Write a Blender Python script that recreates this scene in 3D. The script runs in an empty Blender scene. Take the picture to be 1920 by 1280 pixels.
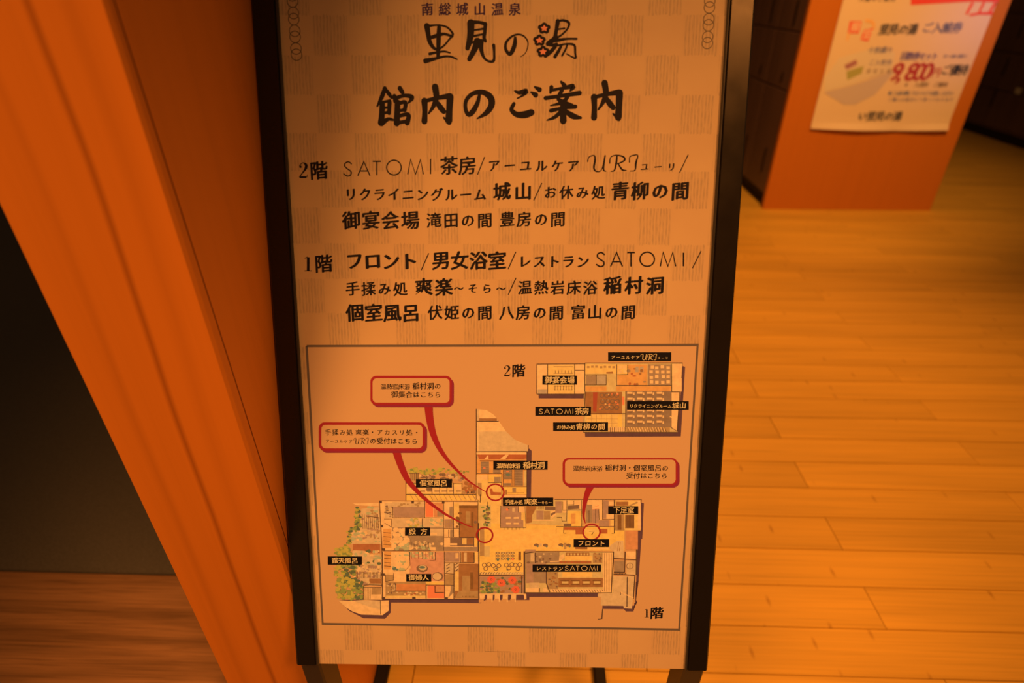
import bpy, math, random
from mathutils import Matrix, Vector

# ------------------------------------------------------------ camera, world, lights, exposure
scene = bpy.context.scene
COL = scene.collection
cam_data = bpy.data.cameras.new('camera')
cam_data.sensor_width = 36.0
cam_data.lens = 20.337
cam_data.clip_start = 0.02
cam_data.dof.use_dof = True
cam_data.dof.focus_distance = 0.62
cam_data.dof.aperture_fstop = 3.4
cam = bpy.data.objects.new('camera', cam_data)
COL.objects.link(cam)
right = Vector((.999591, .028555, -.001281)); down = Vector((.013823, -.522139, -.852748)); fwd = Vector((-.025019, .852382, -.522321))
cam.matrix_world = Matrix(((right.x, -down.x, -fwd.x, 0), (right.y, -down.y, -fwd.y, 0), (right.z, -down.z, -fwd.z, 1.0), (0, 0, 0, 1)))
scene.camera = cam

WARM = (1.0, .315, .055)
world = bpy.data.worlds.new('world'); scene.world = world; world.use_nodes = True
bg = world.node_tree.nodes['Background']
bg.inputs[0].default_value = (1.0, .42, .14, 1); bg.inputs[1].default_value = .10

def spot(name, loc, target, power, angle, blend, radius, color=WARM):
    l = bpy.data.lights.new(name, 'SPOT'); l.energy = power; l.color = color
    l.spot_size = math.radians(angle); l.spot_blend = blend; l.shadow_soft_size = radius
    o = bpy.data.objects.new(name, l); COL.objects.link(o); o.location = loc
    o.rotation_euler = (Vector(target) - Vector(loc)).to_track_quat('-Z', 'Y').to_euler()
    return o
spot('downlight_left_of_post', (-.95, -.62, 2.3), (-.12, .36, .33), 178, 50, 1.0, .34)
spot('downlight_over_sign', (.85, -.70, 2.3), (.15, .38, .31), 158, 42, 1.0, .16)
spot('downlight_over_floor', (.60, 2.0, 2.5), (.50, 1.60, 0), 245, 80, 1.0, .08)
spot('downlight_by_lockers', (.9, 1.2, 2.4), (1.6, 3.0, .55), 265, 46, 1.0, .08, (1.0, .36, .07))
spot('cool_tint_spot', (3.3, 2.0, 1.9), (2.28, 3.0, 1.12), 60, 26, 1.0, .1, (.9, .55, .95))  # added narrow cool spot, tints the end panel's upper right edge

vs = scene.view_settings
vs.view_transform = 'Standard'; vs.look = 'None'; vs.gamma = 1.0; vs.use_curve_mapping = False
vs.exposure = 0.0
scene.display_settings.display_device = 'sRGB'

# ------------------------------------------------------------ helpers
def lin(c):
    c = c / 255.0
    return c / 12.92 if c <= .04045 else ((c + .055) / 1.055) ** 2.4
PAPER_LIGHT = (1.13, .37, .079)      # the lamps' colour, divided out of the tones read off the print
def ap(r, g, b):
    return tuple(min(.9, max(.004, lin(v) / k)) for v, k in zip((r, g, b), PAPER_LIGHT))

def mat(name, col, rough=.6, spec=.3, coat=0.0):
    m = bpy.data.materials.new(name); m.use_nodes = True
    b = m.node_tree.nodes['Principled BSDF']
    b.inputs['Base Color'].default_value = (*col, 1); b.inputs['Roughness'].default_value = rough
    b.inputs['Specular IOR Level'].default_value = spec; b.inputs['Coat Weight'].default_value = coat
    return m
class N:
    def __init__(s, m): s.t = m.node_tree; s.b = s.t.nodes['Principled BSDF']
    def n(s, kind, **kw):
        nd = s.t.nodes.new(kind)
        for k, v in kw.items():
            if k in ('operation', 'blend_type', 'data_type', 'noise_dimensions', 'feature'): setattr(nd, k, v)
            else:
                nd.inputs[int(k[1:]) if k[0] == 'i' and k[1:].isdigit() else k.replace('_', ' ')].default_value = v
        return nd
    def l(s, a, b): s.t.links.new(a, b)
    def coord(s, scale=(1, 1, 1), kind='Object', rot=(0, 0, 0)):
        tc = s.t.nodes.new('ShaderNodeTexCoord'); mp = s.t.nodes.new('ShaderNodeMapping')
        mp.inputs['Scale'].default_value = scale; mp.inputs['Rotation'].default_value = rot
        s.l(tc.outputs[kind], mp.inputs['Vector']); return mp.outputs[0]
    def noise(s, vec, scale, detail=3, rough=.5, dist=0):
        nd = s.n('ShaderNodeTexNoise'); s.l(vec, nd.inputs['Vector'])
        nd.inputs['Scale'].default_value = scale; nd.inputs['Detail'].default_value = detail
        nd.inputs['Roughness'].default_value = rough; nd.inputs['Distortion'].default_value = dist
        return nd.outputs['Fac']
    def ramp(s, fac, stops):
        nd = s.t.nodes.new('ShaderNodeValToRGB'); s.l(fac, nd.inputs[0]); e = nd.color_ramp.elements
        while len(e) > 1: e.remove(e[0])
        e[0].position = stops[0][0]; e[0].color = (*stops[0][1], 1)
        for p, c in stops[1:]:
            k = e.new(p); k.color = (*c, 1)
        return nd.outputs[0]
    def mul(s, a, b, fac=1.0, mode='MULTIPLY'):
        nd = s.t.nodes.new('ShaderNodeMixRGB'); nd.blend_type = mode; nd.inputs[0].default_value = fac
        for k, v in ((1, a), (2, b)):
            if isinstance(v, tuple): nd.inputs[k].default_value = (*v, 1)
            else: s.l(v, nd.inputs[k])
        return nd.outputs[0]
    def math(s, op, a, b=None):
        nd = s.t.nodes.new('ShaderNodeMath'); nd.operation = op
        for k, v in ((0, a), (1, b)):
            if v is None: continue
            if isinstance(v, (int, float)): nd.inputs[k].default_value = v
            else: s.l(v, nd.inputs[k])
        return nd.outputs[0]
    def bump(s, h, strength=.2, dist=.001):
        nd = s.t.nodes.new('ShaderNodeBump'); nd.inputs['Strength'].default_value = strength; nd.inputs['Distance'].default_value = dist
        s.l(h, nd.inputs['Height']); s.l(nd.outputs[0], s.b.inputs['Normal'])
g3 = lambda v: (v, v, v)

def wood(name, base, axis, streak=60, contrast=.25, rough=.45, knots=False, tint=.0, big=None, coat=0.0, spec=.3, wander=0.0):
    """wood with grain running along axis (0 = x, 1 = y, 2 = z) of the object"""
    m = mat(name, base, rough, spec, coat); n = N(m)
    sc = [streak] * 3; sc[axis] = streak * .018
    v = n.coord(tuple(sc))
    if tint:                                   # every board its own tone and its own stretch of grain
        oi = n.t.nodes.new('ShaderNodeObjectInfo')
        off = n.t.nodes.new('ShaderNodeVectorMath'); off.operation = 'ADD'; n.l(v, off.inputs[0])
        sc3 = n.t.nodes.new('ShaderNodeVectorMath'); sc3.operation = 'SCALE'; sc3.inputs['Scale'].default_value = 90
        n.l(oi.outputs['Random'], sc3.inputs[0]); n.l(sc3.outputs[0], off.inputs[1]); v = off.outputs[0]
    f1 = n.noise(v, 1.0, 5, .6, wander)
    c = n.ramp(f1, [(.25, g3(1 - contrast)), (.5, g3(1 - contrast * .25)), (.75, g3(1 + contrast * .12))])
    col = n.mul(base, c)
    sc2 = [streak * .12] * 3; sc2[axis] = streak * .006
    f2 = n.noise(n.coord(tuple(sc2)), 1.0, 2, .5)
    col = n.mul(col, n.ramp(f2, [(.3, g3(1 - contrast * .7)), (.7, g3(1.05))]))
    if big is not None: col = n.mul(col, big(n))
    if knots:
        # short dark nodes across the strips, a few to every board
        sk = [11, 11, 11]; sk[axis] = 34
        kv = n.coord(tuple(sk)); ko = n.t.nodes.new('ShaderNodeVectorMath'); ko.operation = 'ADD'
        n.l(kv, ko.inputs[0]); n.l(sc3.outputs[0], ko.inputs[1])
        vo = n.n('ShaderNodeTexVoronoi'); n.l(ko.outputs[0], vo.inputs['Vector']); vo.inputs['Scale'].default_value = 1.0
        sp = n.t.nodes.new('ShaderNodeSeparateColor'); n.l(vo.outputs['Color'], sp.inputs[0])
        pick = n.math('GREATER_THAN', sp.outputs[0], .55)
        tick = n.math('MULTIPLY', n.math('SUBTRACT', 1.0, n.ramp(vo.outputs['Distance'], [(.03, g3(0)), (.17, g3(1))])), pick)
        mk = n.t.nodes.new('ShaderNodeMixRGB'); mk.blend_type = 'MULTIPLY'; n.l(n.math('MULTIPLY', tick, .75), mk.inputs[0])
        n.l(col, mk.inputs[1]); mk.inputs[2].default_value = (.55, .45, .4, 1); col = mk.outputs[0]
    if tint:
        col = n.mul(col, n.ramp(oi.outputs['Random'], [(0, g3(1 - tint)), (.5, g3(1)), (1, g3(1 + tint * .5))]))
    n.l(col, n.b.inputs['Base Color']); n.bump(f1, .12, .0006)
    return m

def tag(o, label=None, cat=None, group=None, kind=None):
    if label: o['label'] = label
    if cat: o['category'] = cat
    if group: o['group'] = group
    if kind: o['kind'] = kind
    return o
def empty(name, loc, label, cat, group=None):
    o = bpy.data.objects.new(name, None); COL.objects.link(o); o.location = loc; o.empty_display_size = .05
    return tag(o, label, cat, group)
def add(name, me, parent=None, mats=(), world=None):
    o = bpy.data.objects.new(name, me); COL.objects.link(o)
    for m in mats: me.materials.append(m)
    if parent is not None:
        o.parent = parent
        if world is not None: o.matrix_local = parent_world(parent).inverted() @ world
        else: o.matrix_local = parent_world(parent).inverted()
    elif world is not None: o.matrix_world = world
    return o
def parent_world(p):
    m = Matrix.LocRotScale(p.location, p.rotation_euler, p.scale)
    return (parent_world(p.parent) @ m) if p.parent else m
def box_data(x0, x1, y0, y1, z0, z1, bev=0.0):
    """a box with chamfered edges, 24 vertices"""
    if bev <= 0:
        v = [(x, y, z) for z in (z0, z1) for y in (y0, y1) for x in (x0, x1)]
        return v, [(0, 2, 3, 1), (4, 5, 7, 6), (0, 1, 5, 4), (2, 6, 7, 3), (0, 4, 6, 2), (1, 3, 7, 5)]
    v = []; idx = {}
    lo = (x0, y0, z0); hi = (x1, y1, z1)
    for sx in (0, 1):
        for sy in (0, 1):
            for sz in (0, 1):
                s = (sx, sy, sz)
                for ax in range(3):          # vertex lying on the face of axis ax
                    p = []
                    for k in range(3):
                        e = hi[k] if s[k] else lo[k]
                        if k != ax: e += -bev if s[k] else bev
                        p.append(e)
                    idx[(s, ax)] = len(v); v.append(tuple(p))
    f = []
    for ax in range(3):
        a, b = [k for k in range(3) if k != ax]
        for s in (0, 1):
            q = []
            for sa, sb in ((0, 0), (1, 0), (1, 1), (0, 1)):
                c = [0, 0, 0]; c[ax] = s; c[a] = sa; c[b] = sb; q.append(idx[(tuple(c), ax)])
            f.append(tuple(q))
    for ax in range(3):                       # edges running along ax
        a, b = [k for k in range(3) if k != ax]
        for sa in (0, 1):
            for sb in (0, 1):
                c0 = [0, 0, 0]; c1 = [0, 0, 0]; c0[ax] = 0; c1[ax] = 1
                for c in (c0, c1): c[a] = sa; c[b] = sb
                f.append((idx[(tuple(c0), a)], idx[(tuple(c1), a)], idx[(tuple(c1), b)], idx[(tuple(c0), b)]))
    for sx in (0, 1):
        for sy in (0, 1):
            for sz in (0, 1):
                f.append(tuple(idx[((sx, sy, sz), ax)] for ax in range(3)))
    return v, f
def mesh_from(name, parts):
    V = []; Fc = []
    for v, f in parts:
        o = len(V); V += v; Fc += [tuple(i + o for i in q) for q in f]
    me = bpy.data.meshes.new(name); me.from_pydata(V, [], Fc)
    import bmesh
    bm = bmesh.new(); bm.from_mesh(me); bmesh.ops.recalc_face_normals(bm, faces=bm.faces); bm.to_mesh(me); bm.free()
    return me
def box(name, x0, x1, y0, y1, z0, z1, m, parent=None, bev=.0015, world=None):
    return add(name, mesh_from(name, [box_data(x0, x1, y0, y1, z0, z1, bev)]), parent, [m], world)
def bar(p0, p1, w, d, bev=.001):
    """rectangular bar from p0 to p1, w across x, d across the other way"""
    a = Vector(p0); b = Vector(p1); ax = (b - a); L = ax.length; z = ax.normalized()
    x = Vector((1, 0, 0)); x = (x - z * x.dot(z)).normalized(); y = z.cross(x)
    v, f = box_data(-w / 2, w / 2, -d / 2, d / 2, 0, L, bev)
    return [tuple(a + x * p[0] + y * p[1] + z * p[2]) for p in v], f

# ------------------------------------------------------------ materials
M_floor = wood('bamboo_floor', (.73, .515, .088), 0, 170, .24, .56, knots=True, tint=.10, spec=.35, wander=.3)
M_sub = mat('floor_base', (.06, .03, .01), .8, .1)
def pillar_lines(n):
    # broad darker annual rings, wavering up the post
    v = n.coord((1, 1, 1)); sep = n.t.nodes.new('ShaderNodeSeparateXYZ'); n.l(v, sep.inputs[0])
    wob = n.noise(n.coord((1.2, 1.2, 1.6)), 1.0, 2, .5)
    x = n.math('ADD', sep.outputs[0], n.math('MULTIPLY', wob, .05))
    x = n.math('ADD', x, n.math('MULTIPLY', sep.outputs[2], -.016))
    out = None
    for c, w, k in ((-.3135, .0045, .40), (-.352, .006, .11), (-.288, .010, .10)):
        d = n.math('ABSOLUTE', n.math('SUBTRACT', x, c + .025))
        q = n.ramp(n.math('DIVIDE', d, w), [(0, (1 - k, 1 - k * 1.1, 1 - k * 1.2)), (1, (1, 1, 1))])
        out = q if out is None else n.mul(out, q)
    return out
M_pillar = wood('cedar_post', (.70, .28, .04), 2, 60, .10, .5, big=pillar_lines, spec=.25)
M_sill = wood('oak_sill', (.42, .27, .16), 0, 330, .6, .6, spec=.15, wander=1.0)
M_carpet = mat('dark_carpet', (.115, .13, .15), .95, .05)
n = N(M_carpet); f = n.noise(n.coord((1, 1, 1)), 900, 2); n.l(n.mul((.115, .13, .15), n.ramp(f, [(.3, g3(.6)), (.7, g3(1.3))])), n.b.inputs['Base Color']); n.bump(f, .5, .002)
M_end = wood('orange_end_panel', (.56, .215, .035), 2, 25, .06, .5, spec=.2)
M_door = wood('dark_brown_door', (.17, .115, .12), 2, 90, .3, .5, spec=.3)
M_plinth = mat('black_plinth', (.02, .015, .012), .6, .2)
M_slot = mat('dark_slot', (.012, .01, .01), .5, .3)
M_black = mat('glossy_black_frame', (.010, .009, .009), .16, .35)
n = N(M_black); f = n.noise(n.coord((1, 1, 1)), 25, 3); n.l(n.ramp(f, [(.3, g3(.22)), (.7, g3(.32))]), n.b.inputs['Roughness'])
M_rail = mat('matt_black_tube', (.010, .009, .009), .6, .15)
M_leg = mat('satin_black_leg', (.030, .034, .045), .42, .4)
M_tagw = mat('white_tag', (.7, .75, .7), .5, .3)

# paper with a woven chequer: alternate squares filled with fine upright strokes
M_paper = mat('printed_paper', (.79, .72, .62), .55, .25)
n = N(M_paper); v = n.coord(); sep = n.t.nodes.new('ShaderNodeSeparateXYZ'); n.l(v, sep.inputs[0])
X, Y = sep.outputs[0], sep.outputs[1]
cx = n.math('DIVIDE', n.math('SUBTRACT', X, .0965), .03285); cy = n.math('DIVIDE', n.math('SUBTRACT', Y, .017), .0332)
wobv = n.math('MULTIPLY', n.math('SUBTRACT', n.noise(n.coord((1, 400, 1)), 60, 1), .5), .14)
cxw = n.math('ADD', cx, wobv); cyw = n.math('ADD', cy, n.math('MULTIPLY', n.math('SUBTRACT', n.noise(n.coord((400, 1, 1)), 2, 1), .5), .16))
chk = n.math('FLOORED_MODULO', n.math('ADD', n.math('FLOOR', cxw), n.math('FLOOR', cyw)), 2.0)
dark = n.math('SUBTRACT', 1.0, chk)
fx = n.math('FRACT', cxw); inside = n.math('LESS_THAN', fx, .92)
wv = n.math('SINE', n.math('MULTIPLY', n.math('ADD', X, n.math('MULTIPLY', n.noise(n.coord((1, .25, 1)), 130, 2), .0016)), 2 * math.pi / .0030))
st = n.ramp(wv, [(0, g3(.55)), (.6, g3(.10)), (1, g3(.04))])
brk = n.ramp(n.noise(n.coord((900, 120, 1)), 1.0, 2), [(.38, g3(.25)), (.62, g3(1))])
fac = n.math('MULTIPLY', n.math('MULTIPLY', dark, inside), n.mul(st, brk))
mx = n.t.nodes.new('ShaderNodeMixRGB'); n.l(fac, mx.inputs[0]); mx.inputs[1].default_value = (.62, .565, .47, 1); mx.inputs[2].default_value = (.32, .32, .32, 1)
cl = n.mul(mx.outputs[0], n.ramp(n.noise(n.coord(), 16, 3), [(.35, (.95, .93, .95)), (.65, (1, 1, 1))]))
n.l(cl, n.b.inputs['Base Color'])

TONES = dict(ink=(22, 12, 8), ink2=(22, 12, 7), plum=(62, 26, 34), coral=(245, 105, 48), chain=(112, 66, 30), ground=(217, 125, 57), border=(112, 68, 36),
 shade=(104, 54, 40), cream=(250, 176, 90), straw=(224, 148, 68), yellow=(246, 168, 64), paleyel=(252, 190, 100), lav=(196, 132, 88), lav2=(186, 112, 64),
 tan=(188, 114, 52), wall=(96, 54, 28), grey=(172, 108, 58), brown=(172, 90, 36), orange=(234, 130, 50), rust=(188, 80, 32), red2=(176, 62, 30),
 grey2=(140, 82, 44), mat=(155, 96, 52), amber=(250, 160, 56), beige=(226, 146, 78), teal=(110, 98, 62), amber2=(254, 174, 60), leaf=(152, 122, 44),
 leafd=(104, 88, 44), brown2=(140, 74, 28), coral2=(224, 118, 54), leafy=(200, 140, 45), flower=(240, 84, 40), teal2=(190, 144, 78), rust2=(186, 88, 38),
 peach=(224, 122, 66), orange2=(222, 112, 46), red=(168, 30, 22), red3=(150, 32, 34), glow=(238, 190, 122),
 p_red=(225, 50, 20), p_dark=(55, 38, 24), p_orange=(240, 120, 40), p_white=(235, 170, 110), p_grey=(110, 75, 55), p_plum=(85, 50, 55), p_red2=(170, 42, 24),
 p_brown=(130, 75, 35), p_teal=(85, 70, 55), p_tan=(195, 120, 65), p_buff=(215, 135, 70), p_wine=(165, 75, 45), p_olive=(165, 110, 35))
INK = {}
WASH = {'cream', 'straw', 'yellow', 'paleyel', 'lav', 'lav2', 'tan', 'grey', 'brown', 'orange', 'rust', 'grey2', 'mat', 'amber', 'beige', 'amber2', 'brown2', 'coral2', 'rust2', 'peach', 'orange2', 'leaf', 'leafd', 'leafy', 'teal2', 'shade'}
for k, c in TONES.items():
    a = ap(*c)
    if k[:2] == 'p_': a = tuple(min(.9, v * 1.27) for v in a)
    m = mat('print_' + k, a, .55, .2); INK[k] = m
    if k in WASH:                              # watercolour wash
        n = N(m); f = n.noise(n.coord(), 160, 3, .6); n.l(n.mul(a, n.ramp(f, [(.3, g3(.86)), (.7, g3(1.08))])), n.b.inputs['Base Color'])

# ------------------------------------------------------------ the room
floor = box('floor', -.2465, 4.6, -.6, 7.0, -.05, -.0135, M_sub, bev=0); tag(floor, kind='structure', label='warm bamboo strip floor in staggered rows')
plank_me = mesh_from('plank', [box_data(-.4495, .4495, .0006, .0869, -.0135, 0, .0009)]); plank_me.materials.append(M_floor)
cache = {}
def plank(xa, xb, y):
    xa = max(xa, -.2465)
    if xb - xa < .02: return
    key = round(xb - xa, 3)
    if abs(key - .9) < .002: me = plank_me
    elif key in cache: me = cache[key]
    else:
        me = mesh_from('plank', [box_data(-key / 2 + .0005, key / 2 - .0005, .0006, .0869, -.0135, 0, .0009)]); me.materials.append(M_floor); cache[key] = me
    o = bpy.data.objects.new('plank', me); COL.objects.link(o); o.parent = floor; o.location = ((xa + xb) / 2, y, 0)
Y0, PW = .645, .0875
far_boxes = []
for k in range(-6, 50):
    y = Y0 + PW * k
    start = .665 if k % 2 == 0 else 1.115
    if k == -2: start = .715
    for i in range(-2, 5):
        xa, xb = start - .9 + .9 * i, start + .9 * i
        if xb < -.24 or xa > 3.5: continue
        if (y > 3.02 and (xb < 2.0 and not (y < 3.5 and xb > .9))) or (y < .9 and xa > 1.6) or (y < 1.9 and xa > 2.9):
            far_boxes.append(box_data(max(xa, -.2465) + .0005, xb - .0005, y + .0006, y + .0869, -.0135, 0, .0009)); continue
        plank(xa, xb, y)

for k in range(50, 68):
    for i in range(-2, 5):
        xa = (-.235 if k % 2 == 0 else .215) + .9 * i; xb = xa + .9
        if xb < -.2 or xa > 3.5: continue
        far_boxes.append(box_data(max(xa, -.2465) + .0005, xb - .0005, Y0 + PW * k + .0006, Y0 + PW * k + .0869, -.0135, 0, .0009))
tag(add('far_planks', mesh_from('far_planks', far_boxes), floor, [M_floor]), kind='stuff')
M_wall = mat('plaster_wall', (.45, .36, .24), .8, .1)
tag(box('wall_back', -3.7, 4.6, 6.6, 6.7, -.05, 2.6, M_wall, bev=0), kind='structure')
tag(box('wall_left', -3.75, -3.65, -.6, 6.6, -.05, 2.6, M_wall, bev=0), kind='structure')
sill = box('trim_1', -2.6, -.2475, -.6, .7215, -.05, 0, M_sill, bev=.0012); tag(sill, kind='structure', label='brown oak sill board beside the post')
carpet = box('carpet', -3.64, -.2475, .722, 6.58, -.05, .004, M_carpet, bev=.002)
tag(carpet, 'dark brown low pile carpet beyond the oak sill, left of the post', 'carpet')

post = empty('wooden_post', (-.31, .5, 0), 'orange cedar square post standing left of the black framed sign', 'post')
box('post_shaft', -.3695, -.247, .383, .715, 0, 2.6, M_pillar, post, bev=.0022)

M_crack = mat('crack_shadow', (.10, .03, .01), .9, .05)
add('crack', mesh_from('crack', [bar((-.24705, .3838, 1.45), (-.24705, .3985, .47), .0006, .0009, 0)]), post, [M_crack])
# shoe locker rows
def locker_row(x_face, sgn, y0, y1, rows, dw, label, root_name='shoe_locker_row', depth=.84, lock=True):
    """doors in the plane x = x_face, opening towards -x"""
    root = empty(root_name, (x_face + depth / 2, (y0 + y1) / 2, 0), label, 'locker')
    box('carcass', x_face + .014, x_face + depth - .002, y0, y1, .066, rows[-1][1] + .01, M_door, root, .002)
    box('plinth', x_face + .03, x_face + depth - .03, y0 + .002, y1, 0, .066, M_plinth, root, .001)
    nd = int((y1 - y0) / dw + .5)
    for r, (za, zb, hs) in enumerate(rows):
        for i in range(nd):
            ya = y0 + dw * i
            d = box('door', x_face, x_face + .013, ya + .0025, ya + dw - .0025, za + .0035, zb - .0035, M_door, root, .002)
            hy = ya + dw * .32
            h0, h1 = hs
            box('handle', x_face - .004, x_face + .001, hy - .007, hy + .007, h0, h1, M_slot, d, .002)
    return root
rowsL = [(.07, .57, (.16, .285)), (.57, .82, (.60, .645)), (.82, 1.07, (.845, .95)), (1.07, 1.32, (1.10, 1.2))]
lr = locker_row(1.237, 1, 3.032, 4.60, rowsL, .314, 'dark brown shoe locker row with an orange end panel, behind the sign')
e = box('end_panel', 1.235, 2.102, 3.0, 3.031, 0, 1.34, M_end, lr, .002); e['label'] = 'orange wooden end panel'
rowsR = [(.085, .335, (.215, .335)), (.335, .585, (.43, .55)), (.585, .835, (.68, .8)), (.835, 1.085, (.93, 1.05))]
rr = locker_row(3.53, 1, 3.9, 6.3, rowsR, .40, 'dark brown shoe locker row across the aisle at the right edge', depth=.45)
t = box('number_tag', 3.524, 3.5305, 4.585, 4.64, .335, .375, M_tagw, rr, .001); t['label'] = 'small white number tag'

# ------------------------------------------------------------ poster
poster = empty('poster', (1.70, 2.99, .41), 'white printed poster with red lettering on the orange locker end panel', 'poster')
PO = Matrix(((1, 0, 0, 1.37), (0, 0, -1, 2.9905), (0, 1, 0, .41), (0, 0, 0, 1)))   # local x right, y up, z towards the viewer
PWID, PHT = .672, .90
NX, NY = 24, 30
V = []; Fc = []
for j in range(NY + 1):
    for i in range(NX + 1):
        a, b = i / NX, j / NY
        z = .010 * max(0, 1 - b / .05) ** 2 * (.35 + abs(math.sin(a * 5.0))) + .0015
        y = b * PHT - .006 * math.sin(a * math.pi) * (1 - b) ** 8 - .004 * a * (1 - b)
        V.append((-.0005 + a * (PWID - .018 + .018 * b), y, z))
W1 = NX + 1
for j in range(NY):
    for i in range(NX): Fc.append((j * W1 + i, j * W1 + i + 1, (j + 1) * W1 + i + 1, (j + 1) * W1 + i))
nb = len(V); V += [(x, y, z - .0012) for x, y, z in V[:nb]]; Fc += [tuple(q + nb for q in reversed(f_)) for f_ in Fc[:NX * NY]]
rim = [i for i in range(W1)] + [j * W1 + NX for j in range(1, NY + 1)] + [NY * W1 + i for i in range(NX - 1, -1, -1)] + [j * W1 for j in range(NY - 1, 0, -1)]
for a, b in zip(rim, rim[1:] + rim[:1]): Fc.append((b, a, a + nb, b + nb))
M_sheet = mat('poster_paper', (.82, .80, .76), .5, .25)
sheet = add('sheet', mesh_from('sheet', [(V, Fc)]), poster, [M_sheet], PO)

# ------------------------------------------------------------ the sign stand
OX, OY, OZ = -.221106, .345991, .375663
u = Vector((.999906, .013681, 0)); vv = Vector((-.004993, .364893, .931036)); nn = u.cross(vv)
PN = Matrix(((u.x, vv.x, nn.x, OX), (u.y, vv.y, nn.y, OY), (u.z, vv.z, nn.z, OZ), (0, 0, 0, 1)))
BW, BH, ST = .3971, .93, .0222
sign = empty('floor_sign', (-.02, .5, 0), 'black framed floor sign with a beige guide map, beside the cedar post', 'sign')
panel = box('sign_panel', 0, BW, 0, BH, -.010, 0, M_paper, sign, 0, PN)
panel['label'] = 'beige guide board with Japanese text and floor plans'
box('frame_stile', -ST, 0, -.001, BH, -.022, .0035, M_black, sign, .0018, PN)
box('frame_stile', BW, BW + ST, -.001, BH, -.022, .0035, M_black, sign, .0018, PN)
box('frame_rail', -ST, BW + ST, BH + .0002, BH + .024, -.022, .0035, M_black, sign, .0018, PN)
box('bead', -.0002, .0014, .0, BH, -.001, .0042, M_leg, sign, .0005, PN)
box('bead', BW - .0014, BW + .0002, .0, BH, -.001, .0042, M_leg, sign, .0005, PN)
def world_pt(x, y, z=0): return PN @ Vector((x, y, z))
for s in (0, 1):
    x0 = -ST if s == 0 else BW
    c = world_pt(x0 + ST / 2, 0, -.010)
    xa = c.x - ST / 2; yf = OY + .003 + (.0054 if s else 0)
    box('front_leg', xa, xa + ST, yf, yf + .036, 0, OZ - .006, M_leg, sign, .002)
for xa, xb in ((-.2462, -.2262), (.1215, .1405)):
    # side rails on the floor and the rear props that rise to the back of the board
    box('floor_rail', xa, xb, .3722, .98, .0, .018, M_rail, sign, .002)
    xm = (xa + xb) / 2
    add('rear_prop', mesh_from('rear_prop', [bar((xm, .97, .016), (xm + .004, .664, 1.10), .018, .018)]), sign, [M_rail])
box('cross_bar', -.2262, .1215, .955, .975, .0, .016, M_rail, sign, .002)
box('front_cross_bar', -.2205, .176, .352, .372, .0, .018, M_leg, sign, .002)

# ------------------------------------------------------------ flat print on the board and on the poster
OBJ_NAMES = [["b", "logo_lettering"], ["b", "headline_lettering"], ["b", "floor_guide_lettering"], ["b", "chain_ornament#0"], ["b", "chain_ornament#1"], ["b", "registration_mark"], ["b", "plan_ground"], ["b", "plan_border"], ["b", "floor_number_lettering#0"], ["b", "floor_number_lettering#1"], ["b", "upper_floor_plan"], ["b", "lower_floor_plan"], ["b", "callout_bubble#0"], ["b", "callout_bubble#1"], ["b", "callout_bubble#2"], ["b", "location_ring#0"], ["b", "location_ring#1"], ["b", "location_ring#2"], ["b", "name_plate#0"], ["b", "name_plate#1"], ["b", "name_plate#2"], ["b", "name_plate#3"], ["b", "name_plate#4"], ["b", "name_plate#5"], ["b", "name_plate#6"], ["b", "name_plate#7"], ["b", "name_plate#8"], ["b", "name_plate#9"], ["b", "name_plate#10"], ["b", "name_plate#11"], ["b", "name_plate#12"], ["b", "name_plate#13"], ["w", "poster_print"]]
COLS = ["plum", "ink", "coral", "chain", "ground", "border", "shade", "cream", "straw", "yellow", "paleyel", "lav", "tan", "wall", "grey", "brown", "orange", "rust", "red2", "grey2", "mat", "amber", "beige", "teal", "amber2", "leaf", "leafd", "lav2", "brown2", "coral2", "leafy", "flower", "teal2", "rust2", "peach", "orange2", "red", "red3", "ink2", "glow", "p_red", "p_dark", "p_orange", "p_white", "p_grey", "p_plum", "p_red2", "p_brown", "p_teal", "p_tan", "p_buff", "p_wine", "p_olive"]
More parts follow.
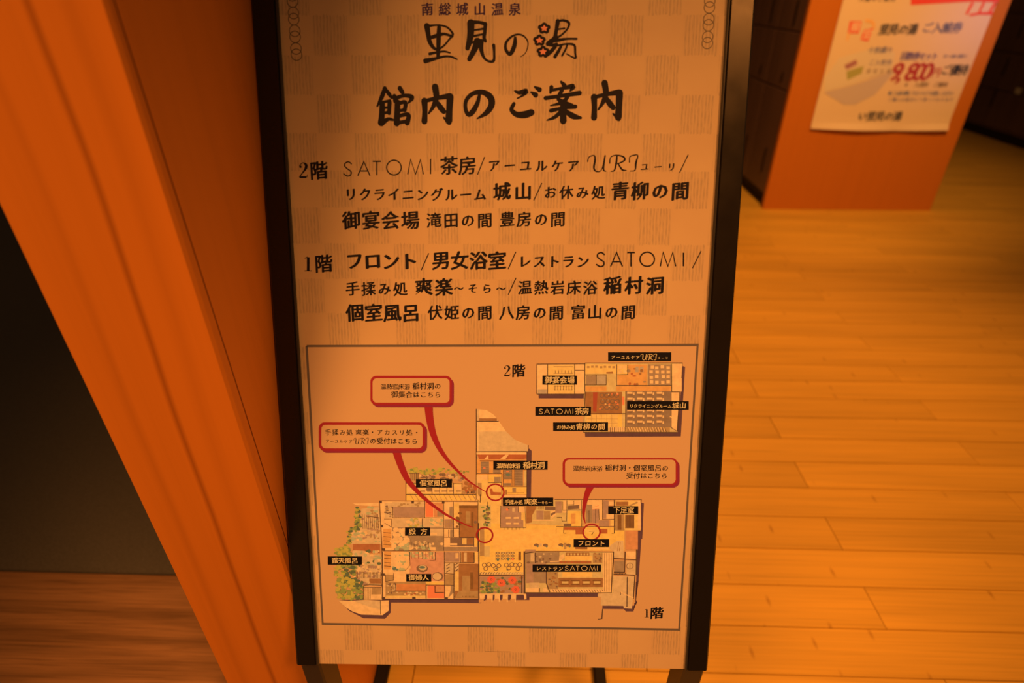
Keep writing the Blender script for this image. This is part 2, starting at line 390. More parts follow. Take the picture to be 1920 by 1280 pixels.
PRINTS = """t 0 0 0 南総城山温泉 1279 2150 6525 103.6 1.3
s 0 1 0 1 1322 6391 50.8 1333 6317 43.1 1344 6262 38.8 1373 6215 30 1410 6191 21.3
s 0 1 1 1 1334 6390 25.7 1385 6396 16.9 1443 6396 16.9 1502 6379 16.9 1539 6344 19.1 1550 6317 21.3 1517 6278 16.9 1474 6231 16.9 1423 6195 16.9
s 0 1 2 1 1430 6379 36.6 1425 6309 40.9 1422 6239 38.8 1415 6128 30
s 0 1 3 1 1362 6297 30.1 1417 6313 34.5 1476 6324 23.6 1547 6305 21.4
s 0 1 3 1 1342 6160 25.9 1406 6172 19.3 1473 6180 17.1 1524 6168 12.7
s 0 1 4 1 1303 6101 43.6 1379 6117 28.1 1473 6138 19.3 1532 6136 17.1 1587 6114 12.7
s 0 1 0 1 1712 6414 66.9 1711 6348 62.6 1702 6278 56.1 1680 6207 40.8
s 0 1 1 1 1712 6417 40.8 1779 6421 27.8 1841 6406 32.1
s 0 1 2 1 1841 6406 34.3 1835 6340 32.1 1828 6293 32.1 1841 6266 25.6
s 0 1 3 1 1736 6355 14.8 1824 6367 19.1
s 0 1 3 1 1727 6305 21.3 1824 6324 17
s 0 1 3 1 1719 6254 19.2 1828 6270 17
s 0 1 4 1 1769 6262 67.3 1752 6215 56.3 1718 6152 45.4 1696 6117 41
s 0 1 5 1 1803 6262 45.4 1803 6199 38.8 1823 6136 25.7 1861 6101 19.2 1912 6101 25.7 1919 6168 21.4 1914 6231 30.1
s 0 1 0 1 2105 6293 25.7 2101 6238 38.7 2076 6176 38.7 2051 6160 32.2 2021 6199 27.8 2025 6254 23.5 2071 6301 19.1 2122 6320 16.9 2172 6312 14.8 2210 6277 12.6 2219 6231 10.4 2198 6168 8.2 2156 6136 7.1
s 0 1 0 1 2480 6428 40.6 2472 6371 34.2 2461 6308 34.2
s 0 1 1 1 2480 6428 21.2 2529 6436 21.2 2580 6413 23.3 2564 6363 16.8 2515 6316 16.8 2474 6293 19
s 0 1 2 1 2485 6363 14.7 2543 6370 14.7
s 0 1 2 1 2395 6242 38.7 2432 6270 38.7 2482 6273 30 2566 6284 19.1 2650 6284 19.1
s 0 1 3 1 2465 6301 40.8 2432 6266 38.7 2395 6242 30
s 0 1 4 1 2375 6140 27.9 2425 6180 34.5 2471 6231 27.9
s 0 1 5 1 2460 6135 30.1 2492 6184 27.9 2517 6231 21.4
s 0 1 6 1 2523 6144 17 2551 6191 17 2567 6231 17
s 0 1 7 1 2483 6229 14.8 2567 6242 16.9 2630 6231 21.3 2640 6168 19.1 2645 6125 16.9 2611 6136 12.6 2564 6160 10.4
s 0 1 8 1 2395 6238 23.5 2433 6232 25.7 2475 6242 23.5
d 0 1 0 2361 6397 26.7 23.4
d 0 1 1 2391 6379 26.7 23.4
d 0 1 2 2380 6349 26.7 23.4
d 0 1 3 2343 6349 26.7 23.4
d 0 1 4 2331 6379 26.7 23.4
p 0 2 5 2361 6400 2372 6383 2394 6380 2379 6366 2382 6347 2361 6355 2341 6347 2344 6366 2328 6380 2350 6383
d 0 1 4 2320 6298 26.8 23.4
d 0 1 5 2351 6279 26.8 23.5
d 0 1 6 2340 6250 26.8 23.5
d 0 1 7 2302 6250 26.8 23.5
d 0 1 8 2290 6279 26.8 23.5
p 0 2 9 2320 6301 2331 6284 2354 6280 2338 6266 2342 6247 2321 6256 2300 6247 2303 6266 2287 6280 2310 6284
d 0 1 8 2353 6204 26.9 23.5
d 0 1 9 2384 6186 26.9 23.5
d 0 1 10 2373 6156 26.9 23.6
d 0 1 11 2335 6156 26.9 23.6
d 0 1 12 2323 6186 26.9 23.5
p 0 2 13 2353 6207 2365 6190 2387 6186 2371 6172 2375 6153 2354 6162 2333 6153 2336 6172 2320 6186 2343 6190
s 1 1 0 1 930 5871 35.9 899 5794 39.2 855 5715 15.7
s 1 1 1 1 936 5860 32.5 969 5818 35.9 989 5789 22.5
s 1 1 2 1 903 5750 22.6 973 5764 25.9
s 1 1 3 1 902 5737 49.5 895 5640 52.9 885 5572 59.7
s 1 1 3 1 969 5751 39.4 961 5657 36
s 1 1 4 1 907 5701 22.6 960 5707 22.6
s 1 1 4 1 899 5654 26 964 5668 26
s 1 1 4 1 890 5565 46.4 950 5605 32.9 994 5599 22.7
s 1 1 0 1 1066 5871 42.6 1088 5836 39.2
s 1 1 2 1 1015 5803 39.3 1016 5756 25.9
s 1 1 3 1 1024 5786 32.6 1108 5808 32.6 1175 5792 42.7 1139 5745 15.8
s 1 1 5 1 1042 5751 49.5 1029 5569 56.2
s 1 1 6 1 1042 5737 29.3 1112 5751 36 1104 5683 36
s 1 1 7 1 1046 5676 26 1110 5687 29.3
s 1 1 8 1 1044 5630 29.4 1136 5645 39.5 1124 5572 46.3
s 1 1 9 1 1043 5574 32.8 1125 5588 32.8
s 1 1 0 1 1286 5762 59.5 1288 5674 49.4 1282 5586 56.1
s 1 1 1 1 1286 5760 36 1397 5786 36 1513 5804 52.8
s 1 1 2 1 1519 5797 66.1 1511 5685 59.4 1504 5592 66.1
s 1 1 3 1 1507 5577 46.3 1458 5619 15.9
s 1 1 2 1 1385 5882 59.2 1395 5795 52.5 1367 5718 39.1 1322 5654 15.7
s 1 1 3 1 1387 5767 32.6 1425 5713 52.7 1459 5672 46
s 1 1 0 1 1788 5833 25.7 1769 5751 39.1 1726 5675 49.2 1685 5646 42.5 1659 5691 35.8 1665 5768 35.8 1727 5826 39.1 1814 5837 45.8 1883 5795 59.2 1894 5730 59.2 1848 5662 45.8 1764 5611 12.3
s 1 1 0 1 2104 5848 15.7 2144 5834 35.7 2207 5846 45.7 2179 5812 22.3 2127 5785 12.3
s 1 1 1 1 2253 5837 19 2292 5815 49
s 1 1 2 1 2284 5882 19 2326 5859 45.6
s 1 1 1 1 2096 5739 32.5 2075 5688 39.2 2120 5648 49.2 2192 5645 62.6 2255 5664 59.3
s 1 1 0 1 2520 5926 22.2 2548 5896 42.2
s 1 1 0 1 2433 5880 38.9 2425 5834 22.3
s 1 1 1 1 2437 5854 25.6 2534 5872 29 2628 5887 45.6 2602 5848 15.6
s 1 1 2 1 2381 5787 35.7 2524 5807 32.4 2687 5831 42.4
s 1 1 3 1 2529 5856 35.6 2496 5785 35.6 2537 5758 35.6 2621 5717 48.9
s 1 1 4 1 2587 5812 35.7 2537 5752 35.7 2428 5724 12.3
s 1 1 5 1 2432 5680 35.8 2538 5702 29.1 2651 5715 39.2
s 1 1 6 1 2540 5719 52.5 2545 5593 62.5
s 1 1 7 1 2527 5678 35.8 2470 5626 32.5 2398 5598 12.4
s 1 1 8 1 2561 5678 35.8 2632 5634 52.6 2704 5619 22.4
s 1 1 0 1 2818 5796 59 2824 5709 49 2823 5621 55.6
s 1 1 1 1 2818 5794 35.6 2926 5820 35.6 3040 5838 52.3
s 1 1 2 1 3046 5831 65.5 3045 5720 58.8 3042 5627 65.5
s 1 1 3 1 3046 5613 45.9 2995 5654 15.7
s 1 1 2 1 2909 5915 58.7 2924 5829 52.1 2900 5753 38.8 2859 5689 15.6
s 1 1 3 1 2918 5802 32.3 2957 5747 52.3 2993 5707 45.6
s 2 1 0 1 123 5185 23.4 121 5202 9 148 5220 7.2 174 5205 23.4 175 5178 25.2 147 5139 12.6 109 5096 9
s 2 1 1 0 108 5092 16.2 173 5092 18
s 2 1 2 0 177 5092 9 185 5117 3.6
t 2 1 3 階 212 372 5150 164 1.3
s 2 1 0 1 598 5212 11.3 572 5230 11.3 540 5217 11.3 535 5192 11.3 561 5166 11.3 591 5144 11.3 586 5113 11.3 555 5103 11.3 523 5122 11.3
s 2 1 0 0 652 5106 11.4 714 5232 11.4 766 5106 11.4
s 2 1 1 0 677 5149 11.4 745 5149 11.4
s 2 1 0 0 796 5235 11.3 874 5235 11.3
s 2 1 1 0 835 5235 11.3 830 5111 11.3
s 2 1 0 0 1059 5180 11.3 1055 5160 11.3 1045 5141 11.3 1030 5127 11.3 1010 5117 11.3 989 5114 11.3 968 5117 11.3 950 5126 11.3 935 5141 11.3 926 5159 11.3 923 5180 11.3 927 5200 11.3 938 5218 11.3 953 5233 11.3 972 5242 11.3 993 5246 11.3 1014 5242 11.3 1033 5233 11.3 1047 5219 11.3 1056 5200 11.3 1059 5180 11.3
s 2 1 0 0 1117 5120 11.3 1147 5253 11.3 1189 5120 11.3 1239 5253 11.3 1261 5121 11.3
s 2 1 0 0 1331 5258 11.3 1328 5123 11.3
t 2 1 0 茶房 1424 1748 5196 162.9 1.2
s 2 1 1 0 1830 5277 9.2 1763 5119 9.2
t 2 1 2 アーユルケア 1860 2700 5198 118.3 1.5
s 2 1 0 1 2776 5239 11.2 2789 5279 9 2835 5290 11.2 2843 5251 16.8 2835 5181 17.9 2860 5150 11.2 2906 5166 7.8 2934 5290 13.4
s 2 1 1 1 2934 5290 13.4 2923 5171 15.6 2947 5153 7.8
s 2 1 0 1 2978 5224 11.2 2986 5276 9 3035 5294 11.2 3098 5282 14.6 3115 5253 15.7 3069 5225 11.2 3030 5222 7.8
s 2 1 1 1 3043 5289 14.5 3038 5224 17.9 3024 5162 13.4 2993 5152 7.8
s 2 1 2 1 3054 5222 11.2 3095 5167 16.8 3134 5160 7.8
s 2 1 0 1 3159 5233 11.2 3161 5280 8.9 3195 5294 11.2 3233 5293 8.9 3218 5226 17.9 3213 5163 11.2 3171 5155 7.8
t 2 1 1 ユーリ 3262 3584 5191 80.2 1.5
s 2 1 2 0 3692 5301 9.1 3622 5141 9.1
t 2 1 0 リクライニングルーム 521 1845 4937 125.5 1.5
t 2 1 1 城山 1914 2261 4966 158.6 1.8
s 2 1 2 0 2358 5046 9.2 2285 4888 9.2
t 2 1 3 お休み処 2379 2942 4960 124.8 1.3
t 2 1 4 青柳の間 3006 3714 4975 162.8 1.8
t 2 1 0 御宴会場 495 1208 4699 166.8 1.6
t 2 1 1 滝田の間 1288 1894 4702 137.1 1.3
t 2 1 2 豊房の間 1974 2577 4715 136.7 1.3
s 2 1 0 0 113 4346 5.8 144 4357 11.6
s 2 1 1 0 148 4357 26 140 4231 26
s 2 1 2 0 104 4228 7.3 173 4228 7.3
t 2 1 3 階 208 375 4294 168 1.3
t 2 1 4 フロント 502 1194 4320 180.9 1.8
s 2 1 5 0 1296 4399 9.5 1222 4240 9.5
t 2 1 6 男女浴室 1331 2025 4329 170.4 1.7
s 2 1 7 0 2121 4416 9.4 2048 4252 9.4
t 2 1 8 レストラン 2146 2817 4325 130.1 1.5
s 2 1 9 1 2955 4395 13.6 2927 4413 13.6 2895 4400 13.6 2892 4373 13.6 2921 4347 13.6 2953 4324 13.6 2950 4292 13.6 2919 4282 13.6 2885 4301 13.6
s 2 1 0 0 3019 4282 13.6 3070 4415 13.6 3131 4283 13.6
s 2 1 1 0 3040 4328 13.6 3107 4328 13.6
s 2 1 0 0 3170 4414 13.6 3243 4414 13.6
s 2 1 1 0 3206 4414 13.6 3211 4283 13.6
s 2 1 0 0 3429 4353 13.6 3427 4332 13.6 3418 4314 13.6 3403 4299 13.6 3385 4289 13.6 3364 4286 13.6 3342 4289 13.6 3323 4298 13.6 3307 4313 13.6 3296 4332 13.6 3292 4352 13.6 3295 4373 13.6 3304 4391 13.6 3318 4406 13.6 3337 4415 13.6 3358 4419 13.6 3379 4416 13.6 3398 4406 13.6 3414 4392 13.6 3425 4373 13.6 3429 4353 13.6
s 2 1 0 0 3487 4286 13.6 3506 4417 13.6 3559 4287 13.6 3598 4418 13.6 3631 4287 13.6
s 2 1 0 0 3698 4416 13.5 3705 4288 13.5
s 2 1 0 0 3862 4431 9.4 3791 4271 9.4
t 2 1 0 手揉み処 495 1080 4058 132.9 1.3
t 2 1 1 爽楽 1162 1515 4077 168.2 1.7
t 2 1 2 ～そら～ 1530 2030 4066 101.9 1.5
s 2 1 3 0 2124 4171 9.5 2050 4009 9.5
t 2 1 4 温熱岩床浴 2147 2894 4078 132.2 1.3
t 2 1 5 稲村洞 2965 3526 4102 167.2 1.8
t 2 1 0 個室風呂 490 1192 3825 171.1 1.6
t 2 1 1 伏姫の間 1280 1892 3832 139.7 1.3
t 2 1 2 八房の間 1969 2579 3836 139.4 1.3
t 2 1 3 富山の間 2656 3269 3845 139.1 1.3
o 3 3 0 130 6926 46.8 7
o 3 3 1 131 6878 46.9 7
o 3 3 2 133 6785 47 7.1
o 3 3 3 134 6736 47.1 7.1
o 3 3 4 136 6642 47.3 7.1
o 3 3 5 137 6592 47.3 7.1
o 3 3 0 139 6497 47.5 7.1
o 3 3 1 139 6447 47.6 7.1
o 3 3 0 142 6351 47.7 7.2
o 3 3 1 142 6301 47.8 7.2
o 3 3 0 144 6204 48 7.2
o 3 3 1 145 6153 48.1 7.2
o 4 3 0 3806 7010 45.8 6.9
o 4 3 1 3806 6963 45.9 6.9
o 4 3 2 3806 6871 46 6.9
o 4 3 3 3806 6823 46.1 6.9
o 4 3 0 3806 6730 46.2 6.9
o 4 3 1 3806 6682 46.3 6.9
o 4 3 0 3806 6588 46.5 7
o 4 3 1 3806 6539 46.5 7
o 4 3 0 3806 6444 46.7 7
o 4 3 1 3806 6395 46.8 7
o 4 3 0 3806 6299 46.9 7
o 4 3 1 3806 6249 47 7.1
s 5 3 0 0 1817 175 4.6 2086 175 4.6
s 5 3 1 0 1951 203 4.6 1951 106 4.6
p 6 4 0 83 3503 3884 3539 3874 467 79 487
s 7 5 1 0 82 3497 23 3884 3534 23 3874 467 23 79 481 23 82 3497 23
s 8 1 2 1 2021 3289 18 2019 3302 6.9 2038 3316 5.6 2059 3305 18 2061 3284 19.4 2042 3253 9.7 2014 3220 6.9
s 8 1 3 0 2014 3217 12.5 2064 3217 13.9
s 8 1 4 0 2067 3217 7 2072 3237 2.8
t 8 1 5 階 2088 2219 3265 128.8 1.3
s 9 1 2 0 3499 692 3.9 3519 700 7.7
s 9 1 3 0 3521 700 17.3 3525 611 17.3
s 9 1 4 0 3501 609 4.8 3547 610 4.8
t 9 1 5 階 3553 3704 658 137.1 1.6
p 10 6 2 2351 3031 2802 3033 2818 2648 3740 2654 3751 3325 3776 3318 3773 2608 2823 2594 2797 2990 2355 2987
p 10 7 3 2332 3334 2800 3338 2808 3035 2335 3031
p 10 8 4 2797 3348 3746 3355 3739 2654 2802 2645
p 10 9 4 2437 3328 2699 3330 2706 3040 2441 3038
p 10 10 5 3651 3347 3741 3347 3757 3068 3666 3067
p 10 10 5 3658 3064 3738 3065 3736 2656 3665 2704
p 10 11 4 2344 3081 2434 3082 2435 3035 2345 3034
s 10 12 5 0 2497 3310 7.2 2687 3311 7.2
s 10 12 5 0 2498 3243 7.2 2689 3244 7.2
s 10 12 5 0 2500 3113 7.2 2692 3115 7.2
s 10 12 5 0 2501 3076 7.2 2693 3078 7.2
s 10 13 6 0 2513 3273 4.7 2514 3240 4.7
s 10 13 6 0 2545 3274 4.7 2546 3241 4.7
s 10 13 6 0 2577 3274 4.7 2578 3241 4.7
s 10 13 6 0 2609 3274 4.7 2609 3241 4.7
s 10 13 6 0 2641 3274 4.7 2641 3241 4.7
s 10 13 6 0 2672 3275 4.7 2673 3241 4.7
s 10 13 6 0 2514 3120 4.7 2514 3070 4.7
s 10 13 6 0 2541 3120 4.7 2542 3070 4.7
s 10 13 6 0 2568 3120 4.7 2569 3070 4.7
s 10 13 6 0 2596 3120 4.7 2597 3071 4.7
s 10 13 6 0 2623 3120 4.7 2624 3071 4.7
s 10 13 6 0 2651 3121 4.7 2652 3071 4.7
s 10 13 6 0 2678 3121 4.7 2679 3071 4.7
p 10 7 4 2355 3307 2417 3307 2418 3282 2356 3282
p 10 7 4 2356 3265 2418 3266 2418 3241 2356 3240
p 10 7 4 2356 3223 2419 3224 2419 3199 2357 3198
p 10 7 4 2357 3181 2419 3182 2420 3157 2357 3156
p 10 7 4 2357 3140 2420 3140 2420 3115 2358 3114
p 10 7 4 2717 3319 2746 3319 2747 3269 2718 3269
p 10 7 4 2719 3247 2747 3247 2749 3197 2720 3197
p 10 7 4 2721 3175 2749 3175 2750 3125 2722 3124
p 10 7 4 2722 3103 2751 3103 2752 3052 2724 3052
p 10 7 4 2758 3319 2786 3320 2787 3269 2759 3269
p 10 7 4 2760 3248 2788 3248 2789 3197 2761 3197
p 10 7 4 2761 3175 2790 3176 2791 3125 2763 3125
p 10 7 4 2763 3103 2792 3103 2793 3052 2764 3052
p 10 9 5 2804 3335 3109 3338 3113 3245 2806 3242
p 10 14 5 2815 3223 2910 3224 2913 3135 2817 3134
p 10 11 5 2919 3224 3010 3224 3012 3136 2921 3135
p 10 15 6 3011 3259 3076 3265 3084 3198 3026 3161
p 10 12 6 2821 3319 2846 3319 2847 3297 2822 3297
p 10 12 6 2861 3323 2886 3323 2886 3302 2862 3302
p 10 12 6 2902 3324 2926 3324 2927 3303 2902 3303
p 10 12 6 2947 3318 2971 3318 2972 3297 2947 3296
p 10 12 6 2984 3323 3009 3323 3009 3302 2985 3302
p 10 12 6 3028 3321 3052 3321 3053 3300 3029 3300
p 10 12 6 3069 3319 3093 3319 3094 3298 3069 3297
p 10 16 6 2812 3114 3655 3121 3658 3069 2813 3062
p 10 8 7 3014 3244 3107 3245 3113 3065 3020 3064
p 10 16 5 3115 3335 3406 3337 3416 3132 3123 3129
p 10 9 6 3118 3333 3213 3334 3217 3236 3121 3235
p 10 7 7 3129 3321 3160 3321 3161 3292 3130 3291
p 10 7 7 3131 3278 3162 3279 3163 3249 3132 3248
p 10 7 7 3170 3322 3201 3323 3202 3293 3171 3293
p 10 7 7 3177 3282 3209 3282 3210 3252 3178 3252
s 10 11 6 0 3306 3316 35.6 3309 3261 35.6
s 10 11 6 0 3354 3316 35.6 3356 3261 35.6
d 10 15 6 3316 3139 15.8 13.8
d 10 17 7 3294 3139 11.9 11.6
d 10 15 7 3343 3245 11.7 11.8
d 10 17 6 3286 3222 20.3 8.6
d 10 15 7 3355 3276 16.4 15.8
d 10 15 7 3285 3294 15 8
d 10 17 6 3245 3144 13 14.1
d 10 14 8 3228 3273 21 15
d 10 14 6 3388 3164 17.7 8.4
d 10 17 7 3261 3244 11.2 11.3
p 10 14 6 3412 3340 3637 3342 3648 3133 3422 3132
p 10 10 7 3441 3327 3474 3328 3475 3298 3442 3298
p 10 10 7 3430 3281 3464 3282 3465 3252 3432 3252
p 10 10 7 3435 3223 3468 3223 3470 3193 3437 3193
p 10 10 7 3440 3179 3473 3179 3474 3149 3441 3149
p 10 10 7 3483 3320 3516 3320 3518 3291 3485 3290
p 10 10 7 3489 3280 3523 3280 3524 3250 3491 3250
p 10 10 7 3487 3232 3520 3232 3522 3202 3488 3202
p 10 10 7 3491 3175 3524 3175 3526 3145 3493 3145
p 10 10 7 3537 3332 3570 3332 3571 3302 3538 3302
p 10 10 7 3544 3280 3577 3280 3578 3250 3545 3250
p 10 10 7 3553 3232 3586 3232 3587 3202 3554 3202
p 10 10 7 3549 3174 3583 3174 3584 3145 3551 3144
p 10 10 7 3594 3321 3627 3321 3629 3291 3596 3291
p 10 10 7 3597 3280 3630 3280 3632 3251 3599 3250
p 10 10 7 3599 3233 3632 3233 3633 3204 3600 3203
p 10 10 7 3601 3181 3635 3181 3636 3151 3603 3151
p 10 15 5 2811 3057 3173 3060 3181 2838 2817 2835
p 10 18 6 2888 3054 2933 3055 2927 2855 2893 2861
o 10 19 6 2976 3024 20.4 10.8
o 10 19 6 2986 2962 20.5 10.8
o 10 19 6 2980 2899 20.5 10.8
o 10 19 6 3024 3024 20.4 10.8
o 10 19 6 3034 2962 20.4 10.8
o 10 19 6 3029 2900 20.5 10.8
o 10 19 6 3072 3025 20.4 10.8
o 10 19 6 3082 2963 20.4 10.8
o 10 19 6 3077 2900 20.5 10.8
o 10 19 6 3120 3025 20.4 10.8
o 10 19 6 3130 2963 20.4 10.8
o 10 19 6 3125 2901 20.5 10.8
d 10 2 7 3108 2963 6.2 5.8
d 10 7 7 3051 2915 8 5.8
d 10 2 7 2961 2887 8.8 8.6
d 10 2 7 3135 2936 10.2 7.6
d 10 7 7 3041 3033 7 8.2
d 10 7 7 3014 2935 9.9 7.3
d 10 2 7 3051 2935 9.3 5.8
d 10 2 7 3130 3037 10.7 8.5
d 10 14 7 2985 2980 9 7.8
d 10 2 7 3074 3039 6.8 7.2
d 10 14 7 3039 2979 7.9 7.9
d 10 7 8 3123 3048 10.2 5.2
d 10 2 8 3118 2954 10.2 5.6
d 10 14 8 3067 2907 8.7 7.8
d 10 14 8 3031 3036 9.3 5.2
d 10 14 9 3115 2944 6.7 6.2
p 10 2 6 3177 3013 3197 3013 3200 2926 3181 2926
p 10 20 7 3211 3069 3657 3073 3677 2704 3225 2700
p 10 7 8 3223 3061 3276 3061 3277 3041 3224 3041
p 10 19 8 3232 3039 3272 3039 3273 3024 3232 3024
p 10 7 8 3281 3056 3296 3056 3297 3029 3282 3029
p 10 7 8 3226 3002 3279 3003 3279 2983 3227 2983
p 10 19 8 3234 2980 3275 2980 3275 2966 3234 2965
p 10 7 8 3284 2998 3298 2998 3299 2971 3285 2971
p 10 7 8 3228 2944 3281 2944 3282 2924 3229 2924
p 10 19 8 3236 2922 3277 2922 3278 2907 3237 2907
p 10 7 8 3286 2939 3300 2940 3302 2912 3287 2912
p 10 7 8 3230 2885 3283 2886 3284 2866 3231 2865
p 10 19 8 3238 2863 3279 2863 3280 2848 3239 2848
p 10 7 8 3288 2881 3303 2881 3304 2853 3289 2853
p 10 7 8 3233 2826 3286 2827 3287 2807 3233 2806
p 10 19 8 3241 2804 3282 2804 3282 2789 3241 2789
p 10 7 8 3291 2822 3305 2822 3306 2794 3292 2794
p 10 7 8 3235 2767 3288 2767 3289 2747 3236 2747
p 10 19 8 3243 2744 3284 2745 3285 2730 3244 2729
p 10 7 8 3293 2762 3308 2763 3309 2735 3294 2735
p 10 7 8 3319 3062 3372 3062 3373 3042 3320 3042
p 10 19 8 3327 3039 3368 3040 3369 3025 3328 3024
p 10 7 8 3377 3057 3391 3057 3393 3030 3378 3030
p 10 7 8 3322 3003 3375 3004 3375 2984 3323 2983
p 10 19 8 3330 2981 3371 2981 3371 2966 3331 2966
p 10 7 8 3380 2999 3394 2999 3395 2972 3381 2971
p 10 7 8 3324 2945 3377 2945 3378 2925 3325 2925
p 10 19 8 3332 2922 3373 2923 3374 2908 3333 2907
p 10 7 8 3382 2940 3397 2940 3398 2913 3383 2913
p 10 7 8 3327 2886 3380 2886 3381 2866 3328 2866
p 10 19 8 3335 2863 3376 2864 3376 2849 3335 2848
p 10 7 8 3385 2881 3399 2882 3400 2854 3386 2854
p 10 7 8 3329 2827 3382 2827 3383 2807 3330 2807
p 10 19 8 3337 2804 3378 2805 3379 2790 3338 2789
p 10 7 8 3387 2823 3402 2823 3403 2795 3388 2795
p 10 7 8 3332 2768 3385 2768 3386 2748 3332 2748
p 10 19 8 3340 2745 3381 2746 3382 2730 3340 2730
p 10 7 8 3390 2763 3404 2763 3406 2736 3391 2736
p 10 7 8 3415 3062 3468 3063 3469 3043 3416 3043
p 10 19 8 3423 3040 3464 3040 3465 3026 3424 3025
p 10 7 8 3473 3058 3487 3058 3488 3031 3474 3031
p 10 7 8 3418 3004 3470 3004 3471 2985 3419 2984
p 10 19 8 3426 2982 3467 2982 3467 2967 3427 2967
p 10 7 8 3475 3000 3490 3000 3491 2972 3477 2972
p 10 7 8 3420 2946 3473 2946 3474 2926 3421 2926
p 10 19 8 3429 2923 3469 2923 3470 2908 3429 2908
p 10 7 8 3478 2941 3493 2941 3494 2914 3479 2914
p 10 7 8 3423 2887 3476 2887 3477 2867 3424 2867
p 10 19 8 3431 2864 3472 2865 3473 2850 3432 2849
p 10 7 8 3481 2882 3495 2882 3497 2855 3482 2855
p 10 7 8 3426 2828 3479 2828 3480 2808 3426 2808
p 10 19 8 3434 2805 3475 2806 3476 2791 3435 2790
p 10 7 8 3484 2823 3498 2823 3499 2796 3485 2796
p 10 7 8 3428 2769 3481 2769 3482 2749 3429 2749
p 10 19 8 3437 2746 3478 2746 3478 2731 3437 2731
p 10 7 8 3486 2764 3501 2764 3502 2737 3488 2736
p 10 7 8 3511 3063 3563 3064 3564 3044 3512 3043
p 10 19 8 3519 3041 3560 3041 3560 3026 3520 3026
p 10 7 8 3568 3059 3583 3059 3584 3031 3570 3031
p 10 7 8 3514 3005 3566 3005 3567 2985 3515 2985
p 10 19 8 3522 2983 3563 2983 3563 2968 3523 2968
p 10 7 8 3571 3000 3586 3000 3587 2973 3573 2973
p 10 7 8 3516 2946 3569 2947 3570 2927 3517 2926
p 10 19 8 3525 2924 3565 2924 3566 2909 3525 2909
p 10 7 8 3574 2942 3589 2942 3590 2915 3576 2914
p 10 7 8 3519 2888 3572 2888 3573 2868 3520 2868
p 10 19 8 3527 2865 3568 2866 3569 2850 3528 2850
p 10 7 8 3577 2883 3592 2883 3593 2856 3579 2856
p 10 7 8 3522 2829 3575 2829 3576 2809 3523 2809
p 10 19 8 3530 2806 3571 2807 3572 2791 3531 2791
p 10 7 8 3580 2824 3595 2824 3596 2797 3581 2797
p 10 7 8 3525 2770 3578 2770 3579 2750 3526 2749
p 10 19 8 3533 2747 3574 2747 3575 2732 3534 2732
p 10 7 8 3583 2765 3597 2765 3599 2737 3584 2737
p 10 9 5 2832 2828 3140 2830 3145 2692 2835 2689
p 10 21 6 3139 2838 3181 2838 3187 2700 3144 2699
s 10 12 6 0 2880 2826 3.6 2884 2689 3.6
s 10 12 6 0 2928 2826 3.6 2932 2690 3.6
s 10 12 6 0 2977 2826 3.6 2981 2690 3.6
s 10 12 6 0 3031 2827 3.6 3035 2691 3.6
s 10 12 6 0 3079 2827 3.6 3084 2691 3.6
s 10 12 7 0 2833 2782 3.6 3141 2785 3.6
s 10 12 7 0 2834 2737 3.6 3143 2740 3.6
p 10 7 7 3053 2698 3217 2700 3219 2652 3055 2650
s 10 13 8 0 3069 2696 6.3 3071 2650 6.3
s 10 13 8 0 3089 2696 6.3 3091 2650 6.3
s 10 13 8 0 3109 2696 6.3 3110 2651 6.3
s 10 13 8 0 3128 2696 6.3 3130 2651 6.3
s 10 13 8 0 3148 2697 6.3 3150 2651 6.3
s 10 13 8 0 3168 2697 6.3 3170 2651 6.3
s 10 13 8 0 3188 2697 6.3 3189 2651 6.3
s 10 13 8 0 3207 2697 6.3 3209 2652 6.3
p 10 12 8 3229 2700 3659 2704 3661 2656 3231 2652
s 10 13 9 0 3243 2698 4.7 3262 2652 4.7
s 10 13 9 0 3271 2698 4.7 3290 2652 4.7
s 10 13 9 0 3299 2698 4.7 3318 2653 4.7
s 10 13 9 0 3328 2698 4.7 3346 2653 4.7
s 10 13 9 0 3356 2699 4.7 3375 2653 4.7
s 10 13 9 0 3384 2699 4.7 3403 2653 4.7
s 10 13 9 0 3412 2699 4.7 3431 2654 4.7
s 10 13 9 0 3440 2699 4.7 3459 2654 4.7
s 10 13 9 0 3468 2700 4.7 3487 2654 4.7
s 10 13 9 0 3496 2700 4.7 3515 2654 4.7
s 10 13 9 0 3524 2700 4.7 3543 2655 4.7
s 10 13 9 0 3552 2700 4.7 3571 2655 4.7
s 10 13 9 0 3580 2701 4.7 3600 2655 4.7
s 10 13 9 0 3608 2701 4.7 3628 2655 4.7
s 10 7 10 0 3249 2698 7.3 3267 2652 7.3
s 10 7 10 0 3275 2698 7.3 3294 2652 7.3
s 10 7 10 0 3302 2698 7.3 3321 2653 7.3
s 10 7 10 0 3329 2698 7.3 3348 2653 7.3
s 10 7 10 0 3356 2699 7.3 3375 2653 7.3
s 10 7 10 0 3383 2699 7.3 3402 2653 7.3
s 10 7 10 0 3410 2699 7.3 3428 2654 7.3
s 10 7 10 0 3436 2699 7.3 3455 2654 7.3
s 10 7 10 0 3463 2700 7.3 3482 2654 7.3
s 10 7 10 0 3490 2700 7.3 3509 2654 7.3
s 10 7 10 0 3517 2700 7.3 3536 2655 7.3
s 10 7 10 0 3543 2700 7.3 3563 2655 7.3
s 10 7 10 0 3570 2700 7.3 3589 2655 7.3
s 10 7 10 0 3597 2701 7.3 3616 2655 7.3
s 10 13 7 0 2335 3031 7.8 2332 3334 7.8 2800 3340 7.8
s 10 13 9 0 2800 3348 7.7 3749 3355 7.7 3749 3203 7.7
s 10 13 8 0 2437 3335 7.8 2441 3032 7.8
s 10 13 8 0 2701 3337 7.7 2708 3034 7.7
s 10 13 9 0 2335 3031 7.8 2804 3035 7.8
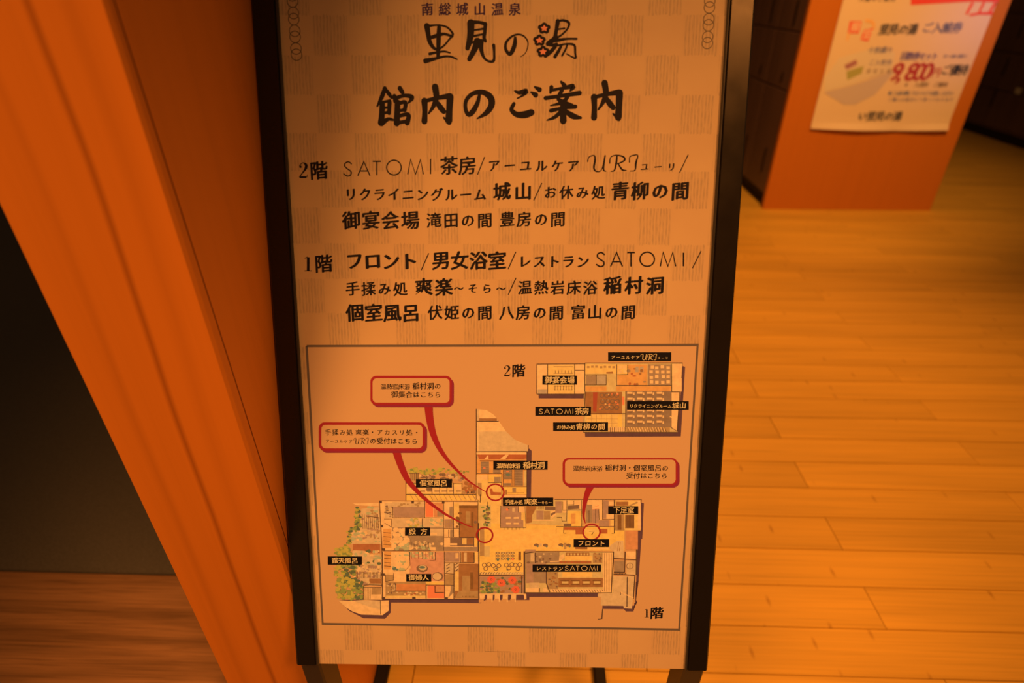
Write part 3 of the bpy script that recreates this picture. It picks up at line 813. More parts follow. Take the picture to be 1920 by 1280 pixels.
s 10 13 10 0 2800 3348 7.7 2807 3060 7.7
s 10 13 10 0 3109 3338 7.7 3117 3124 7.7 3651 3129 7.7
s 10 13 11 0 2806 3230 7.8 3012 3232 7.8 3015 3131 7.8
s 10 13 12 0 2914 3227 7.8 2917 3133 7.8
s 10 13 13 0 2809 3129 7.8 3015 3131 7.8
s 10 13 11 0 3640 3346 7.7 3658 3067 7.7
s 10 13 12 0 2811 3060 7.8 2806 2643 7.8 3734 2651 7.8
s 10 13 13 0 3209 3069 7.8 3222 2655 7.8
s 10 13 14 0 2825 2833 7.9 3212 2839 7.9
s 10 13 11 0 2703 3275 7.8 2796 3275 7.8
s 10 13 11 0 3218 3334 7.7 3221 3236 7.7 3119 3233 7.7
s 10 13 13 0 3658 3064 7.8 3738 3065 7.8
s 10 13 14 0 3665 2704 7.9 3736 2659 7.9 3738 3065 7.9
s 10 10 15 0 3653 2815 10.8 3727 2780 10.8
p 11 6 2 2242 2470 2270 2465 2291 2442 2289 1939 2246 1938
p 11 6 2 3406 1905 3438 1894 3439 1501 3395 1500
p 11 6 3 3391 1678 3431 1656 3421 1032 3393 1015 3396 819 3418 784 3387 772 3381 673 3302 672 3280 699 3054 698 3053 737 3399 742
p 11 6 2 2240 884 3006 895 3007 837 2241 826
s 11 13 4 0 3056 698 9.6 3052 583 9.6 3010 578 9.6
p 11 6 2 793 783 1828 794 1772 748 820 742 812 622 748 549 520 552 372 636 259 762
p 11 22 3 1738 2874 1838 2864 1911 2815 1959 2749 2032 2645 2118 2560 2253 2502 2254 2433 1738 2428
p 11 7 4 1763 2869 1838 2864 1911 2815 1941 2780 1765 2778
p 11 7 4 1762 2744 1963 2746 2032 2645 1764 2642
p 11 15 5 1765 2778 1941 2780 1941 2754 1764 2753
p 11 10 4 1740 2744 1759 2744 1758 2430 1738 2430
s 11 13 5 0 1738 2874 9.5 1734 2124 9.5
s 11 13 6 0 1738 2747 9.5 1959 2749 9.5
s 11 13 6 0 1738 2428 9.6 2256 2433 9.6 2256 2502 9.6
p 11 10 7 1737 2424 2242 2429 2242 2405 1736 2400
p 11 17 8 1744 2400 2241 2405 2241 2364 2201 2353 1764 2349
p 11 7 9 1818 2353 1855 2399 1858 2350
p 11 7 9 1976 2358 2030 2401 2060 2401 2026 2352
p 11 16 10 1739 2349 2243 2354 2245 2061 1737 2056
p 11 15 11 1768 2340 2241 2345 2241 2330 1768 2326
p 11 14 11 1779 2324 1863 2325 1863 2203 1778 2202
p 11 20 12 1782 2319 1860 2319 1860 2304 1782 2303
p 11 20 12 1782 2294 1860 2295 1860 2279 1781 2278
p 11 20 12 1781 2270 1860 2271 1860 2255 1781 2254
p 11 20 12 1781 2245 1860 2246 1860 2230 1781 2229
p 11 20 12 1781 2221 1860 2222 1860 2206 1781 2205
p 11 14 11 1902 2240 1980 2241 1980 2202 1902 2201
p 11 20 12 1905 2235 1977 2235 1977 2224 1905 2224
p 11 20 12 1905 2215 1977 2216 1977 2205 1905 2204
p 11 14 11 2011 2241 2091 2242 2091 2139 2011 2138
p 11 20 12 2014 2236 2088 2236 2088 2219 2014 2218
p 11 20 12 2014 2210 2088 2211 2088 2193 2014 2193
p 11 20 12 2014 2184 2088 2185 2088 2167 2014 2167
p 11 20 12 2014 2158 2088 2159 2088 2141 2014 2141
p 11 14 11 2011 2098 2085 2099 2085 2070 2012 2070
p 11 20 12 2014 2093 2082 2093 2082 2073 2014 2072
p 11 14 11 2121 2243 2205 2243 2207 2072 2122 2071
p 11 20 12 2124 2237 2203 2238 2203 2218 2124 2217
p 11 20 12 2124 2208 2203 2209 2203 2189 2124 2188
p 11 20 12 2124 2180 2203 2181 2203 2161 2124 2160
p 11 20 12 2124 2151 2203 2152 2203 2132 2124 2131
p 11 20 12 2124 2122 2203 2123 2204 2103 2124 2102
p 11 20 12 2124 2094 2204 2095 2204 2074 2125 2074
d 11 2 13 1814 2257 14.8 8.1
d 11 23 13 2054 2188 27 13.5
d 11 2 14 2050 2224 16.9 6.7
p 11 8 11 2212 2236 2242 2237 2244 2065 2213 2065
p 11 9 11 1735 2185 1986 2188 1987 1946 1977 1535 1753 1533 1733 1922
p 11 7 12 1740 2182 1774 2182 1772 1922 1738 1922
p 11 12 13 1746 2096 1787 2096 1786 1952 1745 1951
p 11 7 12 1782 2178 1850 2179 1850 2133 1782 2132
p 11 21 12 1858 2184 1980 2185 1980 2102 1858 2100
p 11 14 13 1915 2162 1980 2163 1980 2105 1915 2104
p 11 21 11 1997 2055 2243 2058 2243 1978 1997 1976
p 11 10 3 1993 1968 2243 1971 2243 1946 1993 1943
p 11 14 12 2098 2049 2136 2049 2136 1999 2099 1998
p 11 15 12 2027 2026 2044 2027 2044 1976 2027 1976
s 11 15 12 0 2048 1992 5.4 2217 1994 5.4
p 11 17 12 1868 2036 1895 2036 1902 2000 1983 1997 1983 1968 1878 1967
s 11 9 14 0 1742 1980 6.8 1772 1908 6.8
s 11 13 15 0 1772 1973 7.1 1772 1886 7.1
s 11 13 16 0 1734 2465 5.2 1731 1922 5.2 1772 1886 5.2
s 11 13 17 0 1734 2429 5.2 2242 2433 5.2
s 11 13 17 0 1732 2197 5.3 1992 2200 5.3
s 11 13 18 0 1992 2200 5.3 1986 2069 5.3
s 11 13 12 0 1992 2059 5.3 2245 2061 5.3
s 11 13 18 0 2242 2433 5.2 2246 1946 5.2
s 11 13 13 0 1992 2059 5.3 1992 1867 5.3
s 11 13 19 0 1853 2197 5.3 1853 2100 5.3 1986 2102 5.3
s 11 13 13 0 2005 2238 5.3 2005 2059 5.3
s 11 13 11 0 2094 2239 5.3 2095 2070 5.3
s 11 13 11 0 2116 2239 5.3 2116 2071 5.3
p 11 21 12 1755 1659 3250 1632 3260 1370 2215 1352 2217 1102 1755 1096
p 11 24 13 1894 1594 2584 1602 2588 1390 2236 1372 1904 1368
p 11 12 13 1766 1659 1812 1659 1810 1290 1764 1290
p 11 8 14 1811 1403 1868 1404 1868 1285 1810 1284
p 11 8 14 1758 1857 1881 1858 1880 1616 1757 1614
d 11 25 15 1857 1778 12.9 8.2
d 11 25 16 1826 1798 18.9 10.6
d 11 19 16 1854 1755 10.3 14.7
d 11 19 17 1830 1748 17.8 13.6
d 11 26 15 1838 1636 15.7 14.8
d 11 19 15 1824 1667 11.2 14.4
d 11 26 18 1844 1771 17.8 9.6
d 11 26 15 1844 1842 12.5 11.8
d 11 19 15 1849 1711 14.6 11.7
d 11 19 19 1853 1765 16.9 15.2
d 11 25 17 1796 1831 18.2 11.8
d 11 19 18 1849 1718 18.6 11.6
d 11 19 20 1837 1746 10.9 13.6
d 11 19 21 1863 1769 13.7 12.3
d 11 25 19 1851 1804 18.2 10.5
d 11 25 19 1849 1695 18.1 8.3
d 11 25 20 1859 1804 15.8 10.2
d 11 19 20 1856 1711 14.6 13.5
d 11 26 20 1850 1665 18.8 8.9
d 11 25 21 1863 1698 19.1 8.3
d 11 26 21 1807 1737 18.1 9.4
d 11 25 16 1815 1638 13.5 12.3
d 11 19 22 1843 1775 11.8 10.2
d 11 25 22 1831 1744 17.3 11.5
d 11 19 23 1815 1752 9.7 9.1
d 11 25 23 1826 1720 17.5 10.8
d 11 19 21 1838 1809 10.2 15.1
d 11 25 22 1858 1711 12.6 8.4
d 11 19 24 1828 1702 14.2 12.3
d 11 26 17 1806 1790 12.4 14.9
d 11 26 25 1822 1715 15.5 13.1
d 11 25 26 1813 1728 11.1 8.4
d 11 26 22 1860 1825 12.1 14.4
d 11 25 17 1815 1647 16.4 13.3
s 11 13 23 0 1847 1894 5.3 1847 1821 5.3
p 11 27 13 1981 1846 2227 1849 2229 1612 1981 1610
p 11 10 14 2161 1848 2239 1849 2239 1782 2161 1781
p 11 9 15 2192 1781 2239 1782 2241 1616 2213 1620 2213 1693 2192 1697
p 11 7 14 2031 1728 2083 1729 2083 1708 2031 1707
s 11 19 14 0 2031 1705 3.4 2085 1705 3.4
p 11 7 14 2113 1729 2165 1730 2165 1709 2113 1708
s 11 19 14 0 2113 1706 3.4 2167 1706 3.4
p 11 7 14 2035 1666 2086 1666 2086 1646 2035 1645
s 11 19 14 0 2035 1642 3.4 2088 1643 3.4
p 11 7 14 2114 1666 2165 1667 2165 1646 2114 1646
s 11 19 14 0 2114 1643 3.4 2167 1644 3.4
p 11 22 14 2099 1831 2123 1832 2123 1788 2099 1787
d 11 2 14 2047 1810 15 15
d 11 26 15 2062 1820 8.2 8.2
p 11 9 14 1987 1608 2241 1611 2241 1589 1987 1586
s 11 13 15 0 2014 1608 4.5 2014 1586 4.5
s 11 13 15 0 2056 1609 4.5 2056 1587 4.5
s 11 13 15 0 2097 1609 4.5 2097 1587 4.5
s 11 13 15 0 2138 1610 4.5 2138 1588 4.5
s 11 13 15 0 2179 1610 4.5 2179 1588 4.5
s 11 13 15 0 2220 1611 4.5 2220 1589 4.5
s 11 13 16 0 1981 1852 5.3 1977 1610 5.3 2242 1613 5.3 2229 1847 5.3
s 11 13 17 0 2161 1847 5.3 2161 1781 5.3
p 11 15 17 2244 1849 2341 1850 2335 1805 2301 1753 2299 1669 2246 1664
p 11 8 18 2515 1920 2815 1923 2816 1627 2247 1661 2302 1672 2305 1753 2341 1827 2341 1850 2517 1852
p 11 27 19 2345 1801 2420 1802 2421 1707 2346 1706
p 11 19 19 2429 1850 2545 1844 2539 1807 2430 1810
p 11 7 20 2498 1799 2546 1814 2547 1756 2496 1711
p 11 19 21 2489 1770 2539 1796 2540 1774 2496 1744
s 11 13 19 0 2346 1850 3.5 2346 1816 3.5
s 11 13 19 0 2356 1850 3.5 2357 1816 3.5
s 11 13 19 0 2367 1850 3.5 2367 1816 3.5
s 11 13 19 0 2377 1851 3.5 2377 1816 3.5
s 11 13 19 0 2387 1851 3.5 2387 1816 3.5
s 11 13 19 0 2397 1851 3.5 2398 1816 3.5
s 11 13 19 0 2407 1851 3.5 2408 1817 3.5
s 11 13 19 0 2418 1851 3.5 2418 1817 3.5
p 11 12 19 2423 1798 2485 1799 2486 1708 2425 1707
p 11 10 19 2309 1702 2520 1704 2521 1693 2309 1691
p 11 27 22 2537 1905 2602 1906 2604 1779 2540 1778
p 11 7 19 2612 1917 2653 1918 2655 1783 2614 1782
p 11 7 20 2619 1915 2652 1915 2654 1809 2621 1809
p 11 10 19 2661 1918 2723 1918 2724 1874 2662 1874
p 11 7 19 2728 1918 2813 1919 2816 1822 2731 1821
p 11 19 20 2662 1857 2782 1871 2784 1826 2663 1817
p 11 21 19 2667 1802 2807 1803 2812 1635 2671 1634
p 11 16 20 2700 1775 2746 1776 2748 1661 2702 1661
s 11 13 19 0 2555 1732 5.5 2605 1732 5.5 2609 1690 5.5 2655 1691 5.5 2657 1767 5.5
p 11 7 2 2862 1923 3014 1925 3017 1825 2865 1823
p 11 14 3 2850 1872 2913 1873 2919 1675 2855 1674
p 11 27 4 2918 1824 2982 1824 2986 1672 2923 1671
s 11 2 5 0 2918 1843 2.8 2984 1866 2.8 2989 1832 2.8 2918 1820 2.8
p 11 10 6 2979 1923 3014 1923 3021 1710 2985 1710
p 11 27 2 3025 1922 3078 1922 3084 1723 3031 1722
p 11 7 3 3082 1909 3139 1909 3141 1868 3083 1867
p 11 7 3 3061 1770 3144 1771 3146 1716 3063 1715
p 11 27 13 2989 1702 3088 1704 3091 1638 2991 1637
p 11 9 13 3103 1708 3142 1708 3144 1643 3105 1643
p 11 19 21 2627 1664 2706 1665 2706 1630 2628 1629
s 11 13 19 0 2530 1924 5.5 3137 1932 5.5 3408 1935 5.5
s 11 13 20 0 2612 1903 5.5 2614 1813 5.5
s 11 13 21 0 2654 1919 5.5 2657 1767 5.5
s 11 13 22 0 2725 1916 5.5 2726 1871 5.5 2659 1868 5.5
s 11 13 22 0 2610 1809 5.5 2809 1816 5.5
s 11 13 23 0 2805 1921 5.5 2812 1631 5.5
s 11 13 20 0 3018 1927 5.5 3024 1714 5.5 3141 1716 5.5
s 11 13 24 0 2553 1632 5.6 3144 1635 5.6
s 11 13 25 0 3134 1928 5.5 3147 1566 5.5
s 11 13 7 0 2982 1824 5.5 2989 1710 5.5
s 11 13 4 0 2883 1808 5.5 2887 1674 5.5
s 11 13 6 0 2950 1824 5.5 2954 1671 5.5
p 11 9 26 3145 1923 3404 1926 3418 1596 3156 1593
p 11 15 27 3156 1910 3279 1911 3281 1866 3157 1864
p 11 12 28 3281 1869 3364 1912 3388 1905 3309 1864
p 11 12 27 3153 1773 3245 1774 3252 1594 3160 1593
p 11 28 28 3175 1766 3214 1766 3220 1602 3181 1601
p 11 28 27 3253 1767 3345 1768 3351 1621 3258 1620
s 11 13 28 0 3262 1763 2.8 3268 1621 2.8
s 11 13 28 0 3277 1763 2.8 3283 1622 2.8
s 11 13 28 0 3292 1763 2.8 3297 1622 2.8
s 11 13 28 0 3306 1763 2.8 3312 1622 2.8
s 11 13 28 0 3321 1763 2.8 3327 1622 2.8
s 11 13 28 0 3336 1764 2.8 3341 1622 2.8
p 11 10 29 3374 1919 3405 1920 3419 1615 3387 1615
s 11 13 30 0 3408 1939 8.2 3406 1905 8.2
s 11 13 28 0 3143 1924 5.5 3155 1597 5.5
p 11 17 13 2632 1623 2842 1626 2843 1593 2632 1591
p 11 17 14 2750 1592 2828 1593 2830 1547 2751 1546
p 11 17 13 2999 1611 3077 1611 3079 1558 3001 1557
p 11 2 27 3270 1591 3387 1596 3388 1500 3274 1499
p 11 9 14 2835 1601 2999 1603 3000 1564 2836 1562
s 11 13 14 0 2628 1622 5.6 2629 1556 5.6 2654 1556 5.6
s 11 13 29 0 3122 1562 5.6 3150 1562 5.6 3144 1635 5.6
s 11 13 14 0 2550 1609 4.6 2551 1544 4.6
s 11 13 15 0 2889 1578 3.7 2943 1583 3.7 2916 1540 3.7 2925 1571 3.7
p 11 29 28 3267 1593 3389 1595 3398 1387 3275 1385
p 11 22 13 3103 1419 3183 1481 3245 1482 3258 1286 3157 1285 3148 1363 3104 1383
s 11 15 14 0 3199 1465 5.1 3188 1364 5.1
s 11 15 14 0 3215 1465 5.1 3208 1364 5.1
p 11 10 4 3279 1359 3384 1361 3388 1271 3282 1269
p 11 14 13 3158 1256 3259 1258 3264 1127 3163 1126
p 11 22 4 3285 1258 3386 1259 3393 1100 3291 1099
o 11 19 5 3323 1196 33.2 6.2
s 11 19 6 0 3322 1236 5.2 3325 1157 5.2
p 11 22 4 3141 1078 3385 1081 3364 705 3280 710 3273 738 3037 738 3034 837 3002 842 3001 874 3147 885
s 11 13 13 0 3155 1279 10.8 3390 1267 10.8
s 11 13 14 0 3268 1359 10.7 3271 1127 10.7
s 11 13 13 0 3140 1103 10.8 3385 1092 10.8
s 11 13 14 0 3147 1352 10.7 3150 1273 10.7 3147 885 10.7
s 11 13 29 0 3385 1386 10.7 3393 1095 10.7
s 11 13 5 0 3302 1071 10.8 3311 725 10.8
s 11 13 14 0 3380 1083 10.8 3375 819 10.8
s 11 13 15 0 3160 1126 10.8 3269 1125 10.8
s 11 13 16 0 3163 1124 6.8 3184 1092 6.8
s 11 13 17 0 3178 1124 6.8 3200 1092 6.8
s 11 13 18 0 3194 1124 6.8 3216 1092 6.8
s 11 13 19 0 3209 1124 6.8 3231 1093 6.8
s 11 13 20 0 3225 1124 6.8 3247 1093 6.8
s 11 13 21 0 3240 1125 6.8 3262 1093 6.8
s 11 13 22 0 3256 1125 6.8 3278 1093 6.8
s 11 13 23 0 3272 1125 6.8 3294 1093 6.8
s 11 10 15 0 3236 898 10.5 3375 830 10.5
s 11 13 16 0 3236 898 6.8 3237 863 6.8
p 11 12 13 1926 1339 1932 1339 1932 1244 1926 1244
d 11 19 14 1951 1326 19.7 14.5
d 11 8 15 1951 1326 11.4 8.3
d 11 19 15 1951 1294 19.8 14.6
d 11 8 16 1951 1294 11.4 8.3
d 11 19 16 1951 1262 19.8 14.6
d 11 8 17 1951 1262 11.5 8.3
p 11 12 13 1981 1340 1987 1340 1987 1245 1981 1245
d 11 19 14 2006 1326 19.7 14.5
d 11 8 15 2006 1326 11.4 8.3
d 11 19 15 2006 1295 19.8 14.6
d 11 8 16 2006 1295 11.4 8.3
d 11 19 16 2006 1263 19.8 14.6
d 11 8 17 2006 1263 11.4 8.3
p 11 12 13 2033 1340 2039 1340 2039 1245 2033 1245
d 11 19 14 2058 1327 19.7 14.5
d 11 8 15 2058 1327 11.4 8.3
d 11 19 15 2058 1295 19.7 14.6
d 11 8 16 2058 1295 11.4 8.3
d 11 19 16 2058 1264 19.8 14.6
d 11 8 17 2058 1264 11.4 8.3
p 11 12 13 2081 1341 2087 1341 2087 1246 2081 1246
d 11 19 14 2106 1328 19.7 14.5
d 11 8 15 2106 1328 11.4 8.3
d 11 19 15 2106 1296 19.7 14.5
d 11 8 16 2106 1296 11.4 8.3
d 11 19 16 2106 1264 19.8 14.6
d 11 8 17 2106 1264 11.4 8.3
d 11 23 18 1951 1252 14.6 14.6
d 11 23 18 2058 1257 14.6 14.6
d 11 2 18 2106 1258 12.5 12.5
d 11 23 13 1935 1150 10.4 10.4
d 11 23 13 2050 1140 10.4 10.4
s 11 13 13 0 2170 1345 9.4 2170 1247 9.4
s 11 13 13 0 2186 1346 9.4 2187 1247 9.4
p 11 28 14 2164 1345 2186 1346 2187 1247 2164 1247
o 11 19 13 1810 1188 20.9 8.4
o 11 19 13 1857 1194 20.9 8.3
o 11 19 14 1825 1148 20.9 8.4
o 11 19 13 1904 1184 20.9 8.3
o 11 19 13 1961 1184 20.9 8.3
o 11 19 14 1930 1150 20.9 8.4
o 11 19 13 2040 1191 20.9 8.3
o 11 19 13 2097 1197 20.8 8.3
o 11 19 14 2066 1157 20.9 8.3
o 11 19 14 2133 1192 20.8 8.3
o 11 19 13 2180 1198 20.8 8.3
o 11 19 15 2160 1153 20.9 8.3
d 11 19 14 2349 1421 26.9 18.6
d 11 23 15 2364 1407 10.3 10.3
d 11 19 14 2443 1420 26.9 18.6
d 11 23 15 2457 1406 10.3 10.3
d 11 19 14 2603 1426 26.9 18.6
d 11 23 15 2617 1413 10.3 10.3
d 11 19 13 2680 1423 26.8 18.6
d 11 23 14 2695 1409 10.3 10.3
p 11 22 14 2380 1438 2406 1438 2407 1405 2381 1404
p 11 12 14 2633 1447 2659 1447 2660 1380 2634 1379
p 11 15 13 2753 1403 2877 1405 2877 1380 2753 1379
p 11 10 14 2877 1399 3094 1402 3094 1383 2877 1380
p 11 8 13 1763 1108 2217 1114 2217 1088 1762 1082
s 11 13 14 0 1782 1106 9.5 1767 1082 9.5
s 11 13 14 0 1809 1106 9.5 1795 1083 9.5
s 11 13 14 0 1837 1106 9.5 1823 1083 9.5
s 11 13 14 0 1865 1107 9.5 1850 1084 9.5
s 11 13 14 0 1893 1107 9.5 1878 1084 9.5
s 11 13 14 0 1921 1107 9.5 1906 1084 9.5
s 11 13 14 0 1948 1108 9.5 1934 1085 9.5
s 11 13 14 0 1976 1108 9.5 1962 1085 9.5
s 11 13 14 0 2004 1108 9.5 1989 1085 9.5
s 11 13 14 0 2032 1109 9.5 2017 1086 9.5
s 11 13 14 0 2059 1109 9.5 2045 1086 9.5
s 11 13 14 0 2087 1110 9.5 2073 1087 9.5
s 11 13 14 0 2115 1110 9.5 2100 1087 9.5
s 11 13 14 0 2143 1110 9.5 2128 1087 9.5
s 11 13 14 0 2170 1111 9.5 2156 1088 9.5
s 11 13 14 0 2198 1111 9.5 2184 1088 9.5
s 11 7 15 0 1790 1106 7.3 1775 1083 7.3
s 11 7 15 0 1817 1106 7.3 1802 1083 7.3
s 11 7 15 0 1844 1106 7.3 1830 1083 7.3
s 11 7 15 0 1872 1107 7.3 1857 1084 7.3
s 11 7 15 0 1899 1107 7.3 1884 1084 7.3
s 11 7 15 0 1926 1107 7.3 1911 1084 7.3
s 11 7 15 0 1953 1108 7.3 1939 1085 7.3
s 11 7 15 0 1981 1108 7.3 1966 1085 7.3
s 11 7 15 0 2008 1109 7.3 1993 1085 7.3
s 11 7 15 0 2035 1109 7.3 2021 1086 7.3
s 11 7 15 0 2062 1109 7.3 2048 1086 7.3
s 11 7 15 0 2090 1110 7.3 2075 1087 7.3
s 11 7 15 0 2117 1110 7.3 2102 1087 7.3
s 11 7 15 0 2144 1110 7.3 2130 1087 7.3
s 11 7 15 0 2171 1111 7.3 2157 1088 7.3
s 11 7 15 0 2198 1111 7.3 2184 1088 7.3
p 11 27 2 1762 1056 2223 1062 2224 866 1761 860
d 11 15 3 1956 1024 21.5 10.9
d 11 26 3 2076 920 19.6 15.2
d 11 12 3 1870 993 19 13.9
d 11 12 3 2154 1004 17.5 16.9
d 11 26 3 1919 978 17.9 10.4
d 11 15 3 1785 873 14.6 11.7
d 11 15 4 2132 1008 19.5 14.9
d 11 15 3 2007 890 18.3 17.5
d 11 15 4 2181 983 23.2 18.5
d 11 15 4 1858 961 24 13.7
d 11 15 5 2136 976 21.9 18.3
d 11 12 3 1888 893 21 13.2
d 11 26 3 2047 988 23.1 19
d 11 26 3 2158 933 21.4 16.2
d 11 15 4 1983 877 24.4 11.9
d 11 12 3 1992 950 20.1 12.6
d 11 12 4 2068 989 20.2 11.5
d 11 26 3 1828 871 23.1 15.3
d 11 12 3 1809 1005 16 19.7
d 11 15 3 2196 1048 21.3 12.2
d 11 12 4 2161 916 22.9 13.1
d 11 26 5 2050 977 14.8 15
d 11 12 4 2102 895 16.4 17.1
d 11 12 5 2081 971 14.8 10.3
d 11 26 6 2178 1001 22.1 14.2
d 11 15 7 2177 977 22 12.2
d 11 26 3 1998 1042 15.9 12.9
d 11 15 4 1834 910 13.7 20.1
d 11 12 4 2045 923 24.4 12.6
d 11 12 8 2161 961 14 13.5
d 11 26 4 2023 1012 13.8 15.3
d 11 12 4 1826 872 16.4 15.8
d 11 15 5 1842 912 21 20.1
d 11 15 5 2099 914 22.7 16.9
d 11 26 4 1793 987 16.7 20
d 11 15 3 2141 874 14.7 17.7
d 11 25 5 1958 874 20.6 20
d 11 25 5 1902 953 24.1 16.3
d 11 30 5 1790 959 12.5 14
d 11 26 6 1867 946 16.8 13.2
d 11 25 6 1919 979 12.7 11
d 11 25 6 1841 883 24.4 16.4
d 11 30 7 1841 901 24.4 10.7
d 11 30 8 1805 920 10.8 9.8
d 11 30 6 1932 899 24.3 14.3
d 11 25 7 1957 892 22.3 10.3
d 11 30 7 1891 943 10.6 16.6
d 11 30 9 1775 891 21.3 13.4
d 11 25 8 1834 913 11.3 9.3
d 11 25 8 1961 923 13.2 15.7
d 11 26 7 1835 980 20.2 12.9
d 11 25 7 1927 968 11.1 10.6
d 11 30 9 1815 897 18.5 12.8
d 11 26 10 1837 904 18.5 19.7
d 11 30 9 1820 944 18.4 14.8
d 11 30 8 1882 884 17.8 18.2
d 11 25 9 1944 915 25.1 10.1
d 11 26 10 1796 885 18.5 12.5
d 11 25 8 1909 978 22.8 10.2
d 11 25 10 1821 976 17.5 18.6
d 11 25 9 1896 895 18.3 17.3
d 11 25 10 1944 951 16.6 8.4
d 11 26 10 1888 877 15.8 10.8
d 11 26 10 1785 933 24 11.8
d 11 26 10 1958 890 13.5 19.2
d 11 25 3 1966 983 10.5 11.8
d 11 26 9 1873 975 18.2 12.4
d 11 25 10 1894 924 18.6 16.5
d 11 25 11 1796 871 23.7 19.8
d 11 26 11 1833 943 14.6 15.3
d 11 25 11 1884 911 19.4 8.5
d 11 25 11 1921 921 16.8 12
d 11 30 11 1959 966 15.8 13.8
d 11 26 12 1858 869 25.3 15.3
d 11 25 12 1884 917 13.4 19.7
d 11 26 13 1882 914 20.8 19.5
d 11 31 3 1910 1024 18.9 16.8
d 11 31 10 1900 1002 18.9 16.8
d 11 31 11 1877 996 18.9 16.8
d 11 31 12 1858 1011 18.9 16.8
d 11 31 13 1858 1035 18.9 16.8
d 11 31 14 1877 1050 18.9 16.8
d 11 31 15 1900 1045 18.9 16.8
d 11 31 16 1883 1023 27.3 27.3
o 11 13 17 1883 1023 9.4 4.2
d 11 31 5 2015 987 18.9 16.8
d 11 31 6 2005 965 18.9 16.8
d 11 31 12 1982 960 18.9 16.8
d 11 31 13 1963 974 18.9 16.8
d 11 31 14 1963 998 18.9 16.8
d 11 31 15 1981 1014 18.9 16.8
d 11 31 16 2005 1009 18.9 16.8
d 11 31 17 1988 987 27.3 27.3
o 11 13 18 1988 987 9.4 4.2
d 11 31 5 2130 1019 18.9 16.8
d 11 31 6 2120 997 18.9 16.8
d 11 31 7 2097 991 18.9 16.8
d 11 31 8 2078 1006 18.9 16.8
d 11 31 9 2078 1030 18.9 16.8
d 11 31 10 2097 1045 18.8 16.7
d 11 31 11 2120 1040 18.8 16.7
d 11 31 12 2103 1018 27.2 27.2
o 11 13 13 2103 1018 9.4 4.2
d 11 31 5 2164 912 18.9 16.8
d 11 31 6 2154 890 18.9 16.8
d 11 31 7 2131 884 18.9 16.8
d 11 31 8 2112 899 18.9 16.8
d 11 31 9 2112 923 18.9 16.8
d 11 31 10 2131 938 18.9 16.8
d 11 31 11 2154 933 18.9 16.8
d 11 31 12 2137 912 27.3 27.3
o 11 13 13 2137 912 9.5 4.2
p 11 7 13 1756 860 2224 866 2225 847 1756 840
p 11 6 14 1814 849 2282 856 2283 792 1814 785
p 11 7 15 1759 852 1817 853 1802 787 1759 787
p 11 4 16 1750 802 1802 803 1802 756 1750 755
p 11 7 15 1838 850 1899 850 1895 763 1836 762
p 11 4 16 1829 803 1884 804 1884 757 1829 756
p 11 7 15 1918 851 1975 851 1971 764 1916 763
p 11 4 16 1910 804 1960 805 1960 758 1910 757
p 11 7 15 2002 852 2059 853 2055 765 2000 765
p 11 4 16 1994 805 2045 806 2045 759 1994 759
p 11 7 15 2091 853 2144 854 2140 767 2089 766
p 11 4 16 2083 806 2129 807 2129 761 2083 760
p 11 7 15 2221 866 2251 859 2253 803 2230 797
s 11 13 14 0 1752 1062 10.9 1751 860 10.9
s 11 13 15 0 1752 1071 10.9 2226 1070 10.9
s 11 13 16 0 2224 1346 10.8 2228 861 10.8
s 11 13 16 0 1752 1659 10.7 1752 1073 10.7
s 11 13 16 0 2202 1068 10.9 2203 866 10.9
p 11 8 17 2236 1346 3147 1358 3163 885 2240 872
p 11 14 18 2243 1338 2589 1343 2591 1215 2244 1211
p 11 27 19 2244 1211 2454 1213 2457 991 2245 988
p 11 14 20 2322 1126 2447 1128 2449 991 2323 989
p 11 7 18 2246 930 2387 932 2387 886 2246 884
p 11 22 21 2281 994 2386 996 2387 932 2282 931
p 11 7 18 2429 933 2455 933 2492 887 2429 887
d 11 19 19 2349 1295 12.1 9.8
d 11 19 19 2422 1262 11.9 13.9
d 11 19 19 2353 1233 16.8 9.9
d 11 19 19 2308 1319 18.6 7.7
d 11 19 20 2268 1223 17.6 12.6
d 11 19 20 2323 1303 18.4 10.4
d 11 19 20 2454 1225 13.4 11.3
d 11 22 19 2502 1322 9.8 7.5
d 11 19 19 2390 1248 14.6 14.8
d 11 22 20 2414 1232 10.6 10.1
d 11 19 19 2493 1268 13.9 14.5
d 11 22 19 2427 1321 10.8 10.8
d 11 12 21 2319 1327 12 8.4
d 11 22 20 2391 1292 17.8 10.5
p 11 22 22 2290 1330 2330 1331 2331 1234 2291 1234
p 11 24 18 2646 1301 2926 1304 2927 1257 2647 1253
p 11 24 18 2624 1119 2936 1123 2938 1066 2625 1062
p 11 7 20 2589 1300 2641 1329 2642 1284 2596 1238 2492 1231 2492 1242 2585 1249
p 11 15 19 2656 1340 2899 1343 2900 1306 2657 1303
p 11 8 20 2670 1332 2687 1333 2687 1310 2670 1310
p 11 8 20 2704 1333 2721 1333 2721 1311 2704 1311
p 11 8 20 2738 1333 2755 1333 2755 1311 2738 1311
p 11 8 20 2772 1334 2789 1334 2789 1312 2772 1312
p 11 8 20 2806 1334 2823 1334 2823 1312 2806 1312
p 11 8 20 2840 1334 2857 1335 2857 1313 2840 1312
p 11 8 20 2874 1335 2891 1335 2891 1313 2874 1313
p 11 15 21 2590 1246 2922 1250 2923 1219 2591 1215
p 11 17 22 2603 1240 2624 1240 2625 1222 2603 1221
p 11 17 22 2639 1240 2660 1240 2660 1222 2639 1222
p 11 17 22 2674 1241 2696 1241 2696 1223 2675 1222
p 11 17 22 2710 1241 2732 1241 2732 1223 2711 1223
p 11 17 22 2746 1242 2767 1242 2768 1224 2746 1223
p 11 17 22 2782 1242 2803 1242 2804 1224 2782 1224
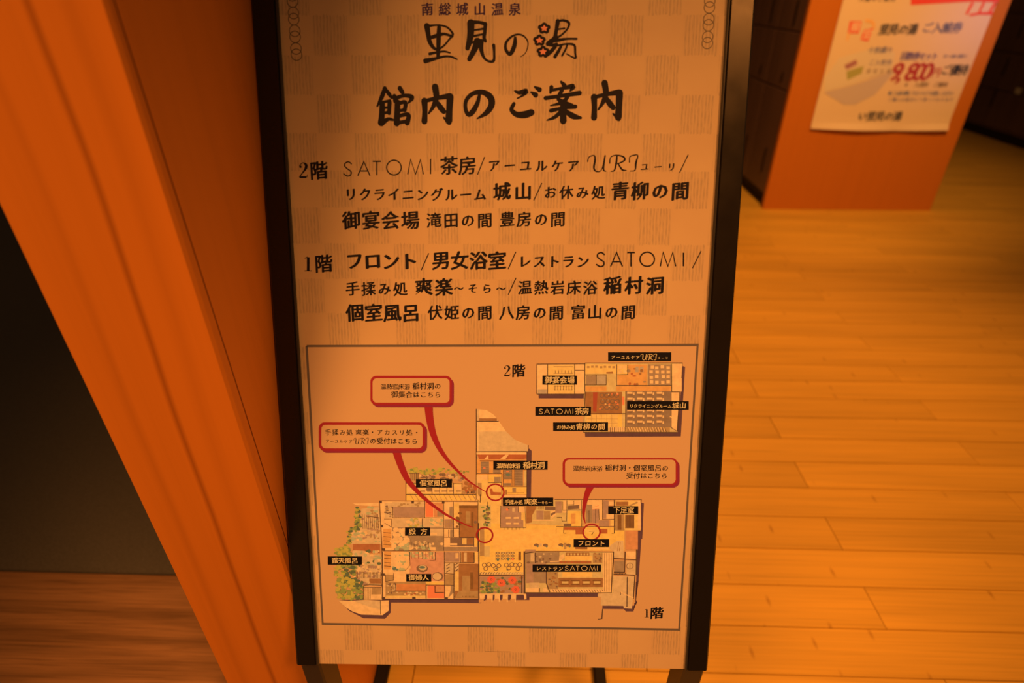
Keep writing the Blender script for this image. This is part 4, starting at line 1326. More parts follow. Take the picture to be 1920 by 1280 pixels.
p 11 17 22 2817 1242 2839 1243 2839 1224 2818 1224
p 11 17 22 2853 1243 2875 1243 2875 1225 2854 1225
p 11 17 22 2889 1243 2910 1244 2911 1225 2889 1225
p 11 12 18 2935 1338 3034 1339 3037 1227 2939 1225
d 11 19 19 3017 1287 11.2 11.1
d 11 15 19 2963 1297 10.1 9.7
d 11 15 19 3012 1249 14.3 11.3
d 11 15 20 2976 1279 13.2 10.7
d 11 19 20 3009 1262 10.6 10
d 11 19 21 3021 1276 13.7 9.4
d 11 15 19 2957 1333 10.5 8.8
d 11 15 21 3016 1244 12.3 8.6
d 11 19 19 3001 1330 9.9 10.5
d 11 19 19 2967 1247 9.7 10
p 11 15 18 2584 1052 3048 1058 3051 953 2586 946
p 11 28 19 2606 1030 2695 1031 2696 1016 2606 1015
p 11 28 19 2606 986 2696 987 2697 972 2607 970
p 11 28 19 2718 1032 2808 1033 2808 1017 2718 1016
p 11 28 19 2719 987 2809 989 2809 973 2719 972
p 11 28 19 2830 1033 2920 1034 2920 1019 2831 1018
p 11 28 19 2831 989 2921 990 2922 975 2832 973
p 11 28 19 2942 1035 3032 1036 3032 1020 2943 1019
p 11 28 19 2944 990 3033 992 3034 976 2944 975
p 11 8 19 2622 1013 2689 1014 2689 989 2623 988
p 11 8 19 2733 1015 2800 1016 2800 990 2734 989
p 11 8 19 2844 1016 2911 1017 2911 992 2845 991
p 11 8 19 2955 1018 3022 1019 3022 993 2956 992
p 11 12 19 2462 1117 2577 1118 2581 923 2465 922
d 11 15 20 2547 1048 13.3 9.9
d 11 19 20 2559 990 12.7 9.6
d 11 15 21 2525 1046 12 7.4
d 11 19 20 2491 1033 12.9 8.9
d 11 15 21 2511 1015 9.7 9.4
d 11 15 22 2530 1063 12 8.1
d 11 15 21 2553 994 9 8.8
d 11 19 20 2568 952 12 8.3
d 11 19 22 2539 1008 9.4 10.4
d 11 19 20 2554 1102 11 9.5
d 11 19 20 2503 973 12.4 7.5
d 11 15 23 2531 1063 13.1 6.7
d 11 15 21 2511 976 12.2 9.2
d 11 15 22 2569 987 12.8 8.7
p 11 10 20 2502 922 3120 931 3121 894 2503 885
s 11 13 21 0 2526 918 5.5 2543 888 5.5
s 11 13 21 0 2553 918 5.5 2571 889 5.5
s 11 13 21 0 2581 919 5.5 2598 889 5.5
s 11 13 21 0 2608 919 5.4 2625 889 5.4
s 11 13 21 0 2635 919 5.4 2652 890 5.4
s 11 13 21 0 2662 920 5.4 2679 890 5.4
s 11 13 21 0 2689 920 5.4 2707 890 5.4
s 11 13 21 0 2716 921 5.4 2734 891 5.4
s 11 13 21 0 2743 921 5.4 2761 891 5.4
s 11 13 21 0 2771 921 5.4 2788 892 5.4
s 11 13 21 0 2798 922 5.4 2815 892 5.4
s 11 13 21 0 2825 922 5.4 2842 892 5.4
s 11 13 21 0 2852 922 5.4 2869 893 5.4
s 11 13 21 0 2879 923 5.4 2897 893 5.4
s 11 13 21 0 2906 923 5.4 2924 893 5.4
s 11 13 21 0 2933 924 5.4 2951 894 5.4
s 11 13 21 0 2960 924 5.4 2978 894 5.4
s 11 13 21 0 2987 924 5.4 3005 895 5.4
s 11 13 21 0 3015 925 5.4 3032 895 5.4
s 11 13 21 0 3042 925 5.4 3059 895 5.4
s 11 13 21 0 3069 925 5.4 3086 896 5.4
s 11 13 21 0 3096 926 5.4 3114 896 5.4
p 11 7 22 3039 1345 3139 1346 3154 897 3053 895
s 11 12 23 0 3056 1340 7.2 3070 901 7.2
s 11 12 23 0 3079 1340 7.2 3093 901 7.2
s 11 12 23 0 3102 1340 7.2 3117 902 7.2
s 11 12 23 0 3125 1341 7.2 3140 902 7.2
s 11 13 24 0 2232 1348 9.4 3152 1352 9.4
s 11 13 25 0 2232 1346 9.4 2236 878 9.4
s 11 13 25 0 3149 1358 9.4 3140 888 9.4
s 11 13 26 0 2236 878 9.6 3142 888 9.6
s 11 13 27 0 2457 1122 9.5 2459 991 9.5 2497 888 9.5
s 11 13 21 0 2340 1336 9.4 2341 1218 9.4
s 11 13 26 0 2319 1342 9.4 2236 1329 9.4
s 11 13 27 0 2387 932 9.5 2387 886 9.5
p 11 27 27 2236 1372 2340 1373 2340 1348 2236 1346
d 11 30 2 1123 2200 13.7 7.8
d 11 30 3 1135 2214 21.6 10.8
d 11 30 4 1127 2225 16 16
d 11 25 2 1218 2186 22.2 15.4
d 11 30 2 1431 2221 12.7 8.6
d 11 30 4 1167 2221 21.9 13.6
d 11 30 2 1278 2188 10.4 11.4
d 11 30 2 1092 2229 9.4 11.4
d 11 30 2 1368 2220 9.7 9.7
d 11 30 2 1236 2239 15.4 14.4
d 11 25 3 1231 2228 12 14.2
d 11 30 3 1368 2247 20.9 9.4
d 11 30 2 1299 2229 19.2 17.7
d 11 30 5 1106 2245 18.8 11.8
d 11 25 5 1164 2221 14.5 7.7
d 11 30 6 1106 2218 22.2 15.4
d 11 30 2 1395 2191 16.2 11.3
d 11 30 7 1093 2199 11.3 14
d 11 30 4 1362 2241 15.7 14.8
d 11 30 2 1063 2204 13 15.2
d 11 30 4 1252 2233 11.5 16.1
d 11 30 8 1096 2189 22 16.1
d 11 25 3 1310 2192 20 16.6
d 11 30 5 1200 2215 20.9 16.9
d 11 25 7 1127 2247 13.7 10.1
d 11 25 6 1208 2213 11.6 16.4
d 11 30 9 1093 2211 10.6 16.4
d 11 25 7 1240 2203 22 12
d 11 25 4 1295 2222 20.8 9.2
d 11 25 5 1292 2232 13.9 10.3
d 11 30 10 1078 2204 17.1 15.1
d 11 30 5 1379 2232 18 14.6
d 11 25 6 1170 2219 16.1 8.1
d 11 30 8 1266 2215 20.3 8.9
d 11 30 5 1337 2212 22.2 17.3
d 11 25 3 1452 2233 14.7 9.2
d 11 30 9 1236 2195 20.9 15.7
d 11 30 10 1111 2195 15.1 9.7
d 11 25 11 1093 2217 11.4 10.1
d 11 30 11 1053 2227 13.6 15.3
d 11 30 12 1082 2215 15.4 9.1
d 11 25 6 1403 2246 15.9 8.6
d 11 25 6 1366 2219 18.3 9.4
d 11 30 7 1359 2225 20.4 8.8
d 11 30 2 1505 2223 19.7 14.8
d 11 30 10 1125 2237 18.7 17
d 11 30 8 1348 2242 9.7 9.1
d 11 30 4 1426 2213 13.7 12.7
d 11 30 4 1476 2208 21.3 16
d 11 30 13 1064 2215 13.2 12
d 11 30 7 1182 2197 17.5 13.8
d 11 30 3 1399 2199 10.5 8.9
d 11 30 8 1340 2196 11.6 10.2
d 11 30 14 1067 2192 13.4 10.3
d 11 25 12 1115 2191 15.8 17.7
d 11 30 8 1166 2207 13.3 12.9
d 11 30 3 1520 2210 19.6 16.2
d 11 25 14 1077 2231 17.1 15.1
d 11 30 10 1256 2207 15.6 12.3
d 11 25 6 1310 2196 15.7 13.4
d 11 12 2 1605 2195 10.4 7.6
d 11 25 2 1578 2222 8.5 8.4
d 11 25 2 1632 2219 9 8.4
d 11 12 3 1591 2195 8.3 11.1
d 11 12 3 1613 2180 10.4 6.5
d 11 12 4 1589 2175 13 7
d 11 12 4 1544 2186 9.4 7.7
d 11 12 5 1568 2175 13.8 9.1
d 11 25 3 1650 2214 10.3 8.7
d 11 25 4 1609 2210 13 11.8
d 11 25 5 1533 2199 12.9 7.1
d 11 25 6 1553 2216 10.2 7.2
d 11 25 6 1539 2179 7.6 6.9
d 11 12 6 1584 2198 12.1 8
p 11 12 15 1062 2191 1151 2192 1149 2116 1060 2115
d 11 19 8 1384 2185 19.3 11.3
d 11 22 7 1593 2185 16.7 10.6
d 11 22 2 1201 2130 15 9.3
d 11 22 2 1583 2137 13.9 16.4
d 11 19 2 1272 2132 15.5 17.7
d 11 19 7 1284 2157 23.8 12.1
d 11 19 10 1256 2168 16.3 16.5
d 11 22 11 1233 2135 22.3 14.9
d 11 19 7 1520 2157 17.1 14.3
d 11 22 2 1473 2161 23.9 12
d 11 19 9 1368 2182 16.4 15.2
d 11 19 8 1498 2180 22 14.5
d 11 27 9 1531 2147 16.7 12
d 11 19 10 1395 2173 14.2 9.7
d 11 27 12 1239 2147 20.6 9.9
d 11 27 2 1421 2137 13.6 17.5
d 11 19 13 1197 2150 22.7 13.4
d 11 22 13 1244 2165 12.5 17.4
d 11 27 5 1448 2177 20.4 18
d 11 19 11 1402 2147 23.8 11.2
d 11 22 10 1532 2148 16.2 18.2
d 11 19 3 1478 2123 14.5 16.8
d 11 19 12 1403 2180 21.4 18
d 11 27 14 1257 2151 18.7 16.9
d 11 22 3 1577 2123 18.1 10.4
d 11 19 12 1436 2134 22.6 14.5
d 11 19 15 1295 2153 21.2 18.8
d 11 22 9 1462 2173 16.3 12.9
d 11 27 8 1582 2170 12.5 12.8
d 11 19 14 1176 2162 17.4 18.3
d 11 19 15 1228 2147 13.4 16.8
d 11 19 9 1589 2142 21.4 14.2
d 11 27 11 1569 2124 22.9 16
d 11 19 12 1378 2135 19.4 16.8
s 11 13 16 0 1071 2189 4.8 1069 2115 4.8
s 11 13 16 0 1089 2189 4.8 1087 2115 4.8
s 11 13 16 0 1107 2189 4.8 1105 2115 4.8
s 11 13 16 0 1124 2190 4.8 1123 2116 4.8
s 11 13 16 0 1142 2190 4.8 1140 2116 4.8
p 11 7 16 1155 2185 1192 2161 1150 2150
p 11 9 2 1018 2085 1592 2091 1591 1975 1014 1968
d 11 17 2 1702 2031 10.8 12.8
d 11 17 3 1676 2030 23.2 8.1
d 11 17 17 1714 2047 19.9 11.8
d 11 17 18 1695 2007 20.7 14.9
d 11 17 19 1670 2037 24.2 17
d 11 17 2 1670 2091 21.7 8.6
d 11 12 3 1646 2100 16.7 8.2
d 11 17 20 1664 2072 24.2 14.1
d 11 15 4 1621 2103 11.9 11.3
d 11 15 21 1621 2047 22.1 11.1
d 11 17 19 1722 2039 18.8 18.4
d 11 15 21 1674 2082 9.8 7.9
d 11 17 22 1633 2006 19.6 16.5
d 11 17 5 1621 2087 14.3 10.8
d 11 15 22 1665 2055 19.8 13.4
d 11 17 23 1683 2083 12.9 9.6
d 11 17 23 1615 2036 21.6 7.8
d 11 15 24 1610 2032 21 16.1
d 11 17 20 1720 2027 18.8 14
d 11 15 24 1665 2057 23.4 18.6
d 11 12 25 1685 2035 22 10.5
d 11 15 26 1687 2020 20 12.3
d 11 15 27 1704 2018 9.5 9.4
d 11 15 25 1629 2084 17.9 13.2
d 11 12 25 1607 2000 13.5 13.4
d 11 15 27 1658 2024 10.2 10.9
d 11 15 25 1621 2032 15 8.4
d 11 17 27 1712 2054 16.1 12.6
d 11 15 26 1631 2097 19.4 17.5
d 11 15 28 1700 2008 11.2 11.8
p 11 7 3 1031 2069 1084 2070 1082 1984 1028 1983
p 11 7 3 1102 2070 1155 2071 1153 1985 1100 1984
p 11 7 3 1173 2071 1227 2071 1225 1985 1171 1985
p 11 7 3 1245 2071 1298 2072 1296 1986 1243 1986
p 11 7 3 1316 2072 1369 2073 1368 1987 1314 1986
p 11 7 3 1387 2073 1441 2074 1439 1988 1386 1987
p 11 7 3 1458 2074 1512 2074 1511 1989 1457 1988
p 11 7 3 1529 2074 1583 2075 1582 1989 1528 1989
p 11 12 4 1158 2012 1209 2012 1209 1992 1157 1992
p 11 12 4 1231 2013 1282 2013 1282 1993 1231 1993
p 11 12 4 1304 2013 1356 2014 1355 1994 1304 1993
p 11 12 4 1378 2014 1429 2015 1429 1995 1377 1994
p 11 12 4 1451 2015 1502 2015 1502 1996 1451 1995
p 11 12 4 1524 2016 1575 2016 1575 1996 1524 1996
p 11 19 5 1222 2034 1278 2035 1278 2008 1221 2007
p 11 21 3 1016 1962 1726 1970 1726 1906 1014 1898
s 11 12 4 0 1057 1961 6.6 1090 1901 6.6
s 11 12 4 0 1106 1961 6.6 1139 1902 6.6
s 11 12 4 0 1155 1962 6.6 1188 1902 6.6
s 11 12 4 0 1204 1962 6.6 1237 1903 6.6
s 11 12 4 0 1253 1963 6.6 1286 1903 6.6
s 11 12 4 0 1302 1964 6.6 1334 1904 6.6
s 11 12 4 0 1351 1964 6.6 1383 1905 6.6
s 11 12 4 0 1400 1965 6.6 1432 1905 6.6
s 11 12 4 0 1448 1965 6.6 1481 1906 6.6
s 11 12 4 0 1497 1966 6.6 1530 1906 6.6
s 11 12 4 0 1546 1966 6.6 1579 1907 6.6
s 11 12 4 0 1595 1967 6.6 1628 1907 6.6
s 11 12 4 0 1644 1967 6.6 1677 1908 6.6
s 11 12 17 0 1693 1968 6.5 1726 1908 6.5
s 11 7 5 0 1089 1961 5.6 1122 1902 5.6
s 11 7 5 0 1156 1962 5.6 1188 1902 5.6
s 11 7 5 0 1222 1963 5.6 1254 1903 5.6
s 11 7 5 0 1288 1963 5.6 1320 1904 5.6
s 11 7 5 0 1354 1964 5.6 1387 1905 5.6
s 11 7 5 0 1420 1965 5.6 1453 1905 5.6
s 11 7 5 0 1486 1966 5.6 1519 1906 5.6
s 11 7 5 0 1552 1966 5.6 1585 1907 5.6
s 11 7 5 0 1618 1967 5.6 1651 1907 5.6
s 11 7 18 0 1684 1968 5.6 1717 1908 5.6
s 11 13 4 0 1016 2088 6.1 1012 1970 6.1
s 11 13 6 0 1281 2090 6.1 1279 1973 6.1
s 11 13 5 0 1359 2091 6.1 1357 1974 6.1
s 11 13 5 0 1433 2092 6.1 1432 1975 6.1
s 11 13 5 0 1501 2093 6.1 1500 1976 6.1
s 11 13 25 0 1587 2094 6.1 1586 1977 6.1
s 11 13 5 0 1016 2114 7.3 1010 1898 7.3
s 11 13 26 0 1012 1966 7.3 1726 1974 7.3
s 11 13 6 0 1016 2085 6.1 1120 2086 6.1
s 11 13 26 0 1503 2087 6.1 1592 2086 6.1
s 11 13 17 0 1048 2193 6.1 1156 2194 6.1
d 11 13 29 1703 1989 11.3 6
d 11 19 27 1639 1986 9.5 6.5
d 11 19 30 1707 2007 12.1 9.1
d 11 13 29 1681 1994 7.8 8.6
d 11 19 31 1696 1992 10.2 7.9
d 11 13 28 1648 1995 10.1 7.7
d 11 13 32 1684 1998 9.7 6.1
d 11 19 32 1708 1996 9.4 10.3
p 11 22 2 547 1800 727 1827 745 1645 741 1409 430 1406 432 1550 520 1597
p 11 7 2 465 1859 729 1867 728 1832 501 1840
d 11 27 3 704 1727 10.9 13.7
d 11 12 3 686 1760 10.8 12.7
d 11 27 3 668 1514 12.5 11.7
d 11 22 3 638 1462 15.4 12
d 11 12 3 626 1722 11.5 10
d 11 12 3 707 1541 16.4 15.1
d 11 27 3 561 1474 14.6 12.2
d 11 12 3 641 1578 16.3 13.3
d 11 27 3 710 1600 15.1 12.1
d 11 27 4 583 1485 12.7 12.4
d 11 27 3 619 1758 11 8.9
d 11 27 4 706 1568 12.7 14
d 11 12 4 723 1701 12.8 8.7
d 11 12 3 660 1752 10.7 13.7
d 11 12 4 657 1781 16.7 13.9
d 11 22 3 560 1555 11.7 8
d 11 12 4 549 1503 11 15.1
d 11 22 4 662 1595 13.7 12.8
d 11 27 4 605 1724 12.4 9.5
d 11 27 5 551 1519 14.9 9.9
d 11 12 4 710 1627 15 8
d 11 22 3 550 1695 18.6 12.6
d 11 27 3 608 1635 12.7 8.9
d 11 27 3 639 1656 15.5 8.3
d 11 22 5 654 1616 18.2 12.9
d 11 27 4 614 1578 16.9 10
d 11 27 5 594 1509 13.8 10
d 11 12 5 617 1709 14.8 13.2
d 11 22 6 621 1514 14.5 8.1
d 11 27 5 712 1690 16 9.6
d 11 12 4 699 1747 17.8 11.6
d 11 12 3 572 1441 17.6 13
d 11 27 6 696 1711 15 13.4
d 11 12 3 595 1537 11.3 8
d 11 12 7 633 1491 10.9 9.6
d 11 22 8 649 1474 11.7 10.1
d 11 27 4 593 1653 13.3 13.2
d 11 12 3 674 1481 10.4 10.6
d 11 27 5 671 1573 11.1 11.4
d 11 22 4 617 1622 13.1 7.9
d 11 27 6 626 1720 15.3 10
d 11 12 8 638 1514 16.2 14.6
d 11 22 5 599 1662 9.9 8.6
d 11 27 4 556 1689 14.9 12.6
d 11 12 7 692 1725 14.7 8.3
d 11 27 6 649 1572 16 12.2
d 11 22 5 627 1771 15.7 15
d 11 27 4 671 1500 10.2 9.1
d 11 27 9 619 1508 13.5 8.3
d 11 27 6 658 1618 9.9 14.5
d 11 22 4 577 1441 13.6 18.6
d 11 22 3 444 1480 18.3 22
d 11 10 4 449 1525 25.8 16.4
d 11 22 5 480 1546 13.7 12.9
d 11 32 4 441 1477 13.8 16.9
d 11 32 6 558 1517 27.6 12.8
d 11 22 5 454 1502 22.4 18
d 11 10 7 583 1533 20.4 21.6
d 11 32 5 523 1466 23.6 18.3
d 11 10 7 527 1534 17.6 20.5
d 11 32 6 528 1459 18.6 11.8
d 11 22 5 454 1450 23.3 18.6
d 11 32 7 512 1479 24.1 19.3
d 11 32 8 551 1526 25.4 17.8
d 11 10 8 494 1456 15.2 15
d 11 10 9 520 1507 23.9 22.6
d 11 32 10 501 1524 28.5 17
d 11 32 9 465 1470 22.1 11.7
d 11 32 10 445 1462 16.5 22.7
d 11 32 11 474 1520 19.7 19.3
d 11 10 11 539 1510 25.2 10.7
d 11 10 12 544 1502 21.5 16.4
d 11 22 13 535 1500 18.8 18.3
d 11 10 7 560 1444 18 11.5
d 11 22 3 636 1821 21.4 16.9
d 11 32 7 614 1751 20 15.6
d 11 22 5 717 1759 19.2 12.2
d 11 32 6 693 1774 24.1 11.7
d 11 32 7 702 1775 19 15.5
d 11 22 6 637 1796 18.1 11.6
d 11 22 8 726 1805 13.6 13
d 11 32 8 625 1752 23.7 16.3
d 11 32 7 626 1818 20.7 14.2
d 11 32 8 658 1815 20.9 13.7
d 11 12 6 723 1665 11.7 9.4
d 11 32 7 708 1681 8.1 10.4
d 11 12 5 725 1558 11.8 10.4
d 11 32 3 685 1662 9.1 9.8
d 11 32 3 693 1443 7.7 9
d 11 12 8 692 1705 13 7.5
d 11 32 5 703 1607 10.1 10
d 11 12 3 713 1476 10 8.1
d 11 12 6 704 1609 11.1 9.3
d 11 32 4 679 1442 8.7 8.8
d 11 32 4 693 1499 9.4 10.6
d 11 12 6 685 1569 9.9 6.3
d 11 32 3 722 1442 9.6 9
d 11 12 7 706 1646 11.2 7.1
s 11 13 5 0 555 1744 3.7 557 1582 3.7
s 11 13 3 0 575 1745 3.7 578 1582 3.7
s 11 13 8 0 595 1745 3.7 598 1582 3.7
s 11 13 9 0 615 1745 3.7 618 1582 3.7
s 11 13 9 0 635 1745 3.7 638 1583 3.7
s 11 13 7 0 655 1745 3.7 658 1583 3.7
s 11 13 9 0 675 1746 3.7 678 1583 3.7
s 11 13 9 0 695 1746 3.7 698 1583 3.7
s 11 13 8 0 715 1746 3.7 718 1584 3.7
d 11 26 3 493 1697 18.4 10
d 11 30 3 507 1645 13.7 16.2
d 11 26 4 524 1637 13.6 11.1
d 11 30 3 522 1798 15.9 15.4
d 11 26 3 501 1602 16.1 17.5
d 11 26 5 527 1721 12.6 17.2
d 11 25 6 501 1700 15.3 14.7
d 11 30 4 501 1800 15.9 12
d 11 25 3 486 1762 11.7 12.5
d 11 25 7 533 1706 22.6 10.4
d 11 26 8 529 1710 17.9 11.3
d 11 25 7 483 1714 17.4 13.7
d 11 30 4 477 1603 13.6 16.4
d 11 25 4 487 1650 22 12.7
d 11 25 5 504 1809 16.5 12.9
d 11 30 9 505 1680 22.1 15.6
d 11 26 10 504 1652 22.1 13.4
d 11 25 6 513 1788 18.9 10.4
d 11 26 4 529 1605 16.9 12.4
d 11 30 11 528 1639 19 9.2
d 11 26 7 506 1814 19.6 12.1
d 11 30 9 493 1728 19 16.6
d 11 26 11 486 1632 21.4 10.8
d 11 25 10 515 1758 18.1 11
d 11 25 11 508 1778 14.2 11.2
d 11 26 12 524 1771 19.8 16.5
d 11 25 12 521 1610 21.4 12.6
d 11 30 13 503 1785 18.5 13
d 11 25 12 486 1663 14.4 14.8
d 11 30 11 528 1681 20.9 9.7
d 11 25 14 497 1758 15.4 13.9
d 11 25 13 515 1672 14 15.5
d 11 25 13 524 1627 20.8 17.7
d 11 25 14 515 1682 13.9 11
d 11 25 3 432 1574 18.9 10.7
d 11 26 12 478 1594 19.2 10.1
d 11 26 13 500 1577 20.1 16.4
d 11 26 14 494 1599 13.1 13.3
d 11 25 5 426 1555 20.1 9.5
d 11 26 15 492 1586 16.8 10.5
d 11 25 16 483 1596 14 15.7
d 11 25 17 472 1581 16.5 13.9
d 11 25 18 464 1579 18.2 14.7
d 11 26 19 436 1591 15.7 9.2
d 11 25 20 439 1570 15.4 13.2
d 11 26 16 515 1575 13.3 14.7
d 11 26 21 435 1553 13.2 14.8
d 11 25 19 480 1556 12.1 16.4
d 11 25 11 414 1490 15.6 9.9
d 11 25 2 405 1446 16.6 11
d 11 26 12 418 1511 15.1 9.7
d 11 30 13 422 1510 19.8 12
d 11 25 11 417 1425 20.1 10.9
d 11 30 12 412 1418 15.6 16.7
d 11 26 13 399 1418 18.2 11.1
d 11 25 14 413 1453 19.6 16.6
d 11 26 14 398 1489 14.1 14.2
d 11 30 14 397 1542 19.9 13.2
d 11 25 15 396 1473 16.8 9.9
d 11 30 16 396 1469 20.4 12.8
d 11 26 17 413 1443 17.6 15.2
d 11 26 18 391 1420 16.3 15.3
d 11 30 22 405 1543 18 10.2
d 11 30 19 409 1418 13.4 15.3
d 11 30 20 396 1417 16.5 15
d 11 26 23 417 1549 18 12.9
d 11 25 21 400 1425 16.8 15.7
d 11 25 24 418 1520 19 9.3
d 11 30 2 354 1344 16.5 13.6
d 11 25 2 299 1272 18 16.8
d 11 30 2 383 1296 26.5 22.7
d 11 25 3 395 1279 23.5 14.3
d 11 30 3 347 1307 22.5 13.7
d 11 30 4 320 1307 28.6 19.2
d 11 30 5 312 1307 17.6 20
d 11 30 3 380 1356 22.6 21
d 11 25 6 277 1309 17.2 17.1
d 11 30 6 342 1296 14.7 16.4
d 11 25 4 393 1337 28.6 18.6
d 11 30 7 293 1275 24.8 12.4
d 11 30 7 294 1338 28.7 14.4
d 11 30 8 338 1294 21.7 18.7
d 11 25 8 276 1311 16.1 15.8
d 11 25 9 294 1282 21.1 12.2
d 11 30 4 401 1280 19.2 16.9
d 11 30 9 322 1332 14.6 20.1
d 11 30 10 353 1341 17.3 19.3
d 11 30 11 318 1348 23.4 15.4
d 11 25 11 352 1297 27.3 17
d 11 25 5 405 1309 24.9 11.4
d 11 25 12 346 1275 25.6 13.9
d 11 30 13 389 1312 14.8 18.3
d 11 30 13 315 1311 26.2 13.8
d 11 25 14 419 1291 16.4 21.2
d 11 30 14 272 1345 25.9 22.3
d 11 30 14 342 1272 21 14
d 11 30 14 390 1335 20.9 20.4
d 11 25 15 304 1341 26.9 13.6
d 11 30 16 299 1338 18.2 12.1
d 11 30 15 297 1269 27.5 11.7
d 11 30 17 326 1322 23.7 21.4
d 11 30 18 326 1285 25.4 18.1
d 11 30 18 347 1346 17.1 18.2
d 11 30 15 416 1287 25.6 22
d 11 30 19 350 1275 25.5 22
d 11 25 19 322 1359 26.6 16.5
d 11 30 16 408 1285 28.2 22.5
d 11 30 20 319 1360 17.9 13
d 11 25 19 380 1341 27.6 17.2
d 11 25 21 305 1342 13.5 11
d 11 30 20 318 1288 15.5 18
d 11 25 21 350 1291 26.9 11.3
d 11 30 22 387 1326 22.4 12.2
d 11 30 22 387 1277 17.6 14.5
d 11 30 4 384 1383 11.7 9.8
d 11 25 23 356 1334 19.2 10.9
d 11 30 24 361 1336 15.3 14.6
d 11 30 25 355 1335 15.8 13.9
d 11 30 20 386 1377 18.8 13.7
d 11 30 21 358 1376 20.7 16.6
d 11 30 26 368 1350 16.5 12.7
d 11 25 23 402 1355 12.9 16.4
d 11 25 27 400 1334 15.8 11.5
d 11 30 28 379 1342 20.9 14.2
d 11 30 29 362 1347 14.4 13.7
d 11 25 22 363 1396 16.8 9.3
p 11 33 16 445 1411 727 1414 723 1311 440 1307
p 11 22 17 445 1340 561 1336 615 1296 736 1288 724 942 587 940 528 991 447 1071 449 1224
d 11 22 18 451 1315 18.8 19.9
d 11 26 18 661 1216 21.8 18.1
d 11 32 19 471 1279 22.4 13.1
d 11 22 18 634 1270 16.5 16.8
d 11 26 18 532 1172 18 20.1
d 11 10 19 636 1282 19.6 14
d 11 22 18 711 1287 15.9 15.7
d 11 10 18 680 1324 17.3 17
d 11 10 19 706 1233 23.6 14.7
d 11 26 18 591 1310 19.2 12.5
d 11 32 20 677 1212 16.9 11.2
d 11 32 18 525 1317 18.3 18.9
d 11 32 21 688 1214 12 10.6
d 11 26 19 700 1333 18.5 14.9
d 11 26 19 511 1171 24.7 18
d 11 10 20 451 1280 23 12.7
d 11 22 20 554 1179 24.1 16.3
d 11 22 20 479 1199 14.8 18.1
d 11 32 19 681 1275 17.4 11.7
d 11 22 20 507 1323 24.8 13.7
d 11 26 21 463 1203 13.1 19.4
d 11 22 21 576 1190 24.1 11.3
d 11 26 22 709 1192 22.3 16.4
d 11 10 22 533 1181 19.6 16.4
d 11 32 21 640 1171 26 12.8
d 11 26 22 476 1175 12.2 10
d 11 10 20 633 1251 14.3 19.1
d 11 22 21 630 1256 23.8 19.2
d 11 22 23 673 1211 15.3 18.3
d 11 10 24 698 1226 21.7 18.7
d 11 22 23 566 1190 11.7 20.7
d 11 10 19 660 1319 15.7 11.6
d 11 32 21 469 1295 17.4 18.1
d 11 10 19 600 1313 12.1 14.6
d 11 32 20 661 1325 14.8 17.9
d 11 10 20 590 1317 26 18.6
d 11 26 21 595 1331 23.9 10.8
d 11 22 25 683 1223 23.5 16.1
d 11 22 22 627 1254 23 15.6
d 11 32 26 707 1258 19.4 19
d 11 32 27 670 1246 21.5 14.2
d 11 22 18 516 1260 13.4 11.1
d 11 32 22 447 1267 14.5 15.4
d 11 10 20 707 1333 14.7 9.7
d 11 32 24 574 1194 12 13.5
d 11 26 25 598 1201 17.7 11.3
d 11 22 21 692 1325 13.9 16.9
d 11 32 21 568 1287 19.2 20.5
d 11 26 22 608 1332 20.7 20.4
d 11 32 27 729 1254 24.4 15.6
d 11 27 22 658 1141 19.2 14.1
d 11 27 18 543 1122 14.3 14.2
d 11 22 19 546 1104 19 16.4
d 11 7 18 612 1098 16.8 12.9
d 11 27 23 673 1153 20.2 14.8
d 11 12 24 530 1158 19.1 13.9
d 11 7 18 566 1056 17 13.5
d 11 22 24 653 1119 11.5 15.1
d 11 22 18 470 1145 14.1 10.5
d 11 7 21 580 1142 12.3 15
d 11 22 25 657 1125 12.8 12.5
d 11 27 18 507 1087 17 11.4
d 11 7 25 501 1131 15.6 14.4
d 11 12 20 565 1081 18.2 11.4
d 11 7 26 528 1107 12.3 14.8
d 11 12 22 607 1160 12.4 14.3
d 11 22 18 610 1058 16.8 16.2
d 11 27 27 535 1119 16.8 9.2
d 11 27 23 610 1159 16.3 13.4
d 11 27 24 600 1152 11.6 16.2
d 11 12 25 602 1165 14.7 10.4
d 11 12 24 707 1130 19.6 14.1
d 11 12 18 464 1083 11.7 11.4
d 11 22 26 669 1103 14.4 11.4
d 11 27 19 491 1070 18.4 12.6
d 11 12 19 641 1079 13 13
d 11 7 25 701 1150 18.6 16.3
d 11 12 27 677 1081 12.3 12.6
d 11 27 22 587 1117 12.9 13.8
d 11 27 18 703 1097 11.8 11.7
d 11 12 26 467 1097 19.2 10.5
d 11 22 18 654 1036 15.5 10.3
d 11 27 26 626 1149 14.3 15.1
d 11 22 26 725 1128 14 16
d 11 27 20 502 1075 13.7 13.8
d 11 7 19 714 1081 14.7 14.3
d 11 7 19 575 1046 11.5 14.1
d 11 7 28 507 1119 16.4 10.1
d 11 27 19 639 1035 17.7 12.9
d 11 7 18 450 1037 15 13.5
d 11 27 26 523 1156 16 12.3
d 11 27 27 460 1134 19.3 10.1
d 11 12 29 538 1098 17.1 15.5
d 11 22 30 532 1123 14.4 11.9
d 11 12 21 560 1062 14.6 15.9
d 11 7 21 518 1058 13.3 9.8
d 11 22 20 718 1096 14 11.4
d 11 7 31 546 1150 18.5 10
d 11 7 22 559 1059 20.3 11
d 11 7 27 714 1108 16.9 9.7
d 11 7 31 504 1124 13.2 14.8
d 11 27 27 639 1163 17.5 11.8
d 11 27 31 562 1093 18.7 12.2
d 11 22 32 581 1106 12 12.6
d 11 27 28 656 1050 18 13.2
d 11 7 32 488 1109 11.7 15.5
d 11 27 20 597 1043 16.2 13
d 11 22 32 536 1111 19.1 13.6
